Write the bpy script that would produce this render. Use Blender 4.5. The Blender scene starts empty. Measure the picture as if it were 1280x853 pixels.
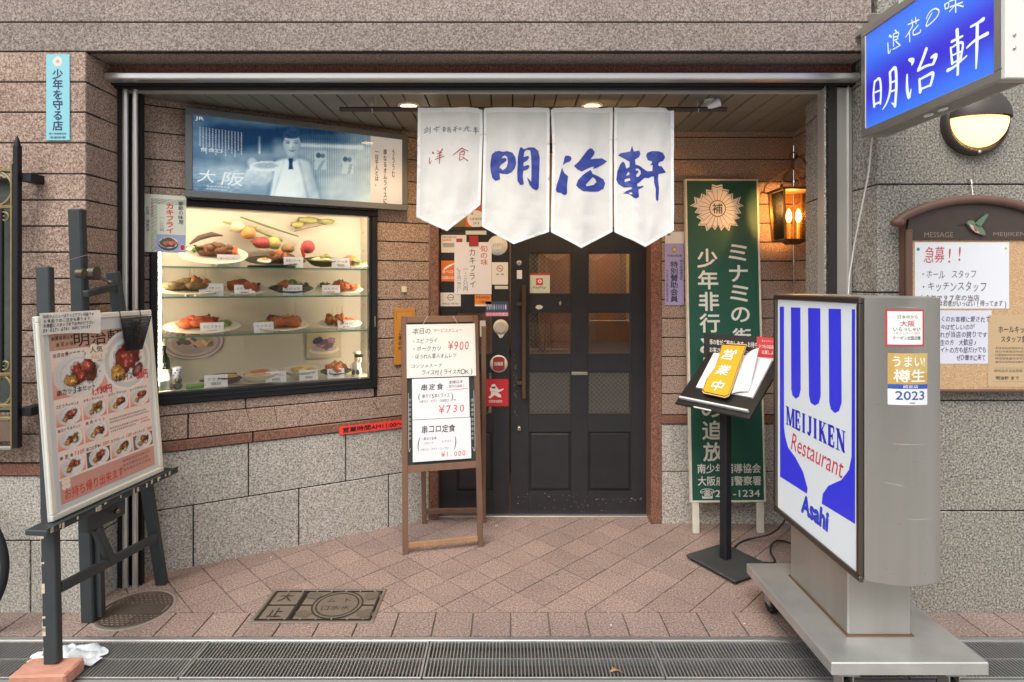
import bpy, bmesh, math, random
from mathutils import Vector, Matrix, noise
from mathutils.geometry import tessellate_polygon
R = math.radians
random.seed(7)
scene = bpy.context.scene
COL = scene.collection

# ---------------------------------------------------------------- camera, world, sun, exposure
CAM = Vector((0, 0, 1.6)); FPX = 720.0; CX, CY = 636.0, 357.0      # focal length and principal point in photo pixels
cam_d = bpy.data.cameras.new('camera'); cam = bpy.data.objects.new('camera', cam_d); COL.objects.link(cam)
cam.location = CAM; cam.rotation_euler = (R(90), 0, 0)
cam_d.sensor_width = 36; cam_d.lens = 36 * FPX / 1280
cam_d.shift_x = (640 - CX) / 1280; cam_d.shift_y = -(426.5 - CY) / 1280
cam_d.clip_start = .05; cam_d.clip_end = 500
scene.camera = cam
w = bpy.data.worlds.new('World'); scene.world = w; w.use_nodes = True
wn = w.node_tree.nodes; sky = wn.new('ShaderNodeTexSky'); sky.sky_type = 'NISHITA'; sky.sun_disc = False
SUN_EL, SUN_AZ = 52, 200          # azimuth clockwise from +Y: the light comes over the street from behind the camera
sky.sun_elevation = R(SUN_EL); sky.sun_rotation = R(SUN_AZ); sky.dust_density = 4; sky.ozone_density = 1.0; sky.air_density = 1.0
wn['Background'].inputs['Strength'].default_value = .15
hs = wn.new('ShaderNodeHueSaturation'); hs.inputs['Saturation'].default_value = .3      # thin high cloud: a paler sky
w.node_tree.links.new(sky.outputs[0], hs.inputs['Color']); w.node_tree.links.new(hs.outputs[0], wn['Background'].inputs[0])
sun_d = bpy.data.lights.new('sun', 'SUN'); sun = bpy.data.objects.new('sun', sun_d); COL.objects.link(sun)
sun_d.energy = .7; sun_d.angle = R(35); sun_d.color = (1, .96, .9)
_sd = Vector((math.sin(R(SUN_AZ)) * math.cos(R(SUN_EL)), math.cos(R(SUN_AZ)) * math.cos(R(SUN_EL)), math.sin(R(SUN_EL))))
sun.rotation_euler = _sd.to_track_quat('Z', 'Y').to_euler()
scene.view_settings.view_transform = 'Standard'; scene.view_settings.look = 'None'
scene.view_settings.exposure = .74; scene.view_settings.gamma = 1
scene.cycles.max_bounces = 8; scene.cycles.use_denoising = True

# ---------------------------------------------------------------- helpers
def lin(c):
    if isinstance(c, str): c = [int(c[i:i+2], 16) / 255 for i in (0, 2, 4)]
    return tuple((x / 12.92 if x <= .04045 else ((x + .055) / 1.055) ** 2.4) for x in c)

class Frame:
    """plane with origin o, right u, up v, outward normal n"""
    def __init__(s, o, u, v=(0, 0, 1)):
        s.o = Vector(o); s.u = Vector(u).normalized(); v = Vector(v)
        s.v = (v - s.u * v.dot(s.u)).normalized(); s.n = s.u.cross(s.v)
    def pt(s, a, b, h=0): return s.o + s.u * a + s.v * b + s.n * h
    def hit(s, px, py, h=0):
        d = Vector(((px - CX) / FPX, 1, -(py - CY) / FPX)); o = s.o + s.n * h
        t = (o - CAM).dot(s.n) / d.dot(s.n); p = CAM + d * t - o
        return (p.dot(s.u), p.dot(s.v))
def at(px, py, Y): return Vector(((px - CX) / FPX * Y, Y, 1.6 - (py - CY) / FPX * Y))
def ground(px, py, z=0):
    Y = (1.6 - z) * FPX / (py - CY); return Vector(((px - CX) / FPX * Y, Y, z))

class MB:
    def __init__(s): s.v = []; s.f = []; s.c = []; s.s = []
    def add(s, vs, fs, col=None, smooth=False):
        o = len(s.v); s.v += [Vector(p) for p in vs]
        for f in fs: s.f.append([i + o for i in f]); s.c.append(col); s.s.append(smooth)
        return s
    def hexa(s, P, col=None):      # 8 points: bottom 4 ccw, top 4 ccw
        c = sum((Vector(p) for p in P), Vector()) / 8; fs = []
        for f in ((0,1,2,3),(4,5,6,7),(0,1,5,4),(1,2,6,5),(2,3,7,6),(3,0,4,7)):
            a, b, d = (Vector(P[f[i]]) for i in (0, 1, 2)); n = (b - a).cross(d - a)
            fs.append(f if n.dot((a + d) / 2 - c) > 0 else f[::-1])
        return s.add(P, fs, col)
    def fbox(s, F, a0, a1, b0, b1, h0, h1, ch=0, col=None):
        if ch <= 0:
            return s.hexa([F.pt(a, b, h) for h in (h0, h1) for a, b in ((a0,b0),(a1,b0),(a1,b1),(a0,b1))], col)
        lo = (a0, b0, h0); hi = (a1, b1, h1); ch = min(ch, *(abs(hi[k]-lo[k]) * .45 for k in range(3)))
        ctr = [(lo[k] + hi[k]) / 2 for k in range(3)]
        idx = {}; P = []
        for sx in (0, 1):
            for sy in (0, 1):
                for sz in (0, 1):
                    sg = (sx, sy, sz)
                    for k in range(3):
                        q = [(hi[j] if sg[j] else lo[j]) + (0 if j == k else (-ch if sg[j] else ch)) for j in range(3)]
                        idx[(sg, k)] = len(P); P.append(q)
        fs = []
        for k in range(3):
            i, j = [q for q in range(3) if q != k]
            for e in (0, 1):
                f = []
                for (p, q) in ((0,0),(1,0),(1,1),(0,1)):
                    sg = [0,0,0]; sg[k] = e; sg[i] = p; sg[j] = q; f.append(idx[(tuple(sg), k)])
                fs.append(f)
            for p in (0, 1):
                for q in (0, 1):
                    s0 = [0,0,0]; s0[i] = p; s0[j] = q; s1 = list(s0); s1[k] = 1
                    s0 = tuple(s0); s1 = tuple(s1); fs.append([idx[(s0,i)], idx[(s1,i)], idx[(s1,j)], idx[(s0,j)]])
        for sg in [(x,y,z) for x in (0,1) for y in (0,1) for z in (0,1)]: fs.append([idx[(sg,k)] for k in range(3)])
        C = Vector(ctr); out = []
        for f in fs:
            a, b, d = (Vector(P[f[t]]) for t in (0, 1, 2)); n = (b - a).cross(d - a)
            out.append(f if n.dot((a + d) / 2 - C) > 0 else f[::-1])
        return s.add([F.pt(*q) for q in P], out, col)
    def box(s, x0, x1, y0, y1, z0, z1, ch=0, col=None):
        return s.fbox(WF, x0, x1, y0, y1, z0, z1, ch, col)
    def prism(s, F, pts, h0, h1, col=None):
        A = sum(pts[i][0]*pts[(i+1)%len(pts)][1] - pts[(i+1)%len(pts)][0]*pts[i][1] for i in range(len(pts)))
        if A < 0: pts = pts[::-1]
        n = len(pts); vs = [F.pt(a, b, h0) for a, b in pts] + [F.pt(a, b, h1) for a, b in pts]
        fs = [[i, (i+1) % n, n + (i+1) % n, n + i] for i in range(n)] + [list(range(n, 2*n)), list(range(n-1, -1, -1))]
        return s.add(vs, fs, col)
    def tube(s, pts, r, n=8, col=None, cap=True, squash=1.0):
        pts = [Vector(p) for p in pts]; rs = r if isinstance(r, (list, tuple)) else [r] * len(pts)
        t0 = (pts[1] - pts[0]).normalized(); up = Vector((0,0,1)) if abs(t0.z) < .9 else Vector((1,0,0))
        x = t0.cross(up).normalized(); rings = []
        for i, p in enumerate(pts):
            t = (pts[min(i+1, len(pts)-1)] - pts[max(i-1, 0)]).normalized()
            x = (x - t * x.dot(t)).normalized(); y = t.cross(x)
            rings.append([p + (x * math.cos(2*math.pi*k/n) + y * math.sin(2*math.pi*k/n) * squash) * rs[i] for k in range(n)])
        vs = [q for rg in rings for q in rg]; fs = []
        for i in range(len(pts) - 1):
            for k in range(n): a = i*n+k; b = i*n+(k+1) % n; fs.append([a, b, b+n, a+n])
        s.add(vs, fs, col, True)
        if cap: s.add(rings[0], [list(range(n-1,-1,-1))], col); s.add(rings[-1], [list(range(n))], col)
        return s
    def bar(s, p, q, w, t, side=(0,0,1), ch=.002, col=None):    # rectangular bar from p to q: w along 'side', t the other way
        p = Vector(p); q = Vector(q); F = Frame(p, q - p, side); L = (q - p).length
        return s.fbox(F, 0, L, -w/2, w/2, -t/2, t/2, ch, col)
    def lathe(s, F, c, prof, n=24, sx=1, sy=1, col=None, close=False, smooth=True):   # profile (r, h) about F.n at local (a, b, h0)
        vs = []; fs = []
        for r, h in prof:
            for k in range(n):
                t = 2*math.pi*k/n; vs.append(F.pt(c[0] + r*math.cos(t)*sx, c[1] + r*math.sin(t)*sy, c[2] + h))
        for i in range(len(prof) - 1):
            for k in range(n): a = i*n+k; b = i*n+(k+1) % n; fs.append([a, b, b+n, a+n])
        if close: fs += [list(range(n-1,-1,-1)), [len(vs)-n+k for k in range(n)]]
        return s.add(vs, fs, col, smooth)
    def blob(s, F, c, r, seed=0, amp=.15, fr=2.0, col=None, lev=2, smooth=True):
        bm = bmesh.new(); bmesh.ops.create_icosphere(bm, subdivisions=lev, radius=1)
        vs = []
        for v in bm.verts:
            d = 1 + amp * noise.noise(v.co * fr + Vector((seed*3.7, seed*1.3, 0))) * 2
            vs.append(F.pt(c[0] + v.co.x*r[0]*d, c[1] + v.co.y*r[1]*d, c[2] + v.co.z*r[2]*d))
        s.add(vs, [[v.index for v in f.verts] for f in bm.faces], col, smooth); bm.free(); return s
    def build(s, name, mat, parent=None, loc=None):
        base = parent.matrix_basis.translation if parent is not None else Vector(loc or (0,0,0))
        if parent is not None and parent.parent is not None: base = Vector(parent.get('_b', (0,0,0)))
        if parent is not None: base = Vector(parent['_b']) if '_b' in parent else base
        me = bpy.data.meshes.new(name); me.from_pydata([v - base for v in s.v], [], s.f)
        me.polygons.foreach_set('use_smooth', s.s)
        if any(c is not None for c in s.c):
            ca = me.color_attributes.new('Col', 'FLOAT_COLOR', 'CORNER')
            buf = []
            for f, c in zip(s.f, s.c):
                c = c or (.5,.5,.5); buf += [c[0], c[1], c[2], 1] * len(f)
            ca.data.foreach_set('color', buf)
        me.materials.append(mat); me.update()
        o = bpy.data.objects.new(name, me); COL.objects.link(o); o['_b'] = tuple(base)
        if parent is not None: o.parent = parent
        else: o.location = base
        return o
WF = Frame((0,0,0), (1,0,0), (0,1,0))

def thing(name, label, cat, loc, group=None, kind=None):
    o = bpy.data.objects.new(name, None); COL.objects.link(o); o.location = loc; o['_b'] = tuple(loc)
    o.empty_display_size = .05
    if label: o['label'] = label
    if cat: o['category'] = cat
    if group: o['group'] = group
    if kind: o['kind'] = kind
    return o
def tag(o, label, cat, group=None, kind=None):
    if label: o['label'] = label
    if cat: o['category'] = cat
    if group: o['group'] = group
    if kind: o['kind'] = kind
    return o
def solid(name, mb, mat, label, cat, loc, group=None):    # a thing that is one mesh
    return tag(mb.build(name, mat, None, loc), label, cat, group)

# ---- materials
def M(name, col, rough=.5, metal=0, var=0, vs=8, bump=0, bs=60, spec=.5, emit=0, emcol=None, speck=None, coat=0, streak=0):
    m = bpy.data.materials.new(name); m.use_nodes = True; t = m.node_tree; N = t.nodes; L = t.links
    b = N['Principled BSDF']; c = lin(col) if isinstance(col, str) else col
    b.inputs['Roughness'].default_value = rough; b.inputs['Metallic'].default_value = metal
    b.inputs['Specular IOR Level'].default_value = spec; b.inputs['Base Color'].default_value = (*c, 1)
    if coat: b.inputs['Coat Weight'].default_value = coat
    g = N.new('ShaderNodeNewGeometry'); src = None
    if var or speck or streak:
        out = None; oi = N.new('ShaderNodeObjectInfo')
        if speck:
            n1 = N.new('ShaderNodeTexNoise'); n1.inputs['Scale'].default_value = speck[0]; n1.inputs['Detail'].default_value = 3; n1.inputs['Roughness'].default_value = .8
            L.new(g.outputs['Position'], n1.inputs['Vector'])
            r = N.new('ShaderNodeValToRGB'); els = r.color_ramp.elements
            cols = speck[1]; els[0].position = cols[0][0]; els[0].color = (*lin(cols[0][1]), 1); els[1].position = cols[-1][0]; els[1].color = (*lin(cols[-1][1]), 1)
            for p, cc in cols[1:-1]: e = els.new(p); e.color = (*lin(cc), 1)
            L.new(n1.outputs['Fac'], r.inputs[0]); out = r.outputs[0]; src = n1
        nz = N.new('ShaderNodeTexNoise'); nz.inputs['Scale'].default_value = vs; nz.inputs['Detail'].default_value = 5
        mp = N.new('ShaderNodeMapping')
        if streak: mp.inputs['Scale'].default_value = (1, 1, streak)
        L.new(g.outputs['Position'], mp.inputs[0]); L.new(mp.outputs[0], nz.inputs['Vector'])
        ma = N.new('ShaderNodeMath'); ma.operation = 'MULTIPLY_ADD'; ma.inputs[1].default_value = 2*var; ma.inputs[2].default_value = 1 - var
        L.new(nz.outputs['Fac'], ma.inputs[0])
        mb_ = N.new('ShaderNodeMath'); mb_.operation = 'MULTIPLY_ADD'; mb_.inputs[1].default_value = var*.8; mb_.inputs[2].default_value = -var*.4
        L.new(oi.outputs['Random'], mb_.inputs[0])
        mc = N.new('ShaderNodeMath'); mc.operation = 'ADD'; L.new(ma.outputs[0], mc.inputs[0]); L.new(mb_.outputs[0], mc.inputs[1])
        mx = N.new('ShaderNodeVectorMath'); mx.operation = 'SCALE'
        if out is not None: L.new(out, mx.inputs[0])
        else: mx.inputs[0].default_value = c
        L.new(mc.outputs[0], mx.inputs['Scale']); L.new(mx.outputs[0], b.inputs['Base Color'])
    if bump:
        n2 = N.new('ShaderNodeTexNoise'); n2.inputs['Scale'].default_value = bs; n2.inputs['Detail'].default_value = 4
        L.new(g.outputs['Position'], n2.inputs['Vector'])
        bp = N.new('ShaderNodeBump'); bp.inputs['Strength'].default_value = bump; bp.inputs['Distance'].default_value = .004
        L.new(n2.outputs['Fac'], bp.inputs['Height']); L.new(bp.outputs[0], b.inputs['Normal'])
    if emit:
        b.inputs['Emission Color'].default_value = (*(lin(emcol) if emcol else c), 1); b.inputs['Emission Strength'].default_value = emit
    return m
def MCol(name, rough=.55, emit=0, var=0, bump=0, spec=.5):   # colour from the mesh attribute: printed surfaces
    m = M(name, (.8,.8,.8), rough, bump=bump, bs=200, spec=spec); t = m.node_tree; N = t.nodes; b = N['Principled BSDF']
    a = N.new('ShaderNodeAttribute'); a.attribute_name = 'Col'; t.links.new(a.outputs['Color'], b.inputs['Base Color'])
    if emit: t.links.new(a.outputs['Color'], b.inputs['Emission Color']); b.inputs['Emission Strength'].default_value = emit
    return m
def glass(name, tint=(1,1,1), rough=0, fac=1.0, ior=1.5):
    m = bpy.data.materials.new(name); m.use_nodes = True; t = m.node_tree; N = t.nodes; N.clear(); L = t.links
    o = N.new('ShaderNodeOutputMaterial'); tr = N.new('ShaderNodeBsdfTransparent'); tr.inputs[0].default_value = (*tint, 1)
    gl = N.new('ShaderNodeBsdfGlossy'); gl.inputs['Roughness'].default_value = rough
    fr = N.new('ShaderNodeFresnel'); fr.inputs['IOR'].default_value = ior
    mu = N.new('ShaderNodeMath'); mu.operation = 'MULTIPLY'; mu.inputs[1].default_value = fac; mx = N.new('ShaderNodeMixShader')
    L.new(fr.outputs[0], mu.inputs[0]); L.new(mu.outputs[0], mx.inputs[0]); L.new(tr.outputs[0], mx.inputs[1]); L.new(gl.outputs[0], mx.inputs[2]); L.new(mx.outputs[0], o.inputs[0])
    return m
brown = M('brown_granite', '9c7f70', .8, var=.12, vs=3, bump=.35, bs=140, spec=.3,
          speck=(130, [(.33,'483a33'),(.42,'806a5c'),(.52,'a18a7b'),(.63,'c3b0a2')]))
brown_polish = M('red_granite_trim', '8a5a48', .35, var=.12, vs=6, speck=(120, [(.33,'3f2a24'),(.45,'6f4c3e'),(.56,'8a6252'),(.66,'a17c6c')]))
header_m = M('weathered_granite', '86766f', .75, var=.22, vs=2.5, bump=.25, bs=140, spec=.3,
          speck=(130, [(.33,'483f39'),(.43,'766860'),(.53,'93867d'),(.64,'b2a59b')]))
grey = M('grey_granite', 'a09a90', .75, var=.08, vs=3, bump=.25, bs=120, spec=.3,
          speck=(105, [(.34,'5c5952'),(.43,'918d84'),(.52,'b1ada4'),(.62,'d3cfc6')]))
grey_dark = M('dark_grey_granite', '7c7c78', .7, var=.1, vs=3, bump=.25, bs=120, spec=.3,
          speck=(105, [(.34,'3a3935'),(.43,'6f6c64'),(.52,'918d84'),(.62,'bab6ac')]))
mortar = M('dark_joint', '2a2523', .95)
tile_m = M('paving_tile', 'a88c7e', .8, var=.22, vs=4, bump=.5, bs=70, spec=.3,
          speck=(110, [(.33,'584842'),(.45,'80706a'),(.54,'968279'),(.66,'b3a096')]))
grout = M('grout', '7b716a', .95, var=.15)
steel = M('stainless_steel', 'd8d6d2', .33, .75, var=.1, vs=5, bump=.04, bs=30)
steel_dull = M('dull_steel', 'b4b1ab', .42, .75, var=.12, vs=4, streak=.2)
grate_m = M('galvanised_grate', 'a3a3a0', .5, .6, var=.2, vs=12)
dark = M('dark_void', '1b1a1a', .9)
asph = M('asphalt', '9b9893', .95, var=.12, vs=4, bump=.8, bs=90, speck=(140, [(.32,'706e6a'),(.5,'a09d98'),(.66,'c3c0ba')]))
wood_white = M('weathered_white_wood', 'cfc9bb', .8, var=.2, vs=18)
black_metal = M('black_metal', '23252a', .45, .3, var=.15, vs=20)
black_paint = M('black_door_paint', '28282b', .36, var=.35, vs=9, bump=.06, bs=40)
black_wood = M('dark_green_black_painted_wood', '33393b', .5, var=.12, vs=20, bump=.1, bs=60)
chip = M('bare_chipped_wood', 'c9bda6', .8)
white = M('white_enamel', 'dfdfdc', .4, var=.05)
print_m = MCol('printed_surface'); print_lit = MCol('backlit_print', emit=.3)
# ---------------------------------------------------------------- printed flat work: polygons and type, on a plane
_gl = {}
def glyphs(s, bold=0.0, res=3):
    k = (s, round(bold, 4))
    if k not in _gl:
        cu = bpy.data.curves.new('t', 'FONT'); cu.body = s; cu.resolution_u = res; cu.offset = bold
        cu.size = 1; cu.space_line = 1.0; cu.fill_mode = 'FRONT'
        ob = bpy.data.objects.new('t', cu); me = bpy.data.meshes.new_from_object(ob)
        vs = [(v.co.x, v.co.y) for v in me.vertices]; fs = [tuple(p.vertices) for p in me.polygons]
        bpy.data.objects.remove(ob); bpy.data.curves.remove(cu); bpy.data.meshes.remove(me)
        if vs:
            x0 = min(p[0] for p in vs); x1 = max(p[0] for p in vs); y0 = min(p[1] for p in vs); y1 = max(p[1] for p in vs)
        else: x0 = y0 = 0; x1 = y1 = 1
        _gl[k] = (vs, fs, (x0, x1, y0, y1))
    return _gl[k]
class Print(MB):
    """flat print on Frame F at height h0, colours in the mesh; local coordinates in metres, or photo pixels through px()"""
    def __init__(s, F, h0=.0006, warp=None): super().__init__(); s.F = F; s.h = h0; s.warp = warp
    def P(s, px, py): return s.F.hit(px, py, 0)
    def put(s, pts2, fs, col, dh):
        vs = [s.F.pt(a, b, s.h + dh) for a, b in pts2]; out = []
        for f in fs:
            A = sum(pts2[f[i]][0]*pts2[f[(i+1) % len(f)]][1] - pts2[f[(i+1) % len(f)]][0]*pts2[f[i]][1] for i in range(len(f)))
            if abs(A) < 1e-12: continue
            out.append(list(f) if A > 0 else list(f)[::-1])
        s.add(vs, out, lin(col) if isinstance(col, str) else col)
    def poly(s, pts, col, dh=0, holes=(), px=True, sc=None):
        tr = (lambda p: s.P(sc[0] + p[0]/sc[2], sc[1] + p[1]/sc[2])) if sc else (lambda p: s.P(*p)) if px else (lambda p: p)
        loops = [[Vector((*tr(p), 0)) for p in lp] for lp in [pts, *holes]]
        fl = [(v.x, v.y) for lp in loops for v in lp]
        s.put(fl, tessellate_polygon(loops), col, dh)
    def rect(s, a0, b0, a1, b1, col, dh=0): s.put([(a0,b0),(a1,b0),(a1,b1),(a0,b1)], [(0,1,2,3)], col, dh)
    def prect(s, x0, y0, x1, y1, col, dh=0):      # axis rectangle through two opposite photo pixels
        a, b = s.P(x0, y0); c, d = s.P(x1, y1); s.rect(min(a,c), min(b,d), max(a,c), max(b,d), col, dh)
    def disc(s, a, b, ru, rv, col, dh=0, n=24, rot=0, wob=0, seed=0):
        pts = []
        for k in range(n):
            t = 2*math.pi*k/n; q = 1 + wob * noise.noise(Vector((math.cos(t)*1.7 + seed*5, math.sin(t)*1.7, seed))) * 2
            x = ru*q*math.cos(t); y = rv*q*math.sin(t); pts.append((a + x*math.cos(rot) - y*math.sin(rot), b + x*math.sin(rot) + y*math.cos(rot)))
        s.put(pts, [list(range(n))], col, dh)
    def stroke(s, pts, wds, col, dh=0, px=True, sc=None):     # brush stroke, pixel widths turned to metres by the local scale
        Q = [Vector(s.P(sc[0]+p[0]/sc[2], sc[1]+p[1]/sc[2])) if sc else Vector(s.P(*p)) if px else Vector(p) for p in pts]
        if sc or px:
            p0 = pts[0]; f = sc or (0,0,1); a = Vector(s.P(f[0]+p0[0]/f[2], f[1]+p0[1]/f[2])); b = Vector(s.P(f[0]+p0[0]/f[2], f[1]+(p0[1]+10)/f[2])); k = (a-b).length/10
        else: k = 1
        W = [x*k for x in (wds if isinstance(wds, (list, tuple)) else [wds]*len(Q))]
        # smooth the centre line
        C = []; CW = []; m = 5
        for i in range(len(Q)-1):
            p0, p1, p2, p3 = Q[max(i-1,0)], Q[i], Q[i+1], Q[min(i+2,len(Q)-1)]
            for j in range(m):
                t = j/m; C.append(.5*((2*p1) + (p2-p0)*t + (2*p0-5*p1+4*p2-p3)*t*t + (3*p1-p0-3*p2+p3)*t**3)); CW.append(W[i]*(1-t) + W[i+1]*t)
        C.append(Q[-1]); CW.append(W[-1]); vs = []; fs = []
        for i, c in enumerate(C):
            t = (C[min(i+1,len(C)-1)] - C[max(i-1,0)]); t = t.normalized() if t.length > 1e-9 else Vector((1,0)); nn = Vector((-t.y, t.x)) * CW[i]/2
            vs += [tuple(c+nn), tuple(c-nn)]
        for i in range(len(C)-1): fs += [(2*i, 2*i+1, 2*i+3, 2*i+2)]
        s.put(vs, fs, col, dh)
        for c, ww in ((C[0], CW[0]), (C[-1], CW[-1])): s.disc(c.x, c.y, ww/2, ww/2, col, dh + .00003, n=10)
    def text(s, t, a0, b0, a1, b1, col, bold=0, dh=.0003, shear=0, keep=False):     # type fitted to a local rectangle
        vs, fs, (x0, x1, y0, y1) = glyphs(t, 0)
        if not vs: return
        if bold > 0:      # a heavier weight: the same outline set again a hair to each side
            q = bold*.5*(b1-b0)
            for i, (ox, oy) in enumerate(((1,0),(-1,0),(0,1),(0,-1),(.7,.7),(-.7,.7),(.7,-.7),(-.7,-.7))):
                s.text(t, a0+q+ox*q, b0+q+oy*q, a1-q+ox*q, b1-q+oy*q, col, 0, dh + .00002*(i+1), shear, keep)
        sx = (a1-a0)/max(x1-x0,1e-6); sy = (b1-b0)/max(y1-y0,1e-6)
        if keep:
            q = min(sx, sy); a0 = (a0+a1)/2 - q*(x1-x0)/2; b0 = (b0+b1)/2 - q*(y1-y0)/2; sx = sy = q
        s.put([(a0 + (x-x0)*sx + shear*(y-y0)*sy, b0 + (y-y0)*sy) for x, y in vs], fs, col, dh)
    def ptext(s, t, x0, y0, x1, y1, col, bold=0, dh=.0003, shear=0, keep=False):
        a, b = s.P(x0, y1); c, d = s.P(x1, y0)
        # height from the left edge, so a receding line keeps its height
        a, b = s.P(x0, y1); _, d = s.P(x0, y0); s.text(t, a, min(b,d), c, max(b,d), col, bold, dh, shear, keep)
    def hand(s, t, a0, b0, a1, b1, col, bold=.03, dh=.0003, seed=1, jit=.12, shear=.08):   # handwriting: each character set with its own tilt and size
        rnd = random.Random(seed); n = len(t); wch = (a1-a0)/n; h = b1-b0
        for i, ch in enumerate(t):
            if ch == ' ': continue
            vs, fs, (x0,x1,y0,y1) = glyphs(ch, 0, 2)
            if not vs: continue
            full = ord(ch) > 0x2000; hh = h*(.92 + jit*rnd.uniform(-1,1)); q = hh/.95 if full else hh/.75
            sx = min(q, wch/ (1.0 if full else .62)) * (1 + jit*rnd.uniform(-.5,.5)); ang = jit*.7*rnd.uniform(-1,1)
            cx = (x0+x1)/2; cy = .38; ca = a0 + wch*(i+.5); cb = (b0+b1)/2 + h*jit*.5*rnd.uniform(-1,1)
            pts = []
            for x, y in vs:
                dx = (x-cx)*sx; dy = (y-cy)*q; dx += shear*dy
                pts.append((ca + dx*math.cos(ang) - dy*math.sin(ang), cb + dx*math.sin(ang) + dy*math.cos(ang)))
            s.put(pts, fs, col, dh)
            if bold > 0:
                q = bold*.5*h
                for i_, (ox, oy) in enumerate(((1,.3),(-.5,1),(-.5,-1))): s.put([(x+ox*q, y+oy*q) for x, y in pts], fs, col, dh + .00002*(i_+1))
    def phand(s, t, x0, y0, x1, y1, col, **k):
        a, b = s.P(x0, y1); _, d = s.P(x0, y0); c, _ = s.P(x1, y1); s.hand(t, a, min(b,d), c, max(b,d), col, **k)
    def vtext(s, t, a0, b0, a1, b1, col, bold=0, dh=.0003, hand=0, seed=1, shear=0):     # a vertical column, one character under the other
        rnd = random.Random(seed); n = len(t); hc = (b1-b0)/n
        for i, ch in enumerate(t):
            if ch == ' ': continue
            vs, fs, (x0,x1,y0,y1) = glyphs(ch if ch != 'ー' else '丨', 0)
            if not vs: continue
            w_ = (a1-a0); q = min(hc*.92, w_*4)/.9; qx = w_/.95; cx = .5; cy = .38
            jx = hand*w_*rnd.uniform(-.5,.5); ang = hand*rnd.uniform(-1,1); k = 1 + hand*rnd.uniform(-.6,.6)
            pts = []
            for x, y in vs:
                dx = (x-cx)*qx*k; dy = (y-cy)*q*k; dx += shear*dy
                pts.append(((a0+a1)/2 + jx + dx*math.cos(ang) - dy*math.sin(ang), b1 - hc*(i+.5) + dx*math.sin(ang) + dy*math.cos(ang)))
            s.put(pts, fs, col, dh)
            if bold > 0:
                q = bold*.5*(a1-a0)
                for i_, (ox, oy) in enumerate(((1,0),(-1,0),(0,1),(0,-1),(.7,.7),(-.7,-.7))): s.put([(x+ox*q, y+oy*q) for x, y in pts], fs, col, dh + .00002*(i_+1))
    def pvtext(s, t, x0, y0, x1, y1, col, **k):
        a, d = s.P(x0, y0); c, _ = s.P(x1, y0); _, b = s.P(x0, y1); s.vtext(t, a, min(b,d), c, max(b,d), col, **k)
    def lines(s, a0, b0, a1, b1, n, col, seed=0, wt=.5, dh=.0003, gap=.25):      # rows of type too small to read
        rnd = random.Random(seed); rh = (b1-b0)/n; ks = '日本店年味定食営業時間品'
        for i in range(n):
            m = max(3, int((a1-a0)/(rh*.95))); t = ''.join(rnd.choice(ks) for _ in range(m))
            L_ = (a1-a0)*rnd.uniform(.8, 1); s.text(t, a0, b1-rh*(i+1)+rh*gap, a0+L_, b1-rh*i-rh*.1, col, 0, dh)
    def build(s, name, mat, parent=None, loc=None):
        if s.warp: s.v = [s.warp(v) for v in s.v]
        return super().build(name, mat, parent, loc)
    def refine(s, L):       # cut long triangles so that a print can follow a curved surface
        bm = bmesh.new(); lay = bm.faces.layers.int.new('c'); cols = []
        vv = [bm.verts.new(v) for v in s.v]
        for f, c in zip(s.f, s.c):
            try: g = bm.faces.new([vv[i] for i in f])
            except ValueError: continue
            if c not in cols: cols.append(c)
            g[lay] = cols.index(c)
        bmesh.ops.triangulate(bm, faces=bm.faces[:])
        for _ in range(4):
            es = [e for e in bm.edges if e.calc_length() > L]
            if not es: break
            bmesh.ops.subdivide_edges(bm, edges=es, cuts=1); bmesh.ops.triangulate(bm, faces=[f for f in bm.faces if len(f.verts) > 3])
        bm.verts.index_update(); s.v = [v.co.copy() for v in bm.verts]; s.f = [[v.index for v in f.verts] for f in bm.faces]; s.c = [cols[f[lay]] for f in bm.faces]; s.s = [False]*len(s.f); bm.free()

def soft(d, e): return max(0.0, min(1.0, .5 - d/(2*e)))     # 1 inside, 0 outside, soft edge
def mixc(a, b, k): return tuple(x + (y-x)*k for x, y in zip(a, b))
def raster(pr, a0, b0, a1, b1, nx, ny, fn, dh=0):            # a printed photograph: a fine grid of flat colour patches
    vs = [pr.F.pt(a0+(a1-a0)*i/nx, b0+(b1-b0)*j/ny, pr.h+dh) for j in range(ny+1) for i in range(nx+1)]; o = len(pr.v); pr.v += vs
    for j in range(ny):
        for i in range(nx):
            c = fn((i+.5)/nx, (j+.5)/ny); p = o + j*(nx+1) + i
            if c is None: continue
            pr.f.append([p, p+1, p+nx+2, p+nx+1]); pr.c.append(lin([min(max(k, 0), 1) for k in c])); pr.s.append(False)
def nz3(x, y, s): return noise.noise(Vector((x, y, s)))
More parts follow.
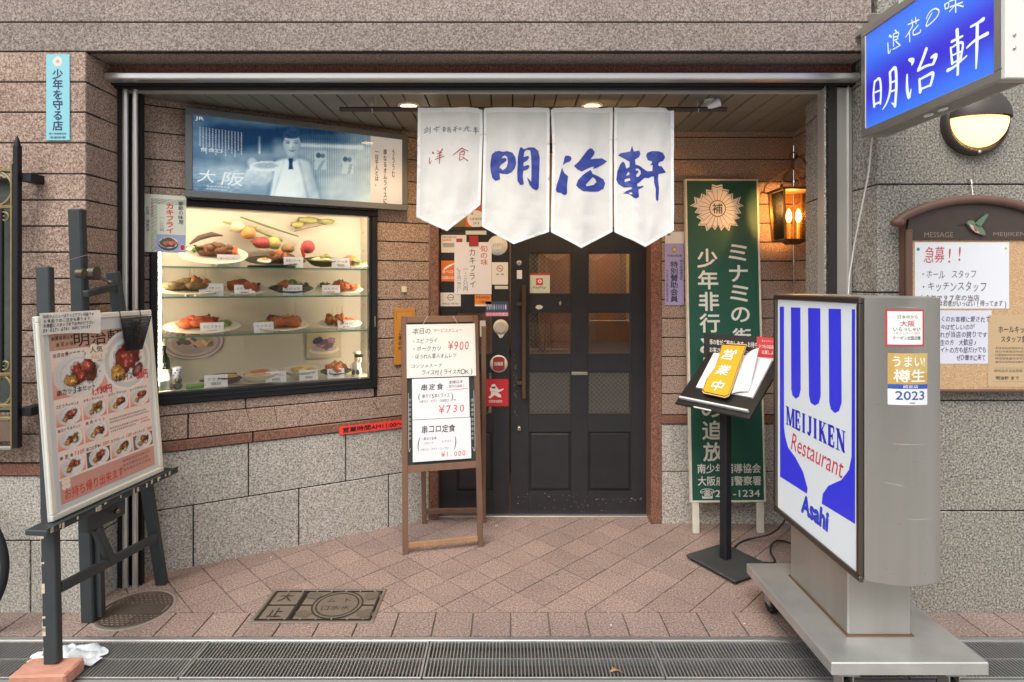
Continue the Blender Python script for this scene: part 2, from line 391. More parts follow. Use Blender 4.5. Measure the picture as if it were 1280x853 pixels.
# ---------------------------------------------------------------- the walls
ZC = [0, .35, .669, .73, .871, .993, 1.121, 1.250, 1.379, 1.506, 1.633, 1.7625, 1.890, 2.018, 2.146, 2.298, 2.448, 2.596, 2.745]
YF, YB, YD = 2.82, 3.87, 4.0
def sub_rect(r, o):
    a0,a1,b0,b1 = r; c0,c1,d0,d1 = o
    if c0 >= a1 or c1 <= a0 or d0 >= b1 or d1 <= b0: return [r]
    out = []
    if c0 > a0: out.append((a0, c0, b0, b1))
    if c1 < a1: out.append((c1, a1, b0, b1))
    m0, m1 = max(a0,c0), min(a1,c1)
    if d0 > b0: out.append((m0, m1, b0, d0))
    if d1 < b1: out.append((m0, m1, d1, b1))
    return [q for q in out if q[1]-q[0] > .02 and q[3]-q[2] > .02]
G = .0035
def wall(name, label, F, a0, a1, ztop, joints, holes=(), mats=None, name2='granite_block', thick=.1, loc=None, rows=None):
    t = thing(name, label, 'wall', loc or tuple(F.pt((a0+a1)/2, 0)))
    bk = MB(); rects = [(a0, a1, -.05, ztop)]
    for h in holes: rects = [q for r in rects for q in sub_rect(r, h)]
    for r in rects: bk.fbox(F, *r, -thick, -.006)
    bk.build('backing', mortar, t)
    Z = rows or ([z for z in ZC if z < ztop - .01] + [ztop])
    for i in range(len(Z)-1):
        z0, z1 = Z[i], Z[i+1]; js = sorted([a0] + [j for j in joints(i, z0) if a0 < j < a1] + [a1])
        for k in range(len(js)-1):
            rs = [(js[k], js[k+1], z0, z1)]
            for h in holes: rs = [q for r in rs for q in sub_rect(r, h)]
            for (p, q, b0, b1) in rs:
                if mats: mt = mats(i, z0, (p+q)/2)
                else: mt = grey if z1 <= .67 else brown_polish if z1 <= .735 else brown
                hh = .012 if mt is brown_polish else random.uniform(0, .0015)
                MB().fbox(F, p+(G if p > a0 else 0), q-(G if q < a1 else 0), b0+(G if b0 > 0 else -.03), b1-G, -.02, hh, .0025).build(name2, mt, t)
    return t
FF = Frame((0, YF, 0), (1,0,0)); FB = Frame((0, YB, 0), (1,0,0)); FD = Frame((0, YD, 0), (1,0,0))
FLR = Frame((-2.072, 0, 0), (0,1,0)); FRR = Frame((1.806, 0, 0), (0,-1,0))
FW = Frame((-2.05, 3.1436, 0), (1.013, .533, 0)); FSR = Frame((1.913, 0, 0), (0,-1,0))
XL, XR = -2.072, 1.806
def jn(l): return lambda i, z: l[i % len(l)] if i < 2 else l[i % len(l)]
WIN_A1 = FF.hit(19, 400)[0]
wall('facade_wall', 'brown granite block street wall over grey granite base, left of the entrance', FF, -5, XL, 2.745,
     lambda i, z: ([-4.6,-4.0,-3.3,FF.hit(38,700)[0]] if i == 0 else [-4.3,-3.6,-2.95] if i == 1 else [-3.9+.3*(i%3)] if i < 3 else []),
     holes=[(-3.35, WIN_A1, .98, 2.16)])
wall('entrance_return_wall', 'narrow return of brown granite blocks turning into the entrance recess beside the steel posts', FLR, YF+.002, 3.17, 2.745, lambda i, z: [])
WD = FW.hit(536, 500)[0]
h0 = FW.hit(188, 380)[0]; h1 = FW.hit(471, 380)[0]
wall('display_wall', 'slanting brown granite wall around the food display window', FW, 0.0, WD, 2.66,
     lambda i, z: ([FW.hit(x, 600)[0] for x in ((241.5,373.6,485.8) if i == 0 else (310.6,432.4) if i == 1 else (316,) if i == 2 else (235,) if i in (3,) else (307,468) if i == 4 else ())]),
     holes=[(h0, h1, .935, 2.085)])
wall('back_wall', 'brown granite block wall between door frame and lantern corner', FB, FB.hit(826,500)[0], 1.913, 2.64, lambda i, z: [1.45] if i < 2 else [])
wall('side_wall', 'short dark brown granite side wall carrying the brass lantern', FSR, -YB+.002, -3.31, 2.64, lambda i, z: [])
F9 = Frame((1.704, 3.307, 0), (1.66-1.704, 3.05-3.307, 0))
wall('inner_pier', 'grey granite pier between lantern and wide steel post', F9, 0, F9.hit(1030,300)[0]+.01, 2.70, lambda i, z: [], mats=lambda i, z, a: grey_dark, rows=[0,.45,.99,1.545,2.07,2.52,2.70], thick=.06)
GR = [0, .496, 1.036, 1.565, 2.095, 2.63, 3.3]
wall('corner_return_wall', 'narrow dark grey granite return beside the wide steel post', FRR, -3.10, -YF+.0, 3.3, lambda i, z: [], mats=lambda i, z, a: grey_dark, rows=GR)
wall('street_wall', 'dark grey granite slab street wall behind the notice board', FF, XR+.004, 5.0, 3.3, lambda i, z: ([2.9,4.0] if i % 2 else [3.4,4.5]), mats=lambda i, z, a: grey_dark, rows=GR)
hd = wall('header_wall', 'long weathered granite beam across the top of the entrance', FF, -5, XR-.03, 3.35, lambda i, z: [], mats=lambda i, z, a: header_m, rows=[2.745,2.889,3.03,3.18,3.35], thick=.03, loc=(0, YF, 2.74))
# soffit and the dark red fascia behind it
MB().box(-5, XR-.03, YF+.03, 3.02, 2.7445, 3.3).build('core', header_m, hd)
MB().box(XL+.002, XR-.03, 2.985, 3.09, 2.690, 2.744, .002).build('fascia', brown_polish, hd)
# pull the header's backing up: it must not hang below 2.745
for o in hd.children:
    if o.name.startswith('backing'):
        me = o.data; zs = sorted(set(round(v.co.z, 3) for v in me.vertices))
        for v in me.vertices:
            if v.co.z < .0: v.co.z = .006

# ceiling of dark painted boards, as the recess outline
ceil_t = thing('ceiling', 'ceiling of long painted boards over the entrance', None, (0, 3.4, 2.63), kind='structure')
ceil_m = M('brown_grey_ceiling_paint', '77746a', .6, var=.1, vs=4)
CF = Frame((0,0,2.63), (1,0,0), (0,-1,0))      # faces down
MB().box(-2.3, 2.2, 3.0, 4.3, 2.645, 2.8).build('backing', dark, ceil_t)
x = -2.12
while x < 1.95:
    def yb(xx): return min(YB+.14, 3.1436 + .5262*(xx+2.05) + .02) if xx < -.5 else YB+.14
    if yb(x+.058) > 3.12:
        for (y0, y1) in (((3.09, 3.42), (3.425, 4.02)) if x > .95 else ((3.09, 4.02),)):
            ye = min(y1, yb(x+.058)+.1)
            MB().box(x+.003, x+.115, y0, ye, 2.63, 2.646, .003).build('ceiling_board', ceil_m, ceil_t)
    x += .119
MB().box(-2.07, 1.8, 3.06, 3.088, 2.624, 2.662, .002).build('edge_trim', M('grey_painted_trim','a3a19b',.5,.1), ceil_t)
# ---------------------------------------------------------------- ground
gs = MB().box(-200, 200, -200, 2.345, -.4, -.02).build('street', asph, None); tag(gs, None, None, kind='structure')
gb = MB().box(-200, 200, 2.605, 200, -.4, -.012).build('ground', grout, None); tag(gb, None, None, kind='structure')
tr = MB().box(-200, 200, 2.345, 2.605, -.45, -.16).build('drain_trench', dark, None); tag(tr, None, None, kind='structure')
pav = thing('pavement', 'pinkish brown stone tiles laid diagonally behind one straight row', None, (0, 3, 0), kind='structure')
D = .2535; X0, Y0 = -.080, 2.873
def clip(poly, axis, lim, keep_ge=True):
    out = []; n = len(poly)
    for i in range(n):
        p, q = poly[i], poly[(i+1) % n]; dp = (p[axis]-lim)*(1 if keep_ge else -1); dq = (q[axis]-lim)*(1 if keep_ge else -1)
        if dp >= 0: out.append(p)
        if (dp >= 0) != (dq >= 0): t = dp/(dp-dq); out.append(tuple(p[k] + (q[k]-p[k])*t for k in range(2)))
    return out
MH = (-1.231, -.642, 2.727, 3.03)
def tile_prism(poly, mesh_cache={}):
    cx = sum(p[0] for p in poly)/len(poly); cy = sum(p[1] for p in poly)/len(poly)
    ins = [(cx + (p[0]-cx)*.993, cy + (p[1]-cy)*.993) for p in poly]
    key = tuple((round(p[0]-cx,3), round(p[1]-cy,3)) for p in poly)
    if key in mesh_cache and len(poly) == 4:
        o = mesh_cache[key].copy(); COL.objects.link(o); o.location = (cx-0, cy-3, random.uniform(-.0008,.0006)); o.parent = pav; return
    F = Frame((0,0,0), (1,0,0), (0,1,0)); b = MB(); n = len(poly)
    A = sum(poly[i][0]*poly[(i+1)%n][1]-poly[(i+1)%n][0]*poly[i][1] for i in range(n))
    if A < 0: poly = poly[::-1]; ins = ins[::-1]
    vs = [(p[0]-cx, p[1]-cy+3, -.02) for p in poly] + [(p[0]-cx, p[1]-cy+3, -.0015) for p in poly] + [(p[0]-cx, p[1]-cy+3, 0) for p in ins]
    fs = [[i,(i+1)%n,n+(i+1)%n,n+i] for i in range(n)] + [[n+i,n+(i+1)%n,2*n+(i+1)%n,2*n+i] for i in range(n)] + [list(range(2*n,3*n))]
    b.add(vs, fs); o = b.build('paving_tile', tile_m, pav); o.location = (cx, cy-3, 0); mesh_cache[key] = o
s_ = D/2 - .0035
for i in range(-9, 9):
    for j in range(-1, 10):
        for off in (0, .5):
            # nodes are corners of the tiles, so tile centres lie half a diagonal to the side
            cx = X0 + (i+off+.5)*D; cy = Y0 + (j+off)*D
            poly = clip([(cx-s_, cy), (cx, cy-s_), (cx+s_, cy), (cx, cy+s_)], 1, YF+.002)
            if len(poly) < 3 or cy > 4.12 or cx < -2.2 or cx > 2.0: continue
            wy = 3.1436 + .5262*(cx+2.05)
            if cy > wy + .2 and cx < -.4: continue
            A = abs(sum(poly[k][0]*poly[(k+1)%len(poly)][1]-poly[(k+1)%len(poly)][0]*poly[k][1] for k in range(len(poly))))/2
            if A < .0003: continue
            tile_prism(poly)
k = -34
while k < 36:
    x0 = .009 + k*.1815; tile_prism([(x0+.0035, 2.63), (x0+.178, 2.63), (x0+.178, YF-.003), (x0+.0035, YF-.003)]); k += 1
eg = MB(); eg.box(-6, 6, 2.596, 2.622, -.03, .001, .002)
tag(eg.build('drain_edging', steel_dull, None, (0,2.6,0)), 'long straight steel angle edging between pavement tiles and drain grate', 'edging')
# drain grates: panels about a metre long; bars too fine to pick apart
gx = -4.14; n_ = 0
GM = None
gi = 0
names_ = {}
def grate(x0, lab):
    global GM
    if GM is None:
        t = thing('drain_grate', lab, 'drain grate', (x0, 2.35, 0), 'steel drain grate panels along the kerb')
        fr = MB(); fr.box(x0+.003, x0+.992, 2.350, 2.357, -.03, 0, .001); fr.box(x0+.003, x0+.992, 2.587, 2.593, -.03, 0, .001)
        fr.box(x0+.003, x0+.992, 2.468, 2.473, -.03, -.001); fr.box(x0+.003, x0+.011, 2.357, 2.587, -.03, -.0006); fr.box(x0+.984, x0+.992, 2.357, 2.587, -.03, -.0006)
        fr.build('frame', grate_m, t); br = MB(); x = x0+.022
        while x < x0+.980: br.box(x, x+.0050, 2.357, 2.468, -.012, -.002); br.box(x, x+.0050, 2.473, 2.587, -.012, -.002); x += .0153
        tag(br.build('bars', grate_m, t), None, None, kind='stuff'); GM = t; return
    t = GM.copy(); COL.objects.link(t); t.location = (x0, 2.35, 0); t['label'] = lab
    for c in GM.children: q = c.copy(); COL.objects.link(q); q.parent = t
GL = ['steel drain grate panel left of the brick, at the left edge of the photo', 'steel drain grate panel under the brick and the plastic sheet', 'steel drain grate panel in front of the rectangular manhole cover',
      'steel drain grate panel in the middle, straight in front of the black door', 'steel drain grate panel running under the left edge of the light box base', 'steel drain grate panel at the far right, beyond the light box base']
xs = [-2.93, -1.935, -.94+.0, .055, 1.05, 2.045]
xs = [-3.34, -2.345, -1.35, -.355+.0, .64, 1.635, 2.63]
for x, l in zip(xs[1:], [GL[1], GL[2], GL[3], GL[4], GL[5]]): grate(x, l)
grate(xs[0], GL[0]); grate(3.625, 'steel drain grate panel beyond the right edge of the photo'); grate(-4.335, 'steel drain grate panel beyond the left edge of the photo')
cr = MB(); cr.box(-6, 6, 2.30, 2.344, -.1, -.004, .003)
tag(cr.build('concrete_edging', M('drain_concrete', '8d8b86', .9, var=.15, vs=10, bump=.4), None, (0,2.3,0)), 'rough concrete strip holding the street side of the drain', 'edging')

# round manhole with lattice
iron = M('rusty_cast_iron', '5d544b', .7, .5, var=.25, vs=25, bump=.3)
t = thing('round_manhole_cover', 'round cast iron drain cover with lattice beside the easel legs', 'manhole cover', (-1.845, 2.845, 0))
c = (-1.845, 2.845, 0); ring = MB()
ring.lathe(WF, c, [(.18,-.02),(.18,.002),(.166,.002),(.164,-.01)], 40); ring.build('collar', M('manhole_mortar', '8a8078', .9, var=.1), t)
ring = MB(); ring.lathe(WF, c, [(.162,-.02),(.162,.004),(.150,.004),(.149,-.012)], 40); ring.build('rim', iron, t)
lat = MB(); lat.lathe(WF, c, [(.150,-.013),(.001,-.013)], 40)
for k in range(-9, 10):
    y = k*.0155; L_ = math.sqrt(max(.149**2 - y*y, 0))
    if abs(k) > 2:
        lat.box(c[0]-L_, c[0]+L_, c[1]+y-.003, c[1]+y+.003, -.013, .003)
    for x in range(-6, 7):
        if abs(k) >= 3: 
            xx = c[0] + x*.024 + (.012 if k % 2 else 0)
            if (xx-c[0])**2 + (y+.008)**2 < .143**2: lat.box(xx-.003, xx+.003, c[1]+y, c[1]+y+.0155, -.013, .0028)
lat.box(c[0]-.14, c[0]+.14, c[1]-.045, c[1]+.045, -.013, .0026, .002)
lat.build('lattice', iron, t)
MB().box(c[0]-.02, c[0]+.03, c[1]-.006, c[1]+.006, .0027, .006, .002).build('handle', iron, t)
# rectangular manhole with raised marks
t = thing('water_valve_cover', 'rectangular cast iron cover with raised ring and characters set in the tiles', 'manhole cover', (-.936, 2.88, 0))
iron2 = M('worn_cast_iron', '83796d', .6, .5, var=.2, vs=20, bump=.2)
a0,a1,b0,b1 = MH
fr = MB(); fr.box(a0,a1,b0,b0+.016,-.02,.005,.002); fr.box(a0,a1,b1-.016,b1,-.02,.005,.002); fr.box(a0,a0+.016,b0+.016,b1-.016,-.02,.005,.002); fr.box(a1-.016,a1,b0+.016,b1-.016,-.02,.005,.002)
fr.build('frame', iron2, t)
MB().box(a0+.0165,a1-.0165,b0+.0165,b1-.0165,-.02,.0012).build('plate', M('recessed_iron', '2f2924', .7, .5, var=.3, vs=25), t)
rel = MB(); m1 = a0+.185; ym = (b0+b1)/2
for (p,q,r,s2) in ((a0+.03,m1-.02,ym+.008,b1-.03),(a0+.03,m1-.02,b0+.03,ym-.008),(m1+.01,a1-.03,ym+.008,b1-.03),(m1+.01,a1-.03,b0+.03,ym-.008)):
    rel.box(p,q,r,s2,.001,.0034,.002)
rel.build('raised_panel', iron2, t)
rc = (m1+.19, ym, 0); rg = MB(); rg.lathe(WF, rc, [(.118,.001),(.118,.0052),(.106,.0052),(.106,.0018)], 36, smooth=False); rg.lathe(WF, rc, [(.098,.002),(.098,.0056),(.0005,.0056)], 36, smooth=False); rg.build('ring', iron2, t)
pr = Print(WF, .0062); dk = '2f2924'
def ring_(cx_, cy_, r, w_, c, a0_=0, a1_=360):
    n = 40; pts = []
    for k in range(n):
        p, q = R(a0_+(a1_-a0_)*k/n), R(a0_+(a1_-a0_)*(k+1)/n)
        pr.put([(cx_+r*math.cos(p), cy_+r*math.sin(p)), (cx_+r*math.cos(q), cy_+r*math.sin(q)), (cx_+(r-w_)*math.cos(q), cy_+(r-w_)*math.sin(q)), (cx_+(r-w_)*math.cos(p), cy_+(r-w_)*math.sin(p))], [(0,3,2,1)], c, 0)
ring_(rc[0], rc[1], .126, .008, dk); ring_(rc[0], rc[1], .106, .007, dk)
for q in ((a0+.022,b0+.021,a1-.022,b0+.027),(a0+.022,b1-.027,a1-.022,b1-.021),(a0+.021,b0+.027,a0+.029,b1-.027),(a1-.029,b0+.027,a1-.021,b1-.027),(m1-.016,b0+.03,m1-.006,b1-.03)):
    pr.rect(q[0],q[1],q[2],q[3],dk)
for k in range(7):
    X_ = a0+.08+k*.075; pr.rect(X_,b0+.020,X_+.006,b0+.034,'8c8174',.0002); pr.rect(X_,b1-.034,X_+.006,b1-.020,'8c8174',.0002)
for cx_, cy_ in ((m1+.05,ym+.08),(m1+.05,ym-.08),(a1-.06,ym+.08),(a1-.06,ym-.08)): pr.disc(cx_,cy_,.042,.034,'5f564c',-.0003,14,wob=.25,seed=int(cx_*50))

pr.text('大', a0+.06, ym+.03, a0+.13, b1-.045, dk); pr.text('止', a0+.06, b0+.045, a0+.13, ym-.03, dk)
pr.text('ム', rc[0]-.06, ym+.02, rc[0]-.02, ym+.055, dk); pr.text('ト', rc[0]+.03, ym+.02, rc[0]+.06, ym+.055, dk); pr.text('口水水', rc[0]-.07, ym-.05, rc[0]+.07, ym-.01, dk)
pr.build('lettering', print_m, t)

# ---------------------------------------------------------------- shutter frame
t = thing('shutter_frame', 'stainless steel shutter frame of posts and top rail around the entrance', 'shutter frame', (-.1, 3.05, 0))
MB().box(XL+.0025, 1.80, 2.94, 3.058, 2.654, 2.689, .006).build('top_rail', steel, t)
MB().box(XL+.0025, 1.80, 3.02, 3.058, 2.636, 2.651, .001).build('gap_strip', dark, t)
MB().box(1.655, 1.802, 3.02, 3.09, -.0, 2.655, .004).build('wide_post', steel, t)
b_ = MB(); b_.box(1.775, 1.781, 3.012, 3.02, 0, 2.655, .001); b_.box(1.668, 1.673, 3.014, 3.02, 0, 2.655, .001); b_.build('post_rib', steel, t)
MB().box(XL+.003, XL+.028, 3.045, 3.08, 0, 2.655).build('dark_channel', dark, t)
for x0, x1 in ((-2.044, -2.014), (-1.992, -1.965)):
    MB().tube([((x0+x1)/2, 3.05, 0), ((x0+x1)/2, 3.05, 2.655)], (x1-x0)/2, 14).build('slim_post', steel, t)
MB().box(-2.06, -1.96, 3.075, 3.10, 0, 2.655).build('rear_channel', dark, t)

# hairline cracks in the granite under the display window
pr = Print(FW, .0035); S=(180,480,3.368)
for q in ([(182,95),(190,130),(183,165),(190,150),(180,205)],[(430,90),(432,118),(448,160),(460,190)],[(548,95),(556,140),(560,165)],[(965,70),(985,110),(1005,135)],[(665,140),(650,165)]): pr.stroke(q,[2.2,1.6,1.2,1.6,1.0][:len(q)],'3a2c26',0,sc=S)
for q in ([(246,285),(250,340),(247,400),(255,440)],): pr.stroke(q,[1.2,.9,1.1,.7],'6c6860',0,sc=S)
pr.build('crack', print_m, bpy.data.objects['display_wall'])
pr = Print(WF, .0007); rnd = random.Random(21)      # trodden gum and drips on the tiles
for k in range(46):
    x = rnd.uniform(-1.9, 1.7); y = rnd.uniform(2.66, 3.9)
    if y > 3.2 + .5*(x+2): continue
    pr.disc(x, y, rnd.uniform(.003,.012), rnd.uniform(.003,.010), rnd.choice(['6a5c54','75665d','5a4e48','cfc4ba']), 0, 10, wob=.35, seed=k)
for k in range(9):
    x = rnd.uniform(-1.6, 1.2); y = rnd.uniform(2.7, 3.5); pr.stroke([(x,y),(x+rnd.uniform(-.03,.03),y+rnd.uniform(-.03,.03)),(x+rnd.uniform(-.07,.07),y+rnd.uniform(-.05,.05))],[.002,.0015,.0008],'6a5a50',0,px=False)
pr.build('stain', print_m, pav)
# ---------------------------------------------------------------- the shop room behind the door (seen through the panes)
room = thing('shop_room', 'dim room behind the glazed door', None, (0.3, 5, 0), kind='structure')
room_w = M('room_wall_redbrown', '8f7364', .7, var=.15); 
b = MB(); b.box(-1.4, 1.9, 5.9, 6.0, 0, 2.62); b.box(-1.5, -1.4, 4.12, 6.0, 0, 2.62); b.box(1.9, 2.0, 4.12, 6.0, 0, 2.62); b.build('wall', room_w, room)
MB().box(-1.5, 2.0, 4.03, 6.0, 2.62, 2.66).build('ceiling_panel', M('room_ceiling', 'b6ab98', .8), room)
MB().box(-1.5, 2.0, 4.03, 6.0, -.011, .002).build('room_floor', M('room_floor_brown', '7a5544', .4), room)
ps = thing('wooden_screen', 'wooden screen with ochre and orange panels seen through the upper door panes', 'screen', (.45, 5.0, 0))
wood_in = M('amber_wood', '8a6a48', .5, var=.2, streak=.15, vs=10)
b = MB(); b.box(.25,.32,4.9,4.96,0,2.4,.004); b.box(.95,1.0,4.9,4.96,0,2.4,.004); b.box(.0,.05,4.9,4.96,0,2.4,.004); b.box(0,1.35,4.9,4.96,2.2,2.28,.004); b.box(0,1.35,4.9,4.96,1.0,1.06,.004); b.build('frame', wood_in, ps)
MB().box(.05,.25,4.92,4.94,1.06,2.2).build('panel', M('dark_green_panel','5a5a48',.6), ps)
MB().box(.32,.95,4.92,4.94,1.06,2.2).build('panel', M('rust_panel','9a6b52',.6,var=.3), ps)
MB().box(1.0,1.3,4.92,4.94,1.06,2.2).build('panel', M('ochre_panel','b79b66',.6,var=.3), ps)
b = MB()
for k in range(5): b.box(.14+.05*k,.155+.05*k,4.70,4.72,1.0,1.34-.04*(k%3),.002)
b.box(.12,.42,4.68,4.74,1.0,1.03,.003); b.build('rack', wood_in, ps)
MB().box(.60,.98,4.60,4.62,1.02,1.32,.003).build('menu_card', M('tan_card','a98a74',.6,var=.2), ps)
ct = MB(); ct.box(.1,1.3,4.6,4.9,.0,1.0,.01); ct.build('counter', M('counter_brown','6e4e42',.4,var=.2), ps)

for i_, (lx, ly) in enumerate(((-.6,4.7),(1.0,4.6))):      # the shop's own ceiling lamps, whose warm light shows through the panes
    lt = thing('shop_ceiling_lamp', ['warm ceiling lamp inside the shop behind the side door leaf','warm ceiling lamp inside the shop behind the front door'][i_], 'ceiling lamp', (lx,ly,2.6)); Fq = Frame((lx,ly,2.62),(1,0,0),(0,-1,0))
    MB().lathe(Fq,(0,0,0),[(.1,0),(.1,.03),(.0005,.04)],20).build('lamp_shade', M('opal_lamp','ffe0b0',.5,emit=6,emcol='ffd8a0'), lt)
    l=bpy.data.lights.new('shop_lamp','POINT'); l.energy=22; l.color=(1,.88,.72); l.shadow_soft_size=.1; lo=bpy.data.objects.new('shop_lamp_light',l); COL.objects.link(lo); lo.location=(0,0,-.12); lo.parent=lt
# ---------------------------------------------------------------- doors
def hx(px, Y=YD): return (px-CX)/FPX*Y
def hz(py, Y=YD): return 1.6-(py-CY)/FPX*Y
wire_m = M('wire', 'b9a58e', .5, .6)
pane_m = glass('door_glass', (.86,.85,.82), 0, 2.4)
brass = M('aged_brass', '7d6850', .35, 1, var=.15, vs=30)
chrome = M('brushed_lock_metal', 'c7c3bb', .3, 1)
F_ = FD
def panel_door(t, x0, x1, z0, z1, cols, rows, lows):
    """stiles and rails as one frame with openings, panes and raised panels"""
    rects = [(x0, x1, z0, z1)]
    ops = [(a, b, r0, r1) for a, b in cols for r0, r1 in rows]
    lw = [(a, b, r0, r1) for a, b in cols for r0, r1 in lows]
    xs_ = sorted(set([x0, x1] + [v for c in cols for v in c])); b = MB()
    for i in range(len(xs_)-1):
        if any(abs(xs_[i]-c[0]) < 1e-6 for c in cols):
            zs = sorted(set([z0, z1] + [v for r in list(rows)+list(lows) for v in r]))
            for j in range(len(zs)-1):
                if any(abs(zs[j]-r[0]) < 1e-6 for r in list(rows)+list(lows)): continue
                b.fbox(F_, xs_[i], xs_[i+1], zs[j], zs[j+1], -.045, -.0004)
        else: b.fbox(F_, xs_[i], xs_[i+1], z0, z1, -.045, 0, .002)
    b.build('door_frame', black_paint, t)
    for (a, c, r0, r1) in ops:
        bd = MB(); e = .008
        for q in ((a,c,r0,r0+e),(a,c,r1-e,r1),(a,a+e,r0+e,r1-e),(c-e,c,r0+e,r1-e)): bd.fbox(F_, *q, -.03, -.006, .002)
        bd.build('glazing_bead', M_bead, t)
        g = MB().fbox(F_, a+.001, c-.001, r0+.001, r1-.001, -.024, -.018).build('window_pane', pane_m, t)
        wm = MB(); n = 9; L_ = r1-r0; Wd = c-a
        for k in range(-n, n*2):
            for sg in (1, -1):
                u0 = a + k*Wd/n*1.0; pts = []
                # clip a 45 degree wire to the pane
                p = (u0, r0) if sg == 1 else (u0, r1); q = (u0+L_, r1) if sg == 1 else (u0+L_, r0)
                t0 = max(0, (a-p[0])/L_); t1 = min(1, (c-p[0])/L_)
                if t1 - t0 < .03: continue
                P0 = (p[0]+(q[0]-p[0])*t0, p[1]+(q[1]-p[1])*t0); P1 = (p[0]+(q[0]-p[0])*t1, p[1]+(q[1]-p[1])*t1)
                wm.tube([F_.pt(*P0, -.0265), F_.pt(*P1, -.0265)], .0009, 3, cap=False)
        o = wm.build('wire_mesh', wire_m, g); tag(o, None, None, kind='stuff')
    for (a, c, r0, r1) in lw:
        b = MB(); b.fbox(F_, a, c, r0, r1, -.045, -.014); b.build('recessed_panel', black_paint, t)
        b = MB(); b.fbox(F_, a+.012, c-.012, r0+.012, r1-.012, -.016, -.003, .008); b.build('raised_panel', black_paint, t)
M_bead = M('scuffed_bead', '4a4038', .5, var=.3, vs=40)
rows = [(hz(518), hz(465)), (hz(443), hz(390)), (hz(368), hz(316))]
dr = thing('front_door', 'black panelled front door with six wired glass panes and a long bar handle', 'door', (.5, YD, 0))
panel_door(dr, hx(638.5), hx(811), .012, hz(289), [(hx(661), hx(714)), (hx(735), hx(789))], rows, [(hz(614), hz(540))])
b = MB(); b.fbox(FD, hx(652), hx(657.5), hz(497), hz(356), .03, .045, .003); hnd = b.build('handle', brass, dr)
b = MB(); 
for z in (hz(380), hz(478)): b.fbox(FD, hx(646), hx(654), z-.012, z+.012, 0, .031, .002)
b.build('handle_mount', brass, hnd)
for py, r in ((329,.022),(536,.019)):
    b = MB(); b.lathe(FD, (hx(649), hz(py), 0), [(r,0),(r,.006),(r*.7,.011),(r*.65,.012),(.0005,.012)], 20); o = b.build('lock', chrome, dr)
    MB().fbox(FD, hx(649)-.002, hx(649)+.002, hz(py)-.006, hz(py)+.006, .0118, .0128).build('keyhole', dark, o)
MB().fbox(FD, hx(646), hx(652.5), hz(349), hz(338), 0, .008, .002).build('switch_plate', white, dr)
MB().fbox(FD, hx(714.5), hx(734.5), hz(469), hz(465), 0, .008, .002).build('small_pull', chrome, dr)
for py in (423, 595):
    b = MB(); b.tube([FD.pt(hx(812), hz(py+14), .008), FD.pt(hx(812), hz(py-14), .008)], .009, 10); b.fbox(FD, hx(808), hx(811.5), hz(py+13), hz(py-13), 0, .003); b.build('hinge', chrome, dr)
# chipped paint near the foot and by the handle
pr = Print(FD, .0007); rnd = random.Random(3)
for k in range(70):
    x = rnd.uniform(hx(642), hx(806)); z = rnd.choice([hz(628), hz(636), hz(620)]) + rnd.gauss(0, .012)
    if x > hx(740) and rnd.random() < .8: z = hz(624) + rnd.gauss(0, .004)
    pr.disc(x, z, rnd.uniform(.001,.005), rnd.uniform(.0007,.003), 'b0a89a' if rnd.random() < .7 else '6e675c', 0, 7, wob=.3, seed=k)
for k in range(30): pr.disc(hx(644)+rnd.gauss(0,.006), rnd.uniform(hz(520), hz(440)), rnd.uniform(.001,.003), rnd.uniform(.002,.006), '8c8578', 0, 7, wob=.3, seed=k)
pr.disc(hx(674), hz(384), .022, .017, 'cfcac0', 0, 14, wob=.25, seed=4); pr.disc(hx(700), hz(379), .008, .014, '9c968b', 0, 12, wob=.35, seed=9)
pr.build('chipped_paint', print_m, dr)
sd = thing('side_door_leaf', 'narrow black panelled side leaf covered with stickers left of the front door', 'door', (-.25, YD, 0))
panel_door(sd, hx(549), hx(637), .012, hz(289), [(hx(571), hx(616))], rows, [(hz(614), hz(540))])
tk = thing('transom', 'black framed transom with ochre panes above the door, behind the curtain', 'transom', (.3, YD, hz(289)))
b = MB(); b.fbox(FD, hx(549), hx(811), hz(288.5), hz(284), -.05, .004); b.fbox(FD, hx(549), hx(811), 2.52, 2.62, -.05, .004)
for x in (549, 634, 720, 806): b.fbox(FD, hx(x), hx(x+5), hz(284), 2.52, -.05, .0035)
b.build('frame', black_paint, tk)
och = M('ochre_board', '9a7a44', .5, var=.3, vs=8, streak=.3)
for x in (549, 634, 720): MB().fbox(FD, hx(x+5.2), hx(x+84.8 if x < 600 else x+85.8), hz(283.5), 2.518, -.03, -.012).build('pane', och, tk)
# frame posts
t = thing('door_surround', 'polished red granite posts on both sides of the black doors', 'door frame', (.3, 3.9, 0))
xa0 = (537.5-CX)/FPX*3.92; xa1 = (548.5-CX)/FPX*3.96
MB().box(xa0, xa1, 3.93, 4.03, 0, 2.64, .004).build('post', brown_polish, t)
MB().box((813-CX)/FPX*3.88, (826.5-CX)/FPX*3.88, 3.862, 4.04, 0, 2.64, .004).build('post', brown_polish, t)
MB().box(hx(549), hx(812), 3.93, 4.02, 2.585, 2.64, .002).build('lintel', brown_polish, t)
MB().box(hx(548.6), hx(813), 3.965, 4.05, -.005, .010, .002).build('threshold', steel_dull, t)

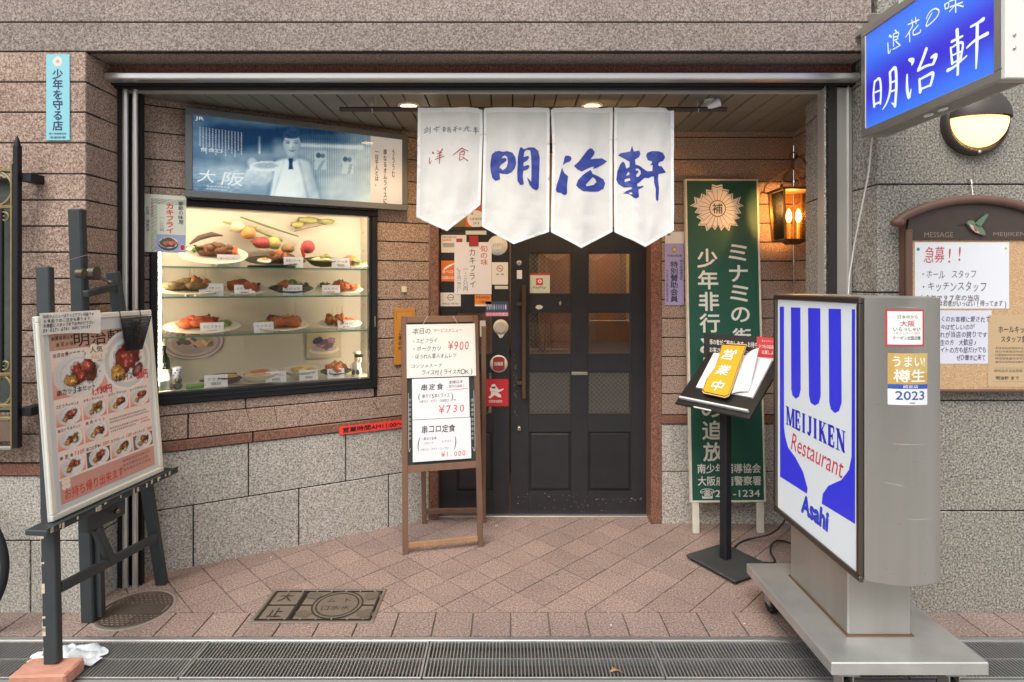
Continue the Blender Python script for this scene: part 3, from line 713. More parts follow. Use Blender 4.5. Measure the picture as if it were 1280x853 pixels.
# ---------------------------------------------------------------- stickers and papers on the doors
def plate(name, label, cat, F, x0, y0, x1, y1, base, draw=None, th=.0012, h=.0004, group=None, mat=None, rnd_=0, board=None):
    """a flat sheet or plaque through two photo pixels on F; draw(print, a0, b0, a1, b1) adds what is printed"""
    if board: a0, b0, a1, b1 = board
    else:
        a0, b1 = F.hit(x0, y0); a1, _ = F.hit(x1, y0); _, b0 = F.hit(x0, y1)
    t = thing(name, label, cat, tuple(F.pt((a0+a1)/2, b0, h)), group)
    if rnd_:
        pts = []; r = rnd_
        for cx, cy, s0 in ((a1-r,b1-r,0),(a0+r,b1-r,90),(a0+r,b0+r,180),(a1-r,b0+r,270)):
            for k in range(5): pts.append((cx + r*math.cos(R(s0+k*22.5)), cy + r*math.sin(R(s0+k*22.5))))
        mb = MB().prism(F, pts, h, h+th, lin(base) if not mat else None)
    else: mb = MB().fbox(F, a0, a1, b0, b1, h, h+th, 0, lin(base) if not mat else None)
    mb.build('sheet', mat or print_m, t)
    if draw:
        pr = Print(F, h+th+.0003); draw(pr, a0, b0, a1, b1); pr.build('lettering', print_m, t)
    return t
K = '2c2a28'; RD = 'c03038'
def d(pr, a0, b0, a1, b1):
    w_, h_ = a1-a0, b1-b0
    pr.vtext('旬の味', a1-w_*.30, b0+h_*.55, a1-w_*.10, b1-h_*.06, RD, hand=.1)
    pr.vtext('カキフライ', a0+w_*.40, b0+h_*.12, a0+w_*.58, b1-h_*.12, K, hand=.12)
    pr.vtext('一・二八〇円', a0+w_*.24, b0+h_*.06, a0+w_*.36, b0+h_*.52, K, hand=.1)
    pr.vtext('(ライス付一四八〇)', a0+w_*.07, b0+h_*.04, a0+w_*.18, b0+h_*.52, K, hand=.1)
oy = plate('handwritten_notice', 'white handwritten oyster menu paper clipped on the side door leaf', 'notice', FD, 568, 303, 614.5, 368, 'e6e4ea', d, h=.004)
MB().fbox(FD, hx(586.5), hx(598), hz(308), hz(295), .004, .013, .002).build('clip', M('red_clip', 'a8323a', .4), oy)
def d(pr, a0,b0,a1,b1):
    w_,h_=a1-a0,b1-b0; pr.disc((a0+a1)/2, b0+h_*.55, w_*.42, w_*.42, 'e9e6e0', .0001); pr.rect(a0,b0,a1,b0+h_*.14,'d8d6cc',.0001)
    pr.text('お客様評価', a0+w_*.2, b0+h_*.50, a1-w_*.2, b0+h_*.60, '5a4a44'); pr.text('2018', a0+w_*.35, b0+h_*.36, a1-w_*.35, b0+h_*.44, '5a4a44'); pr.disc(a0+w_*.32,b0+h_*.73,w_*.05,w_*.05,'e07030',.0002)
plate('award_sticker', 'orange and white award sticker with a big pale circle, top of the side leaf', 'sticker', FD, 582, 258, 608, 293.5, 'dc6a34', d)
def d(pr, a0,b0,a1,b1):
    w_,h_=a1-a0,b1-b0; pr.text('MICHELIN', a0+w_*.06, b0+h_*.82, a0+w_*.6, b0+h_*.93, 'a83232', .01); pr.text('GUIDE', a0+w_*.06, b0+h_*.66, a0+w_*.4, b0+h_*.78, 'a83232', .01); pr.rect(a0+w_*.6,b0+h_*.58,a0+w_*.84,b0+h_*.8,'b83a3a',.0001); pr.rect(a0+w_*.06,b0+h_*.3,a1-w_*.25,b0+h_*.55,'b9b4ac',.0001); pr.lines(a0+w_*.1,b0+h_*.32,a0+w_*.6,b0+h_*.53,2,'6a645c')
plate('guide_sticker', 'white and red guide book sticker left of the clipped oyster paper', 'sticker', FD, 551.5, 294, 583, 316, 'e2ded6', d, rnd_=.006)
def d(pr, a0,b0,a1,b1):
    w_,h_=a1-a0,b1-b0; pr.stroke([(a0+w_*.2,b0+h_*.6),(a0+w_*.5,b0+h_*.75),(a1-w_*.05,b0+h_*.9)],[.012,.014,.004],'f0ece6',.0001,px=False); pr.text('食べログ', a0+w_*.04,b0+h_*.38,a1-w_*.04,b0+h_*.56,'f2eee8',.02); pr.text('話題のお店', a0+w_*.04,b0+h_*.1,a1-w_*.04,b0+h_*.26,'f2eee8',.02)
plate('orange_sticker', 'square orange sticker with white writing left of the clipped oyster paper', 'sticker', FD, 551.5, 326, 572, 352, 'e0702e', d)
def d(pr, a0,b0,a1,b1):
    w_,h_=a1-a0,b1-b0; cx=(a0+a1)/2; pr.disc(cx,b0+h_*.65,.022,.022,'7a4038',.0001); pr.disc(cx,b0+h_*.65,.018,.018,'e0dcd6',.0002); pr.rect(cx-.024,b0+h_*.62,cx+.024,b0+h_*.66,'7a4038',.0003); pr.text('SMILE MENU', a0+w_*.1,b0+h_*.12,a1-w_*.1,b0+h_*.26,'6a5a54')
plate('bowl_sticker', 'white sticker with a red bowl emblem left above the standing menu board', 'sticker', FD, 550.5, 366, 576, 383, 'dedad6', d)
def d(pr, a0,b0,a1,b1):
    c=((a0+a1)/2,(b0+b1)/2)
    for k in range(7): 
        x=c[0]-.03+k*.01; pr.stroke([(x,c[1]-.012+.006*(k%3)),(x+.004,c[1]+.012+.004*(k%2))],.0025,'5a5a58',0,px=False)
    pr.stroke([(c[0]-.01,c[1]-.03),(c[0],c[1]-.034),(c[0]+.012,c[1]-.028)],.002,'5a5a58',0,px=False)
t = thing('round_sticker', 'round white sticker with grey scribbled writing right of the clipped paper', 'sticker', tuple(FD.pt(hx(622), hz(307), 0)))
b = MB(); b.lathe(FD, (hx(622), hz(307), .0004), [(.069,0),(.069,.0012),(.0005,.0012)], 36, col=lin('e6e3de')); b.build('sheet', print_m, t)
pr = Print(FD, .002); d(pr, hx(610), hz(319), hx(634), hz(295)); pr.build('lettering', print_m, t)
def d(pr, a0,b0,a1,b1):
    w_,h_=a1-a0,b1-b0; cx=(a0+a1)/2; cy=b0+h_*.72; pr.disc(cx,cy,.023,.023,'b84a48',.0001); pr.disc(cx,cy,.018,.018,'e6e2de',.0002); pr.rect(cx-.012,cy-.002,cx+.012,cy+.002,'4a4644',.0003); pr.stroke([(cx-.014,cy+.014),(cx+.014,cy-.014)],.004,'b84a48',.0004,px=False); pr.text('禁 煙', a0+w_*.25,b0+h_*.42,a1-w_*.25,b0+h_*.5,K)
plate('no_smoking_sticker', 'white no smoking sticker right of the clipped oyster paper', 'sticker', FD, 614.8, 328, 635, 356, 'e6e2de', d, rnd_=.006)
def d(pr, a0,b0,a1,b1):
    w_,h_=a1-a0,b1-b0; pr.text('Hotty', a0+w_*.1,b0+h_*.6,a1-w_*.1,b0+h_*.9,K,.02); pr.text('人気店', a0+w_*.25,b0+h_*.28,a1-w_*.25,b0+h_*.5,K,.01); pr.rect(a0,b0,a1,b0+h_*.15,'e3ddd4',.0001)
plate('orange_label', 'small torn orange label under the clipped oyster paper', 'sticker', FD, 593.5, 368.5, 614, 383, 'e58a3c', d)
def d(pr, a0,b0,a1,b1):
    rr=random.Random(5); w_,h_=a1-a0,b1-b0
    for k in range(9): pr.disc(a0+w_*(.08+.1*k), b0+h_*.62, w_*.035, h_*.2, rr.choice(['d9dde6','aab6cc','8a96b4']), .0001, 10)
    pr.rect(a0,b0,a1,b0+h_*.26,'d77a92',.0001); pr.text('みんなの応援団', a0+w_*.05,b0+h_*.05,a1-w_*.05,b0+h_*.24,'f4e8ec',.01)
plate('photo_sticker', 'dark blue photo sticker of a group with a pink band, beside the door edge', 'sticker', FD, 607, 377, 635.5, 395.5, '3e4a66', d)
t = thing('clear_sticker', 'cream round sticker with a peeled tail on the side leaf', 'sticker', tuple(FD.pt(hx(626), hz(411), 0)))
b = MB(); b.lathe(FD, (hx(626), hz(409), .0004), [(.053,0),(.053,.0012),(.0005,.0012)], 30, col=lin('cfc9b8')); b.prism(FD, [(hx(618.5),hz(413)),(hx(634),hz(413)),(hx(628),hz(422)),(hx(625),hz(423))], .0004,.0015, lin('cfc9b8')); b.lathe(FD, (hx(626), hz(409), .0018), [(.036,0),(.033,.0003),(.0005,.0003)], 30, col=lin('bdb6a3')); b.build('sheet', print_m, t)
t = thing('red_round_sticker', 'round white and dark red seal sticker on the side leaf', 'sticker', tuple(FD.pt(hx(623.5), hz(455), 0)))
b = MB(); b.lathe(FD, (hx(623.5), hz(455), .0004), [(.061,0),(.061,.0012),(.0005,.0012)], 36, col=lin('ded8cf')); b.build('sheet', print_m, t)
pr = Print(FD, .002); cx, cz = hx(623.5), hz(455); pr.rect(cx-.04,cz-.034,cx+.04,cz+.034,'8c3434'); pr.disc(cx,cz-.03,.04,.02,'8c3434',.0001); pr.disc(cx,cz+.03,.04,.02,'8c3434',.0001); pr.text('旨麺屋',cx-.03,cz-.012,cx+.03,cz+.014,'eee6dc',.02,.0003); pr.build('lettering', print_m, t)
def d(pr, a0,b0,a1,b1):
    S=(530,360,5.333); W_='f0ece8'
    pr.disc(*pr.P(617,483),.017,.016,W_,.0002,14); 
    pr.poly([(440,665),(480,655),(500,680),(530,670),(528,680),(490,700),(470,690),(440,690)],W_,.0002,sc=S)
    pr.poly([(448,690),(480,692),(512,712),(515,730),(495,728),(470,715),(440,740),(430,728),(445,715)],W_,.0002,sc=S)
    pr.ptext('出前館加盟店', 611, 503.5, 628, 500, W_, .02)
plate('red_sticker', 'square bright red sticker with a white running figure beside the menu board', 'sticker', FD, 602, 474, 635.5, 508, 'c8303a', d, rnd_=.008)
plate('torn_sticker', 'torn pale sticker behind the edge of the standing menu board', 'sticker', FD, 600, 401, 607, 421, 'c9c5ba', rnd_=.003)
def d(pr, a0,b0,a1,b1):
    w_,h_=a1-a0,b1-b0; pr.rect(a0,b1-h_*.09,a1,b1,'c03a48',.0001); cx=a0+w_*.5; cy=b0+h_*.6; pr.rect(cx-.024,cy-.024,cx+.024,cy+.024,'c2404e',.0001); pr.disc(cx+.002,cy+.003,.014,.012,'eee9e4',.0002); pr.disc(cx+.002,cy+.003,.007,.005,'c2404e',.0003); pr.text('PayPay',a0+w_*.2,b0+h_*.24,a1-w_*.2,b0+h_*.38,'5a4e4c',.01)
plate('payment_sticker', 'pale green and white payment sticker with a red square mark on the upper left pane', 'sticker', FD, 661.5, 342, 687.5, 368, 'c8d2c2', d, h=-.017)
plate('small_white_sticker', 'small grey and white strip sticker below the no smoking sticker', 'sticker', FD, 618.5, 357.5, 635, 361.5, 'd6d2c6')

# ---------------------------------------------------------------- plaques and banner on the back wall
def d(pr, a0,b0,a1,b1):
    w_,h_=a1-a0,b1-b0; pr.rect(a0,b0+h_*.84,a1,b1,'e0dad2',.0001); pr.disc(a0+w_*.2,b0+h_*.96,.012,.008,'a08850',.0002); pr.disc(a0+w_*.5,b0+h_*.76,.022,.022,'b09456',.0002,10,wob=.2); pr.disc(a0+w_*.5,b0+h_*.76,.011,.011,'cdb987',.0003)
    pr.text('令和4年度',a0+w_*.1,b0+h_*.655,a1-w_*.1,b0+h_*.69,'6a3a20',.02); pr.vtext('特別賛助会員',a0+w_*.28,b0+h_*.04,a0+w_*.68,b0+h_*.6,'26263c',bold=.03); pr.vtext('南少年補導協会',a0+w_*.77,b0+h_*.34,a0+w_*.94,b0+h_*.62,'4a4468',bold=.01); pr.vtext('大阪府南警察署',a0+w_*.06,b0+h_*.04,a0+w_*.18,b0+h_*.5,'5a5478')
plate('purple_plaque', 'narrow purple and white member plaque on the wall between door frame and green banner', 'plaque', FB, 831, 290, 854.5, 381.5, 'a59cc8', d, th=.004, h=.003)
FG = Frame((1.405, 3.835, 2.31), (.472,.0,0)); 
pb = Vector((1.418, 3.72, 0)); ptp = Vector((1.402, 3.845, 2.311))
FG = Frame((1.418, 3.725, .2), (1,.02,0), (ptp-pb)); gw = .2345
t = thing('green_banner_board', 'tall dark green board with white characters and a sunburst emblem on two white legs', 'signboard', (1.42, 3.73, 0))
a0,b1 = FG.hit(859,226); a1,_ = FG.hit(943,226); _,b0 = FG.hit(868,626); a0,a1=-.232,.236
MB().fbox(FG, a0,a1,b0,b1,-.012,0,.002).build('board', M('green_board','1c5040',.6,var=.15,vs=5), t)
b = MB(); e=.012
for q in ((a0-e,a1+e,b0-e,b0),(a0-e,a1+e,b1,b1+e),(a0-e,a0,b0,b1),(a1,a1+e,b0,b1)): b.fbox(FG,*q,-.03,.003,.001)
b.build('frame', wood_white, t)
for s in (-1,1):
    x = -.208 if s<0 else .214
    p = FG.pt(x, b0-.012, -.015); q = Vector((p.x, p.y-.01, 0)); MB().bar(q, p, .042, .025, (1,0,0)).build('leg', wood_white, t)
pr = Print(FG, .0006); W_='d9d7d0'; S=(825,215,7.07)
sp = [(460,110),(500,122),(550,110),(555,150),(610,160),(600,200),(645,190),(645,245),(715,220),(695,275),(740,300),(690,320),(720,365),(670,375),(705,410),(655,420),(690,480),(625,470),(610,525),(570,485),(540,520),(515,470),(485,515),(460,480),(412,525),(400,475),(335,475),(365,425),(320,400),(360,375),(305,360),(335,320),(262,300),(310,275),(300,222),(355,235),(365,190),(410,210),(405,155),(455,165)]
pr.poly(sp,W_,sc=S); C_=(508,325)
ins=[(C_[0]+(p[0]-C_[0])*.93, C_[1]+(p[1]-C_[1])*.93) for p in sp]; pr.poly(ins,'1b4a3c',.0001,sc=S)
ins=[(C_[0]+(p[0]-C_[0])*.90, C_[1]+(p[1]-C_[1])*.90) for p in sp]; pr.poly(ins,W_,.0002,sc=S)
for k in range(22):
    an=2*math.pi*(k+.5)/22; pr.stroke([(C_[0]+70*math.cos(an),C_[1]+70*math.sin(an)),(C_[0]+172*math.cos(an),C_[1]+168*math.sin(an))],3.5,'2b4a40',.0003,sc=S)
cc=pr.P(825+C_[0]/7.07,215+C_[1]/7.07); k_=7.07*FPX/3.83/7.07/7.07
r_=74/7.07/FPX*3.84; pr.disc(*cc,r_,r_,'24332e',.0004); pr.disc(*cc,r_*.9,r_*.9,W_,.0005); pr.text('補',cc[0]-r_*.62,cc[1]-r_*.62,cc[0]+r_*.62,cc[1]+r_*.62,'1d4a3c',.03,.0007)
def gch(ch,x,y,w,h,bold=.045): pr.ptext(ch,x-w/2,y-h/2,x+w/2,y+h/2,W_,bold)
for ch,x,y in (('ミ',922,316),('ナ',923,342),('ミ',924,367),('の',925.5,393.5),('街',927,421),('か',929,448),('ら',930,473)): gch(ch,x,y,23,21 if ch!='の' else 19)
for ch,x,y in (('少',884,323),('年',885,350),('非',886,377),('行',887,404),('と',887.5,433),('暴',888.5,459),('力',889,486),('の',889.5,512),('追',890.5,538),('放',891.5,565)): gch(ch,x,y,25,24 if ch not in 'のと' else 20)
pr.ptext('南少年補導協会',871.5,592,951,580,W_,.03); pr.ptext('大阪府南警察署',872,607.5,951.5,595.5,W_,.03)
pr.ptext('☎281-1234',875,623.5,950,611,W_,.02); pr.build('lettering', print_m, t)

# blue plaque at the left, red strip, wooden tag, flyer
def d(pr, a0,b0,a1,b1):
    w_,h_=a1-a0,b1-b0; pr.disc(a0+w_*.5,b1-h_*.085,.024,.024,'dccfc4',.0001,20,wob=.1); pr.disc(a0+w_*.5,b1-h_*.085,.009,.009,'b9a69a',.0002)
    pr.vtext('少年を守る店',a0+w_*.28,b0+h_*.11,a0+w_*.72,b1-h_*.17,'23305a',bold=.05); pr.text('南少年補導協会',a0+w_*.12,b0+h_*.065,a1-w_*.12,b0+h_*.09,'3e5a70',.01); pr.text('南警察署',a0+w_*.16,b0+h_*.02,a1-w_*.16,b0+h_*.045,'3e5a70',.01)
plate('blue_plaque', 'narrow light blue plaque with dark blue characters on the left granite wall', 'plaque', FF, 59, 68.5, 88, 176, '86c4cf', d, th=.004, h=.002)
def d(pr, a0,b0,a1,b1): pr.text('営業時間AM11:00〜', a0+(a1-a0)*.05, b0+(b1-b0)*.16, a1-.002, b1-(b1-b0)*.16, '2a1214', .06)
a0,b1=FW.hit(423.5,533); a1,_=FW.hit(503,525); _,b0=FW.hit(423.5,543); 
def strip(name,label,cat,F,board,base,d,**k): return plate(name,label,cat,F,0,0,0,0,base,d,board=board,**k)
strip('opening_hours_strip','bright red strip with the opening hours on the granite ledge','sign',FW,(a0,b0,a1,b1),'f0463c',d,th=.003,h=.0135)
def d(pr, a0,b0,a1,b1):
    w_,h_=a1-a0,b1-b0; pr.rect(a0+w_*.1,b0+h_*.8,a1-w_*.1,b0+h_*.94,'8a5c20',.0001); pr.rect(a0+w_*.12,b0+h_*.805,a1-w_*.12,b0+h_*.935,'c48a3a',.0002); pr.vtext('ご商の中',a0+w_*.18,b0+h_*.24,a0+w_*.5,b0+h_*.62,'4a3018',bold=.04)
pl = plate('wooden_tag','amber wooden tag hanging from a hook left of the standing menu board','tag',FW,492,386,517.5,456,'c08434',d,th=.012,h=.006)
hk=FW.hit(504,362); MB().fbox(FW,hk[0]-.015,hk[0]+.02,hk[1]-.02,hk[1]+.02,.0015,.018,.003).build('hook',M('cream_plastic','d8cfae',.4),pl)
kk=FW.hit(504.5,386); MB().tube([FW.pt(hk[0],hk[1]-.02,.012),FW.pt(kk[0],kk[1]-.004,.012)],.0018,6).build('cord',wire_m,pl)
def d(pr, a0,b0,a1,b1):
    w_,h_=a1-a0,b1-b0
    pr.vtext('季節の味覚',a1-w_*.17,b0+h_*.5,a1-w_*.06,b1-h_*.1,K,bold=.02,hand=.1); pr.vtext('カキフライ',a0+w_*.565,b0+h_*.33,a0+w_*.74,b1-h_*.14,'d8402c',bold=.05,hand=.05)
    pr.vtext('一、二八〇円',a0+w_*.44,b0+h_*.36,a0+w_*.52,b0+h_*.62,K,hand=.1); pr.vtext('旬の限定',a0+w_*.25,b0+h_*.62,a0+w_*.31,b0+h_*.86,'b04038',hand=.1)
    pr.vtext('広島 播磨産',a0+w_*.16,b0+h_*.35,a0+w_*.225,b0+h_*.78,K,hand=.1); pr.vtext('数量に限りがあります',a0+w_*.08,b0+h_*.3,a0+w_*.14,b0+h_*.68,K,hand=.1)
    pr.rect(a0+w_*.37,b0+h_*.005,a1-w_*.02,b0+h_*.31,'9aa3c4',.0001); cx,cy=a0+w_*.62,b0+h_*.155
    pr.disc(cx,cy-.004,w_*.21,h_*.115,'3e4c60',.0002); pr.disc(cx,cy+.004,w_*.2,h_*.095,'e3ddd2',.00025); pr.disc(cx,cy+.004,w_*.185,h_*.085,'6e4a3a',.0003,wob=.1)
    pr.disc(cx-w_*.11,cy+.008,w_*.06,h_*.05,'4c6238',.0004,wob=.2)
    for k in range(5): pr.disc(cx-w_*.06+k*w_*.055,cy+.002+.004*(k%2),w_*.045,h_*.03,['c0705a','b8604c','cf8a6c'][k%3],.0005+.0001*k,12,rot=-.7,wob=.15,seed=k)
    pr.disc(a1-w_*.08,b0+h_*.09,w_*.06,h_*.06,'dcd6d0',.0003); pr.disc(a1-w_*.08,b0+h_*.09,w_*.05,h_*.05,'a83a34',.0004)
plate('oyster_flyer','pale green season flyer with red characters and a dish photo, at the display window corner','flyer',FW,173.5,242.5,233,315,'d3d6c4',d,th=.002,h=.02)
# ---------------------------------------------------------------- poster light box
def frame_on(mb, F, a0, b0, a1, b1, w_, h0_, h1_, ch=.002):
    for q in ((a0,a1,b1-w_,b1),(a0,a1,b0,b0+w_),(a0,a0+w_,b0+w_,b1-w_),(a1-w_,a1,b0+w_,b1-w_)): mb.fbox(F, *q, h0_, h1_, ch)
    return mb
FP = Frame(FW.pt(0,0,.075), FW.u)
a0,b1 = FP.hit(231,133); a1,_ = FP.hit(510,168); _,b0 = FP.hit(231,246)
t = thing('poster_light_box', 'grey framed blue poster of a chef holding a plate above the display window', 'poster', tuple(FP.pt((a0+a1)/2, b0)))
MB().fbox(FP, a0+.002, a1-.002, b0+.002, b1-.002, -.073, -.008).build('case', M('poster_case','66686a',.5,.4), t)
frame_on(MB(), FP, a0, b0, a1, b1, .038, -.03, 0, .003).build('frame', M('grey_frame','75797a',.45,.5,var=.08), t)
A0,A1,B0,B1 = a0+.038, a1-.038, b0+.038, b1-.038
pr = Print(FP, -.0065); S=(220,110,3.71)
split = pr.P(463.5, 200)[0]
def zz(u, v):        # print coordinates to the 1113 x 853 tracing of the photograph
    x = 75 + u*(905-75); top = 118 + u*(226-118); bot = 480 + u*(537-480); return x, bot + (top-bot)*v
def chef_photo(u, v):
    x, y = zz(u, v)
    L = .44 + .28*u + .10*nz3(x/160, y/90, 1) + .05*nz3(x/40, y/30, 2)
    L += -.16*soft(y - (205 + .09*(x-160)) , 14)*soft(abs(x-420)-330, 60)                     # dark range hood
    L += -.16*soft(abs(x-330)-95, 12)*soft(abs(y-262)-38, 10) + .35*soft(abs(x-361)-5, 3)*soft(abs(y-262)-42, 4)
    L += .25*soft(abs(y-(262+.05*(x-540)))-9, 5)*soft(abs(x-700)-165, 12) - .15*soft(abs(x-640)-220, 60)*soft(abs(y-195)-16, 9)*(1+nz3(x/14, 1, 4))
    if x > 570: L += .05*math.sin(x*.55)*soft(abs(y-330)-120, 30)
    L += .17*soft(abs(y-(400+.12*(x-150)))-46, 26)*soft(x-410, 40) + .12*nz3(x/25, y/9, 7)*soft(x-300, 60)*soft(380-y, 30)
    L += -.22*soft(100-y+x*.02+330, 10)*0 - .18*soft(150-x, 40)*soft(abs(y-220)-50,20)
    for px, py in ((648,325),(783,345)):
        m = soft(abs(x-px)-31, 3)*soft(abs(y-py-12)-44, 3); L = L*(1-m) + .74*m; m2 = soft(math.hypot(x-px+10, y-py+12)-12, 3); m3 = soft(math.hypot(x-px-12, y-py+10)-11, 3); L -= (.42*m2 + .3*m3)*m
        L -= .14*m*(math.sin(y*1.3) > .5)*(y > py+10)
    # jacket with soft folds
    d = max(abs(x-520-.05*(y-420)) - (78 + .22*(y-330)), 325 + .0009*(x-512)**2*3 - y); m = soft(d, 7)
    J = .80 + .10*math.cos((x-470)/60) - .10*soft(abs(x-560-.25*(y-400))-7, 6) - .12*soft(abs(x-455+.3*(y-400))-5, 5) + .06*nz3(x/30, y/40, 9) - .18*soft(600-x, 40)*soft(x-600,40)
    L = (L - .10*soft(d-10, 12))*(1-m) + J*m
    d = math.hypot((x-360)/62, (y-405)/48) - 1; m = soft(d, .12); L = L*(1-m) + (.78 + .08*nz3(x/22, y/18, 5) - .1*(y-405)/60)*m       # sleeve and forearm
    d = math.hypot((x-328)/20, (y-345)/22) - 1; m = soft(d, .25); L = L*(1-m) + .74*m                                               # hand
    d = math.hypot((x-392)/74, (y-364)/25) - 1; m = soft(d, .08); L = L*(1-m) + (.90 - .22*soft(math.hypot((x-392)/55, (y-360)/15)-1, .2) + .1*nz3(x/9, y/7, 3))*m
    m = soft(math.hypot((x-511)/24, (y-318)/26) - 1, .15); L = L*(1-m) + .62*m                                                       # neck
    m = soft(math.hypot((x-512)/47, (y-228)/48) - 1, .10)*soft(y-262, 12); L = L*(1-m) + (.24 + .08*nz3(x/6, y/20, 6))*m           # hair
    hd = math.hypot((x-511)/(42 - .12*max(0, y-262)), (y-262)/56) - 1; m = soft(hd, .07)
    Fc = .78 - .16*abs(x-504)/42 - .05*(y-262)/56
    Fc -= .34*soft(math.hypot((x-492)/10, (y-252)/4)-1, .4) + .34*soft(math.hypot((x-530)/10, (y-253)/4)-1, .4) + .2*soft(math.hypot((x-492)/13, (y-242)/3)-1, .5) + .2*soft(math.hypot((x-530)/13, (y-243)/3)-1, .5)
    Fc -= .16*soft(math.hypot((x-513)/8, (y-276)/4)-1, .5) + .28*soft(math.hypot((x-511)/16, (y-291-.02*(x-511)**2*-1)/3.4)-1, .4) - .1*soft(math.hypot((x-505)/5, (y-266)/12)-1, .6)
    L = L*(1-m) + Fc*m
    m = soft(math.hypot((x-511)/44, (y-211)/22) - 1, .16); L = L*(1-m) + (.22 + .1*nz3(x/8, y/14, 6))*m
    d = max(abs(x-505) - (8 + .12*abs(y-352)), abs(y-352)-26); m = soft(d, 3); L = L*(1-m) + .16*m
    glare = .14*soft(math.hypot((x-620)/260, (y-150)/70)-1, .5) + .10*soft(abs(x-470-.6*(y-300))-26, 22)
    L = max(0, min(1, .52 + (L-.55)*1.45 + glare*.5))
    return mixc((.07,.24,.40), (.92,.98,.98), L)
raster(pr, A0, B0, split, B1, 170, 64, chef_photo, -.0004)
pr.rect(split, B0, A1, B1, 'd2cdc8', -.0004)
W_='e6eef0'
pr.ptext('JR',244,150.5,255,145,W_,.03); 
for i in range(14): 
    a,b=pr.P(249+i*4,158+i*.55); pr.vtext('日本店年味定食営業時間',a,b-.11-.02*(i%3),a+.0075,b,W_)
pr.lines(*pr.P(250,191),*pr.P(282,186),1,W_); pr.ptext('大',246,227,267,211,W_,.015,shear=.25); pr.ptext('阪',276,231,303,214,W_,.015,shear=.25)
pr.lines(*pr.P(258,238),*pr.P(288,233),2,W_)
pr.pvtext('うううむ',490,186,494,222,'2a2624',bold=.05); pr.pvtext('単なるオムライスに',479.5,186,484,255,'2a2624',bold=.05); pr.pvtext('一日千人とは、',469,186,473.5,233,'2a2624',bold=.05)
pr.build('poster_print', MCol('poster_paper', .55, emit=.22, spec=.2), t)
MB().fbox(FP, A0, A1, B0, B1, -.0045, -.003).build('glass_cover', glass('poster_glass', (1,1,1), .02, .35), t)

# ---------------------------------------------------------------- display window
dark_al = M('dark_aluminium', '26272b', .4, .5, var=.1)
FI = Frame(FW.pt(0,0,0), FW.u)       # glass plane is the wall face
a0,b1 = FI.hit(188,250); a1,_ = FI.hit(471,300); b0,b1 = .938, 2.082
a0 = h0+.001; a1 = h1-.001
dw = thing('display_window', 'dark framed display window with lit glass shelves of food models', 'display window', tuple(FI.pt((a0+a1)/2, b0)))
frame_on(MB(), FI, a0, b0, a1, b1, .036, -.05, .022, .003).build('frame', dark_al, dw)
b = MB(); b.fbox(FI, a0+.036, a1-.036, b0+.036, b0+.062, -.05, .012, .002); b.fbox(FI, a1-.05, a1-.036, b0+.062, b1-.036, -.05, .010, .002); b.build('inner_frame', dark_al, dw)
MB().fbox(FI, a0-.0+.034, a1-.034, b0-.0+.03, b0+.04, .0225, .028, .001).build('lower_track', dark_al, dw)
MB().fbox(FI, a0+.036, a1-.05, b0+.062, b1-.036, -.006, -.001).build('glass_pane', glass('window_glass', (.99,.99,.98), 0, .9), dw)
lk=FI.hit(467.5,402); MB().fbox(FI, lk[0]-.004, lk[0]+.004, lk[1]-.035, lk[1]+.035, .0223, .03, .003).build('lock', chrome, dw)
case_in = M('cream_case_wall', 'cfc8b8', .7, var=.08, vs=2); DEP = .36; i0,i1,j0,j1 = a0+.02, a1-.02, .985, 2.075
b = MB(); b.fbox(FI, i0-.02, i1+.02, j0-.02, j1+.02, -DEP-.02, -DEP); b.fbox(FI, i0-.02, i0, j0-.02, j1+.02, -DEP, -.051); b.fbox(FI, i1, i1+.02, j0-.02, j1+.02, -DEP, -.051)
b.fbox(FI, i0, i1, j1, j1+.02, -DEP, -.051); b.build('case_wall', case_in, dw)
MB().fbox(FI, i0, i1, j0-.02, j0+.012, -DEP, -.051).build('case_floor', M('case_floor_cream','d6d0c4',.35), dw)
b = MB()
for k in range(8):
    for h_ in (-.10,-.27): 
        for z in [j0+.1+k*.125]: b.fbox(FI, i1-.004, i1-.001, z, z+.012, h_, h_+.006)
b.build('shelf_hole', M('hole_brown','8a7450',.8), dw)
FCZ = (1.705, 1.530, 1.303)
gl_sh = glass('shelf_glass', (.96,.99,.975), 0, .7); gl_edge = M('green_glass_edge','5a9a80',.2,spec=.8, var=.05)
for z in FCZ:
    s_o = MB().fbox(FI, i0+.003, i1-.003, z-.004, z+.004, -DEP+.004, -.062).build('shelf', gl_sh, dw)
    MB().fbox(FI, i0+.003, i1-.003, z-.0042, z+.0042, -.0618, -.060).build('shelf_edge', gl_edge, s_o)
# lit tubes inside the case, one in each front corner and one along the top, as the photograph's glow shows
tube_m = M('lit_tube','ffe2b0',.5,emit=24,emcol='ffecd4')
for aa in (i1-.016, i0+.016): MB().tube([FI.pt(aa, j0+.05, -.066), FI.pt(aa, j1-.05, -.066)], .009, 10).build('light_tube', tube_m, dw)
MB().tube([FI.pt(i0+.05, j1-.014, -.075), FI.pt(i1-.05, j1-.014, -.075)], .009, 10).build('light_tube', tube_m, dw)
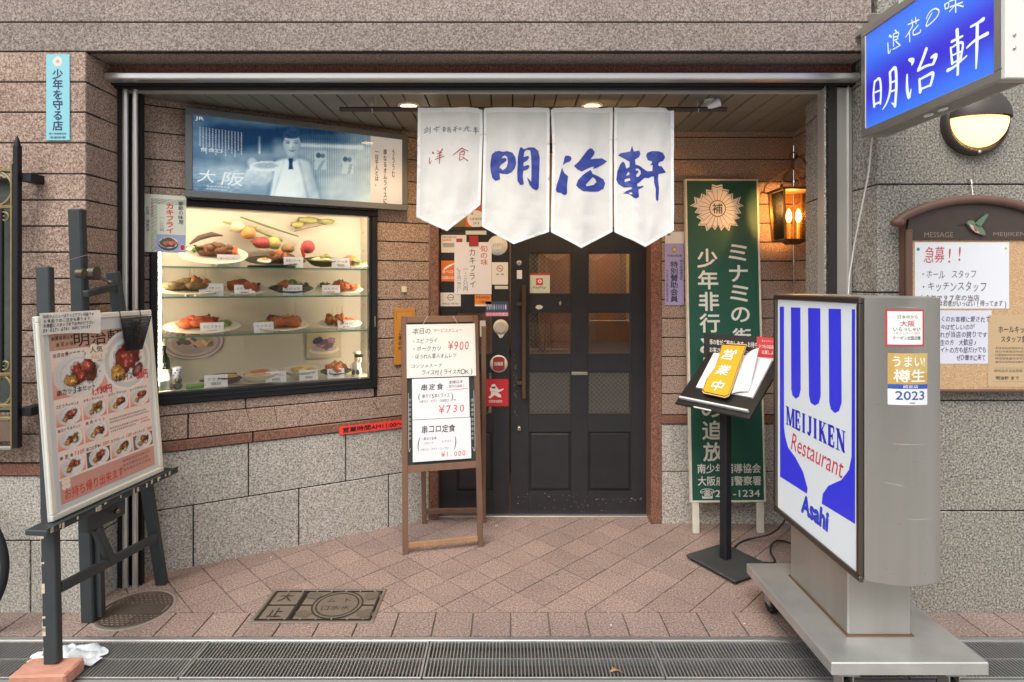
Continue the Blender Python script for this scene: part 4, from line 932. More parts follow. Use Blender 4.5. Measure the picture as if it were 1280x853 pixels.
# ---- food models
FMc = {}
def fm(c, rough=.38, var=.25, bump=.3):
    k = (c, rough)
    if k not in FMc: FMc[k] = M('food_' + c, c, rough, var=.45, vs=70, bump=.9, bs=260, spec=.5, coat=.15)
    return FMc[k]
plate_w = M('cream_plate','e4dcc8',.2,spec=.6); plate_g = M('green_dish','56603a',.25,var=.1); plate_k = M('dark_dish','33352c',.3); plate_b = M('brown_dish','5c4636',.35,var=.15)
def case_pt(px, dep, z):      # point on the vertical plane dep behind the glass under photo column px
    a,_ = FI.hit(px, 400, -dep); return FI.pt(a, z, -dep)
def dish(label, px, dep, z, wpx, ratio, tilt, pm, items, depth=.012, kind='food_model', deep=0, ped=0):
    c = case_pt(px, dep, z); Rr = wpx/2/FPX*c.y*1.02
    u = FW.u; dd = -FW.n; v = dd*math.cos(R(tilt)) + Vector((0,0,1))*math.sin(R(tilt)); F = Frame(c, u, v)    # n = u x v points up and to the viewer
    rise = Rr*ratio*math.sin(R(tilt)) + .005; F.o = c + Vector((0,0,rise))
    t = thing(kind, label, 'food model', tuple(c))
    h = depth + deep
    MB().lathe(F, (0,0,0), [(.02,.001),(Rr*.5,0),(Rr*.66,h*.2),(Rr*.97,h),(Rr,h+.003),(Rr*.97,h+.005),(Rr*.62,h*.25+.005),(.0005,.006)], 36, 1, ratio).build('plate' if not deep else 'bowl', pm, t)
    if tilt > 12: MB().box(c.x-.02, c.x+.02, c.y-.002, c.y+.05, z+.0045, z+rise*.9).build('stand', glass('clear_stand'), t)
    for k, it in enumerate(items):
        nm, col, x, y, rx, ry, rz = it[:7]; ex = it[7] if len(it) > 7 else {}
        m = MB(); seed = hash_(label) + k; n_ = ex.get('n', 1)
        rn = random.Random(seed)
        for q in range(n_):
            ox, oy = (rn.uniform(-.5,.5)*rx*1.6, rn.uniform(-.5,.5)*ry*1.6) if n_ > 1 else (0,0); s1 = (.42 if n_ > 8 else .5) if n_ > 1 else 1
            if ex.get('stick'):
                p = F.pt(x*Rr+ox*Rr, y*Rr*ratio, rz*Rr); m.tube([p, p + Vector((rn.uniform(-.01,.01), 0, .07))], .0015, 5)
            elif ex.get('leaf'):
                base = F.pt(x*Rr+ox*Rr, (y+oy)*Rr*ratio, .012+h*.3+rn.uniform(0,rz)*Rr*.6)
                for g in range(7):
                    an = rn.uniform(0,6.3); L_ = Rr*rx*rn.uniform(.4,.9); dv = Vector((math.cos(an)*.9, math.sin(an)*.5, rn.uniform(.2,.9))).normalized(); sd_ = dv.cross(Vector((0,0,1))).normalized()*L_*.3
                    m.add([base, base+dv*L_*.5+sd_, base+dv*L_, base+dv*L_*.5-sd_], [[0,1,2,3]])
            elif ex.get('slice'):
                m.lathe(F, (x*Rr+ox*Rr, (y+oy)*Rr*ratio, .01+h*.4), [(rx*Rr,0),(rx*Rr,.006),(.0005,.007)], 16)
            else: m.blob(F, ((x+ox)*Rr*.88, (y+oy)*Rr*ratio*.88, .006+h*.3+deep*.62+rz*Rr*.4+rn.uniform(0,.4)*rz*Rr*(n_>1)), (rx*Rr*s1*.88, ry*Rr*ratio*s1*.88+.003, rz*Rr*(.62 if n_==1 else .5)), seed*3+q, ex.get('amp',.28), ex.get('fr',2.6))
        m.build(nm, fm(col), t)
    return t
def hash_(s): return sum(ord(c)*(i+1) for i, c in enumerate(s)) % 9973
TB='7c4a28'; BR='b8702f'; OR='e0743a'; RD_='9c2f26'; GN='4f7a34'; YL='dcae52'; CR='e2d3a6'; WH='ebe6d8'
LF={'leaf':1,'n':7}
dish('large cream oval plate with brown meat, lettuce and orange prawns, upper left of the display', 268,.15,FCZ[0],76,.72,28,plate_w,[('meat',TB,.05,-.05,.5,.45,.2,{'n':14}),('meat','7c4a26',.1,.1,.45,.35,.3,{'n':9}),('lettuce',GN,-.62,-.05,.22,.5,.3,LF),('prawn',OR,.62,.05,.17,.35,.2,{'n':5}),('tomato','c03428',-.05,.62,.2,.2,.16),('prawn',OR,.12,.55,.12,.2,.2,{'n':4})])
sk = dish('black hot plate with fried egg and meat in the middle of the top shelf', 345,.15,FCZ[0],70,.5,22,plate_k,[('egg_white',WH,-.42,-.12,.3,.52,.09,{'amp':.12}),('egg_yolk','e39a34',-.42,-.12,.13,.24,.14,{'amp':0}),('meat',TB,.15,.05,.4,.4,.25,{'n':10}),('prawn',OR,.22,.35,.2,.3,.3,{'n':4}),('vegetable',GN,-.1,.5,.12,.3,.2,LF),('meat','5a3420',.6,0,.2,.5,.2,{'n':4})])
MB().box(case_pt(345,.15,0).x-.16, case_pt(345,.15,0).x+.13, case_pt(345,.15,0).y-.05, case_pt(345,.15,0).y+.09, FCZ[0]+.0045, FCZ[0]+.02,.005).build('wooden_tray', M('tray_wood','4a3424',.6,var=.2), sk)
dish('green gratin dish with pale vegetables right of the hot plate', 404,.15,FCZ[0],44,.6,15,plate_g,[('cream_stew',CR,0,0,.7,.7,.16),('vegetable','9aa35c',.1,.1,.4,.4,.25,{'n':5})],deep=.028)
dish('small plate with round bread roll and leaves, right end of the top shelf', 440,.15,FCZ[0],44,.6,15,plate_w,[('bread_roll','c9763a',-.1,.2,.5,.6,.5,{'amp':.05}),('leaf',GN,.1,-.5,.3,.4,.2,LF),('leaf','86935a',.55,-.3,.3,.4,.2,LF)])
dish('cream oval plate of greenish brown skewered cutlets on the left of the second shelf', 235,.14,FCZ[1],84,.6,17,plate_w,[('cutlet','7c6230',-.1,0,.55,.5,.24,{'n':12}),('cutlet',BR,.35,.1,.25,.4,.3,{'n':5}),('skewer','c9a66a',.25,.2,.3,.2,.3,{'stick':1,'n':4}),('parsley',GN,-.0,.4,.15,.3,.2,LF)])
dish('plate of reddish brown fried pieces, second from the left on the second shelf', 304,.14,FCZ[1],60,.6,17,plate_w,[('fried_oyster','a2482a',0,0,.6,.6,.36,{'n':11}),('parsley','3e5a2a',.55,.3,.2,.4,.25,LF)])
dish('dark green boat shaped dish with round croquettes and cucumber fans', 364,.14,FCZ[1],52,.6,17,plate_k,[('croquette',BR,-.35,0,.4,.6,.34,{'n':7}),('cucumber','6f9a4a',.1,.4,.25,.4,.35,{'n':4}),('cucumber','38562a',.6,.1,.25,.5,.2,{'n':3})],deep=.012)
dish('oval plate with orange prawn cutlets and curly greens at the right of the second shelf', 424,.14,FCZ[1],58,.6,17,plate_w,[('greens',GN,-.6,.2,.25,.5,.25,{'leaf':1,'n':9}),('cutlet','b65a2c',.0,0,.45,.5,.3,{'n':9}),('prawn',OR,.5,-.1,.35,.4,.22,{'n':6}),('cabbage','b9bb7a',-.1,.4,.3,.3,.3,{'n':4}),('chili','c03428',.2,.5,.06,.1,.4)])
dish('long cream oval plate with a bright orange fried prawn roll on the third shelf', 254,.14,FCZ[2],86,.55,20,plate_w,[('prawn_cutlet','dc6a34',-.25,0,.5,.45,.18,{'n':16}),('prawn_cutlet','c9552a',-.25,.1,.45,.3,.24,{'n':10}),('cucumber','7da453',.55,.3,.16,.3,.2,{'n':3,'slice':1}),('parsley','2f5024',.2,.5,.15,.3,.25,LF),('tomato','c23a2c',.33,.5,.13,.15,.2)])
dish('oval plate with brown croquettes, dark red beet and yellow egg strips', 352,.14,FCZ[2],66,.6,20,plate_w,[('croquette','b0602c',.15,-.25,.5,.4,.3,{'n':8}),('beet','7c2a26',-.25,.35,.36,.3,.3),('egg_strip',YL,-.6,.1,.25,.4,.16,{'n':4}),('egg_strip',YL,.15,.5,.2,.2,.3,{'n':3}),('skewer','c9a66a',.2,.4,.4,.2,.4,{'stick':1,'n':4})])
dish('small oval plate with skewered brown meatballs on the right of the third shelf', 424,.14,FCZ[2],54,.6,20,plate_w,[('meatball','9c5a28',-.35,.05,.3,.5,.34,{'n':6}),('meatball','b2682f',.05,.0,.25,.5,.34,{'n':5}),('carrot',OR,.5,.2,.3,.3,.2,{'n':4}),('skewer','c9a66a',-.2,.1,.5,.2,.4,{'stick':1,'n':4})])
ZF = j0+.0125
g1 = dish('brown oval gratin dish with handles, left on the case floor', 283,.14,ZF,42,.55,8,plate_b,[('gratin','d0a25c',0,0,.78,.8,.12,{'amp':.12}),('prawn',OR,-.3,0,.3,.5,.16,{'n':4}),('parsley','5b6a2c',.05,.2,.15,.3,.12,LF)],deep=.03)
cpt = case_pt(283,.14,ZF); b = MB()
for s in (-1,1): b.fbox(Frame(cpt, FW.u), s*.125-.02, s*.125+.02, .032, .042, -.02, .02, .004)
b.build('handle', plate_b, g1)
dish('white gratin dish with shrimps on a white saucer, second on the case floor', 324,.13,ZF,50,.62,11,plate_w,[('gratin','e0c48a',0,0,.78,.8,.12,{'amp':.12}),('shrimp','d97c4c',-.05,-.05,.5,.4,.14,{'n':7}),('parsley','7c8a4a',.1,.1,.3,.3,.1,LF)],deep=.035)
MB().lathe(Frame(case_pt(324,.13,ZF+.001), FW.u, -FW.n), (0,0,0), [(.03,0),(.1,.002),(.148,.010),(.148,.013),(.1,.005),(.0005,.004)], 36, 1, .6).build('saucer', plate_w, bpy.data.objects[[o.name for o in bpy.data.objects if o.name.startswith('food_model')][-1]])
dish('white gratin dish with yellow cheese crust, third on the case floor', 378,.15,ZF,46,.62,11,plate_w,[('gratin','dbc27c',0,0,.8,.8,.14,{'amp':.12}),('cheese','c4a658',0,0,.6,.5,.13,{'n':8})],deep=.035)
dish('dark dish of orange brown rice right of the gratins on the case floor', 420,.14,ZF,38,.65,10,plate_g,[('fried_rice','b5652f',-.1,0,.8,.8,.4,{'n':14}),('fried_rice','cf8a4c',0,.3,.5,.4,.5,{'n':5})],deep=.012)
# price cards
card_m = print_m
FPC = Frame(FI.o, FI.u, Vector((0,0,1)) - FI.n*.15)
CARDS = [(286,328,FCZ[0],24,'in front of the large meat plate, upper left'),(367,330,FCZ[0],21,'in front of the iron hot plate'),(426,330,FCZ[0],20,'in front of the green gratin dish'),
 (264,362,FCZ[1],25,'in front of the greenish brown skewered cutlets'),(306,360,FCZ[1],22,'in front of the reddish brown fried pieces'),(366,364,FCZ[1],21,'in front of the dark green boat shaped dish'),(414,364,FCZ[1],20,'in front of the prawn cutlets with curly greens'),
 (265,409,FCZ[2],24,'in front of the bright orange prawn roll'),(330,411,FCZ[2],21,'in front of the croquettes and beet'),(433,411,FCZ[2],19,'in front of the skewered meatballs'),
 (270,476,ZF,24,'in front of the brown gratin dish with handles'),(345,474,ZF,22,'in front of the shrimp gratin and saucer'),(386,469,ZF,20,'in front of the yellow cheese gratin'),(420,467,ZF,19,'in front of the orange brown rice dish')]
NM = ['ポークソテー ¥980','鉄板ステーキ ¥1,280','クリーム煮 ¥800','串カツセット ¥730','カキフライ ¥880','コロッケ ¥750','エビカツ ¥930','エビフライ ¥980','ミックス ¥1,050','串カツ ¥630','グラタン ¥850','エビグラタン ¥900','ドリア ¥900','ピラフ ¥800']
for (px,py,z,wp,wh),nm in zip(CARDS,NM):
    dep=.078; a,_=FI.hit(px,py,-dep); wd=wp/FPX*FI.pt(a,0).y/2*1.12; zz=z+(.0045 if z!=ZF else .0)
    F = Frame(FI.pt(a, zz, -dep), FW.u, Vector((0,0,1))-FW.n*.12)
    t = thing('price_card','white price card ' + wh,'price card',tuple(F.o),'white price cards in the display window'); hh=wd*1.2
    b = MB(); b.fbox(F,-wd,wd,0,hh,-.002,0,0,lin('ffffff')); b.fbox(F,-wd,wd,0,.003,-.02,0,0,lin('54504c')); b.build('card',card_m,t)
    pr = Print(F,.0004); a_,b_=nm.split(' '); pr.text(a_,-wd*.75,hh*.55,wd*.75,hh*.78,'4a4a4c'); pr.text(b_,-wd*.4,hh*.2,wd*.4,hh*.42,'4a4a4c',.01); pr.build('lettering',print_m,t)
# model vegetables hanging against the back of the top shelf
def veg(name,label,px,py,dep,parts,grp='hanging model vegetables in the display window'):
    a,b_=FI.hit(px,py,-dep); c=FI.pt(a,b_,-dep); parts=[(p[0],p[1],p[2]*1.2,p[3]*1.2,p[4]*1.25,p[5]*1.25,p[6]*1.25)+tuple(p[7:]) for p in parts]; t=thing(name,label,name.replace('_',' '),tuple(c),grp); F=Frame(c,FW.u)
    for nm,col,x,y,rx,ry,rz,*ex in parts:
        m=MB(); e=ex[0] if ex else {}
        if 'tube' in e: m.tube([F.pt(*q) for q in e['tube']], e['r'], 8)
        else: m.blob(F,(x,y,0),(rx,ry,rz),hash_(label),e.get('amp',.06))
        m.build(nm,fm(col),t)
    return t
veg('garlic','model garlic bulb hanging at the top left of the display',297,284,.25,[('bulb','d9c9a0',0,0,.034,.03,.03),('stem','c9b78a',0,0,0,0,0,{'tube':[(-.02,-.01,0),(-.045,-.03,0)],'r':[.012,.004]})])
veg('onion','brown model onion hanging right of the garlic',310,291,.25,[('bulb','c98a4a',0,0,.036,.034,.034),('stem','b8a060',0,0,0,0,0,{'tube':[(.02,.02,0),(.05,.04,0)],'r':[.008,.003]})])
veg('radish','red model radish hanging in the middle of the vegetable string',328,304,.25,[('bulb','b8423c',0,0,.048,.03,.034),('root','b8423c',0,0,0,0,0,{'tube':[(-.03,.0,0),(-.07,.01,0)],'r':[.01,.003]})])
veg('turnip','yellowish green model turnip between the two red radishes',342,304,.25,[('bulb','b9a860',0,0,.036,.034,.034)])
veg('potato','brown model potato hanging above the hot plate',360,311,.25,[('bulb','a07c4c',0,0,.034,.026,.03)])
veg('round_radish','round pink red model radish at the right end of the vegetable string',385,309,.23,[('bulb','b83e40',0,0,.036,.036,.034,{'amp':.02})])
veg('chili','long red model chili hanging below the round radish',379,316,.22,[('fruit','c2342c',0,0,0,0,0,{'tube':[(-.012,.035,0),(-.004,.01,0),(.004,-.02,0),(.01,-.045,0)],'r':[.008,.013,.011,.002]})])
veg('aubergine','dark model aubergine at the left of the vegetable string',258,300,.25,[('fruit','5a4438',0,0,0,0,0,{'tube':[(-.09,-.03,0),(-.04,.01,0),(.03,.035,0),(.09,.03,0)],'r':[.005,.016,.016,.004]})])
veg('leek','long pale model leek lying behind the vegetables',322,288,.28,[('stalk','9aa06a',0,0,0,0,0,{'tube':[(-.2,.045,0),(0,0,0),(.15,-.06,0)],'r':[.008,.011,.012]}),('leaf','6c8048',0,0,0,0,0,{'tube':[(-.1,.08,0),(.05,.03,0),(.25,-.03,0)],'r':[.005,.007,.004]})])
veg('dried_branch','thin dried branch with pale leaves at the upper right of the display',395,285,.3,[('twig','8a6c40',0,0,0,0,0,{'tube':[(-.14,-.03,0),(-.04,0,0),(.04,.02,0),(.1,.05,0)],'r':[.003,.004,.003,.002]}),('leaf','a3a05a',-.04,.04,.05,.02,.006,{'amp':.3}),('leaf','8f9450',.06,.04,.035,.015,.006,{'amp':.3}),('leaf','a3a05a',-.1,.01,.03,.02,.006,{'amp':.3})])
# bottles and small things on the case floor
bot_g = glass('green_bottle_glass',(.18,.26,.16),.05,1.2); bot_c = glass('clear_bottle_glass',(.8,.86,.84),.03,1.2)
def bottle(name,label,px,dep,prof,mat,lab):
    c=case_pt(px,dep,ZF+.0005); t=thing(name,label,'bottle',tuple(c)); F=Frame(c,(1,0,0),(0,1,0))
    MB().lathe(F,(0,0,0),prof,20,close=False).build('glass_body',mat,t)
    r=prof[1][0]; z0,z1,cc=lab; MB().lathe(F,(0,0,0),[(r+.001,z0),(r+.001,z1)],20,col=lin(cc)).build('label_band',print_m,t)
    rt,zt=prof[-1]; MB().lathe(F,(0,0,zt),[(rt+.002,-.02),(rt+.002,.003),(.0005,.004)],14,col=lin('5a6a5a')).build('cap',print_m,t)
    return t
bottle('wine_bottle','tall dark green bottle in the left corner of the display',204,.13,[(.03,0),(.036,.004),(.036,.15),(.03,.18),(.014,.215),(.013,.275)],bot_g,(.03,.12,'d6ccb0'))
bottle('sake_bottle','small clear bottle with a pale blue label, left corner of the display',204,.085,[(.028,0),(.032,.003),(.032,.07),(.028,.09),(.013,.125),(.012,.155)],bot_c,(.008,.062,'cfe0da'))
c=case_pt(220,.15,ZF); t=thing('blue_white_cup','small white cup with blue flower pattern behind the bottles','cup',tuple(c)); F=Frame(c,(1,0,0),(0,1,0))
MB().lathe(F,(0,0,0),[(.02,.06),(.026,.062),(.03,.125),(.028,.125),(.02,.07),(.0005,.07)],20,col=lin('d8dae4')).build('cup',print_m,t); MB().lathe(F,(0,0,0),[(.022,0),(.022,.06),(.0005,.061)],16).build('stand',plate_w,t)
b=MB()
for k in range(12):
    an=R(180+k*16); p=F.pt(math.cos(an)*.0292,math.sin(an)*.0292,.08+.03*((k*7)%3)/2); b.blob(WF,tuple(p),(.006,.003,.006),k,.1,lev=1)
b.build('pattern',fm('3a4c9a'),t)
c=case_pt(222,.11,ZF); t=thing('dark_figurine','small dark round figurine beside the bottles','figurine',tuple(c)); F=Frame(c,(1,0,0),(0,1,0)); b=MB(); b.blob(F,(0,0,.022),(.026,.02,.022),3,.08); b.blob(F,(.004,0,.052),(.02,.018,.018),5,.08); b.blob(F,(.018,-.006,.044),(.01,.008,.01),6,.1,lev=1); b.build('figure',fm('3c3834'),t)
c=case_pt(247,.10,ZF); t=solid('green_leaf_mat',MB().fbox(Frame(c,FW.u),-.06,.05,.0005,.022,-.03,.02,.004),fm('4c8a30'),'bright green strip of artificial grass on the case floor','grass mat',tuple(c))
c=case_pt(446,.12,ZF); t=thing('chef_figurine','small white chef figurine holding a dark tray at the right end of the case floor','figurine',tuple(c)); F=Frame(c,(1,0,0),(0,1,0))
b=MB(); b.lathe(F,(0,0,0),[(.036,0),(.038,.012),(.03,.014),(.034,.02),(.026,.07),(.018,.1),(.0005,.104)],18); b.tube([F.pt(.018,-.005,.09),F.pt(.03,-.02,.115),F.pt(.02,-.03,.14)],[.009,.008,.006]); b.tube([F.pt(-.018,0,.09),F.pt(-.034,-.015,.07),F.pt(-.025,-.03,.05)],[.009,.008,.006]); b.build('body',plate_w,t)
b=MB(); b.blob(F,(0,0,.118),(.017,.016,.018),2,.03); b.build('head',fm('d8b48c'),t); b=MB(); b.lathe(F,(0,0,.128),[(.016,0),(.016,.016),(.024,.022),(.022,.036),(.0005,.04)],14); b.build('hat',plate_w,t)
MB().box(c.x-.005,c.x+.055,c.y-.04,c.y-.03,ZF+.128,ZF+.15,.003).build('tray',fm('3e4a3c'),t)
b=MB(); b.blob(F,(-.013,-.028,.03),(.013,.01,.02),4,.1); b.blob(F,(.015,-.028,.03),(.013,.01,.02),9,.1); b.build('trouser_leg',fm('4a4a44'),t)
# pictures leaning at the back
FBk=Frame(FI.pt(0,0,-DEP+.012),FI.u); a,b_=FBk.hit(241,428)
t=thing('plate_picture','faded picture of a round patterned plate with flowers at the lower left back','picture',tuple(FBk.pt(a,b_)))
pr=Print(FBk,0); rr=.175
for q,cl,dh in ((1,'8f7f88',0),(.96,'cfc6bd',.0002),(.88,'9b8790',.0004),(.8,'bcb0aa',.0006),(.66,'a8989c',.0008)): pr.disc(a,b_,rr*q,rr*q*.62,cl,dh,40)
rn=random.Random(8)
for k in range(16): pr.disc(a+rn.uniform(-.09,.09),b_+rn.uniform(-.02,.06),rn.uniform(.015,.035),rn.uniform(.012,.026),rn.choice(['6a7048','d8b48c','8f8e6c','4c5878','c99a78']),.001+.0001*k,10,wob=.3,seed=k)
pr.build('print',print_m,t)
a,b_=FBk.hit(405,432); t=thing('food_photo','photo of a purple tinted heap of food at the lower right back','picture',tuple(FBk.pt(a,b_))); MB().fbox(FBk,a-.115,a+.115,b_-.09,b_+.11,0,.004,0,lin('b7ac90')).build('board',print_m,t)
pr=Print(FBk,.0045); pr.disc(a,b_-.03,.1,.03,'cfc8b4',0); pr.disc(a,b_-.02,.085,.022,'a59c96',.0002)
for k in range(22): pr.disc(a+rn.uniform(-.055,.06),b_+rn.uniform(-.02,.05),rn.uniform(.014,.028),rn.uniform(.01,.022),rn.choice(['7c5a70','8f6a7c','5c4c68','a87c84','6b4458']),.0004+.0001*k,10,wob=.3,seed=k)
for k in range(4): pr.disc(a-.06+k*.012,b_+.03+.01*(k%2),.016,.016,'2e3450',.003+.0001*k,10,wob=.2,seed=k)
pr.build('print',print_m,t)
# ---------------------------------------------------------------- curtain and its pole
NY, NZ = 3.16, 2.566
FN = Frame((0, NY-.016, 0), (1,0,0))
def nfold(v):
    t = max(0, min(1, (NZ - v.z)/.75)); x = v.x
    d_ = .017*math.sin(x*19+1.0)*(.25+t*.8) + .004*math.sin(x*31+v.z*6) + .006*math.sin(x*47+2*t) * (.6-.3*t) + .014*t*math.sin(x*8.9+.6) + .006*noise.noise(Vector((x*14, v.z*9, 0))) + .004*noise.noise(Vector((x*30+v.z*12, v.z*26, 4)))
    return Vector((v.x, v.y - d_ - .004, v.z))
cloth = M('white_curtain_cloth', 'e2dfd7', .9, var=.12, vs=7, bump=.5, bs=40, spec=.2)
n_t = thing('shop_curtain', 'white split shop curtain of four pointed cloths with large blue brush characters', 'curtain', (.2, NY, 2.3))
PAN = [[(522.5,135),(603,135),(603.5,168),(600.5,256),(559,289.5),(520.5,272)],[(604.5,135),(687,135),(687,180),(686.5,290),(642,306),(602,283),(604.5,168)],
       [(688.5,135),(765.5,135),(765.5,175),(766.5,289.5),(726.5,310.5),(688.5,290.5),(690.5,180)],[(767.5,135),(843,135),(842,288.5),(805,309.5),(768.5,290),(767.2,175)]]
TOPZ = FN.hit(560,133)[1]
def panel_surface(poly, h=0, step=.012):
    """fill a polygon by horizontal rows so the cloth can fold"""
    P2 = [FN.hit(*p) for p in poly]; zs0 = min(p[1] for p in P2); zs1 = max(p[1] for p in P2); rows_ = int((zs1-zs0)/.02); mb = MB(); nx_ = 24; grid = []
    for j in range(rows_+1):
        z = zs1 - (zs1-zs0)*(j/rows_); z = min(max(z, zs0+1e-4), zs1-1e-5); xs2 = []
        for i in range(len(P2)):
            p, q = P2[i], P2[(i+1) % len(P2)]
            if (p[1]-z)*(q[1]-z) < 0: xs2.append(p[0]+(q[0]-p[0])*(z-p[1])/(q[1]-p[1]))
        xs2.sort(); l, r_ = xs2[0], xs2[-1]; grid.append([(l+(r_-l)*i/nx_, z) for i in range(nx_+1)])
    vs = [nfold(FN.pt(a, b, h)) for row in grid for a, b in row]; fs = []
    for j in range(rows_):
        for i in range(nx_): a = j*(nx_+1)+i; fs.append([a, a+nx_+1, a+nx_+2, a+1])
    mb.add(vs, fs, None, True); return mb
for p in PAN:
    o = panel_surface(p).build('cloth_panel', cloth, n_t); mod = o.modifiers.new('thick', 'SOLIDIFY'); mod.thickness = .0012; mod.offset = 0
# hems: double cloth
hem_m = M('curtain_hem', 'f2f1ed', .9, var=.03, spec=.2, bump=.15, bs=500)
hem = Print(FN, .0016, warp=nfold)
for p in PAN:
    P2 = [FN.hit(*q) for q in p]; c = (sum(q[0] for q in P2)/len(P2), sum(q[1] for q in P2)/len(P2)); n = len(P2)
    for i in range(n):
        a, b_ = Vector(P2[i]), Vector(P2[(i+1) % n]); 
        if (b_-a).length < .04: continue
        t_ = (b_-a).normalized(); nn = Vector((-t_.y, t_.x)); 
        if nn.dot(Vector(c)-a) < 0: nn = -nn
        w_ = .026 if abs(t_.x) > .9 and a.y > c[1] else .016
        hem.put([tuple(a+nn*.0006), tuple(b_+nn*.0006), tuple(b_+nn*w_-t_*w_*.5), tuple(a+nn*w_+t_*w_*.5)], [(0,1,2,3)], 'e9e8e3', 0)
hem.refine(.02); hem.build('hem', hem_m, n_t)
BL = '2e3f92'
pr = Print(FN, .0022, warp=nfold)
S1=(600,180,8.53); S2=(680,170,9.478); S3=(755,170,8.98)
pr.poly([(165,80),(205,76),(245,88),(290,85),(345,105),(375,150),(385,220),(370,270),(335,315),(295,332),(250,324),(208,313),(215,380),(165,393),(132,365),(115,295),(108,230),(116,170),(123,115)],BL,sc=S1,holes=[[(228,160),(245,136),(266,128),(290,150),(298,205),(280,262),(240,286),(225,264),(207,262),(215,235),(240,213),(278,192),(283,165),(260,155)]])
pr.poly([(437,38),(468,62),(520,40),(580,43),(620,78),(637,150),(632,280),(626,470),(602,498),(560,482),(528,445),(500,362),(518,380),(545,410),(548,250),(545,150),(535,70),(495,66),(472,90),(465,145),(515,130),(522,155),(500,185),(465,205),(462,245),(515,228),(528,248),(510,275),(462,295),(455,350),(466,440),(428,448),(398,405),(395,330),(400,230),(403,150),(415,90),(425,50)],BL,sc=S1)
for q in ([(240,265),(255,240),(285,238),(315,250),(325,278),(305,308),(260,322),(220,352),(232,310)],[(213,375),(222,410),(240,445),(285,480),(278,530),(270,600),(272,680),(255,705),(230,703),(195,680),(150,672),(138,640),(150,580),(180,490)],
 [(550,150),(575,155),(600,185),(600,210),(575,245),(550,280),(620,265),(690,260),(752,295),(720,325),(640,370),(575,395),(600,362),(560,370),(500,400),(445,428),(395,405),(352,360),(410,310),(470,230),(515,170)]): pr.poly(q,BL,sc=S2)
pr.poly([(550,405),(565,425),(572,450),(650,475),(710,510),(730,560),(710,620),(650,655),(560,662),(460,660),(400,620),(378,590),(400,530),(450,475),(510,430)],BL,sc=S2,holes=[[(575,490),(610,510),(627,545),(590,580),(500,602),(492,580),(530,540)]])
pr.poly([(310,118),(318,150),(328,182),(390,172),(402,210),(385,245),(340,275),(343,330),(390,345),(440,378),(480,402),(537,400),(542,330),(510,336),(535,305),(530,290),(485,280),(467,230),(480,195),(530,176),(600,178),(655,193),(685,240),(665,280),(610,305),(600,335),(622,350),(636,340),(665,375),(693,412),(605,435),(600,480),(612,600),(607,720),(592,735),(577,715),(575,600),(558,530),(555,460),(530,460),(490,480),(450,475),(400,520),(360,550),(370,580),(430,566),(438,578),(375,610),(380,690),(350,712),(320,700),(270,662),(210,650),(250,622),(300,605),(300,585),(220,582),(160,540),(140,490),(150,400),(175,330),(205,293),(225,310),(245,375),(280,355),(278,300),(230,270),(155,222),(180,200),(240,190),(288,182)],BL,sc=S3,
 holes=[[(270,410),(282,428),(272,447),(243,452),(252,428)],[(226,495),(245,485),(285,482),(287,510),(230,523)],[(345,378),(372,372),(400,395),(406,430),(385,462),(355,472),(352,445),(380,412),(372,398),(347,398)],[(262,652),(290,638),(307,646),(305,668)]])
S4=(515,140,10.66); NV='38406e'
def st(L_,w,c,S): pr.stroke(L_,w,c,0,sc=S)
# founding line, brush written
for q,w in (([(205,205),(180,228),(160,240)],6),([(195,215),(215,232)],6),([(175,245),(210,243)],5),([(185,255),(205,252),(205,272),(180,275),(185,255)],4),([(175,262),(160,292)],5),([(228,215),(228,262)],5),([(244,205),(243,280),(235,288)],7),
  ([(282,238),(335,218),(378,208)],7),([(325,198),(330,215)],6),([(300,250),(355,240)],5),([(330,240),(332,275)],6),
  ([(420,215),(420,268)],7),([(420,218),(442,215),(440,265)],7),([(420,240),(440,238)],5),([(420,265),(440,262)],5),([(470,225),(500,208),(490,235)],6),([(480,238),(515,230)],5),([(475,248),(478,270)],6),([(475,250),(515,245),(512,270),(478,270)],6),
  ([(560,215),(600,200)],6),([(545,240),(605,228)],6),([(580,215),(578,275)],7),([(580,240),(552,262)],6),([(625,225),(627,245)],6),([(625,225),(655,220),(652,242),(627,244)],5),
  ([(715,210),(755,195)],5),([(700,228),(770,215)],5),([(725,222),(705,252),(688,262)],6),([(748,220),(745,255),(785,262)],6),
  ([(850,205),(825,225)],6),([(830,222),(880,212)],5),([(825,240),(875,235)],5),([(815,262),(890,258)],6),([(850,215),(850,295)],7)): st(q,w,NV,S4)
RDc='a83a48'
for q,w in (([(278,545),(290,560)],[26,14]),([(235,610),(232,665),(240,690),(262,650)],[10,12,10,4]),([(345,520),(358,540)],[12,8]),([(408,505),(380,545)],[18,8]),([(335,565),(400,548)],10),([(335,600),(405,580)],9),([(310,640),(425,600)],11),([(375,540),(368,700)],[18,7]),
  ([(670,485),(610,530),(548,582)],[16,14,7]),([(665,488),(700,505),(750,525)],[14,12,9]),([(655,530),(690,518)],8),([(640,550),(700,530),(690,590)],[8,12,9]),([(645,575),(690,565)],7),([(640,550),(635,650)],[10,11]),([(635,650),(700,620)],[10,5]),([(665,600),(745,655)],[7,14])): st(q,w,RDc,S4)
pr.refine(.016); pr.build('lettering', print_m, n_t)
pole = thing('curtain_pole', 'thin dark brown wooden curtain pole under the ceiling', 'pole', (.13, NY, NZ))
MB().tube([(at(425,137,NY).x, NY, NZ), (at(908,137,NY).x, NY, NZ)], .0135, 14).build('rod', M('dark_brown_wood','3b2e2b',.5,var=.2), pole)
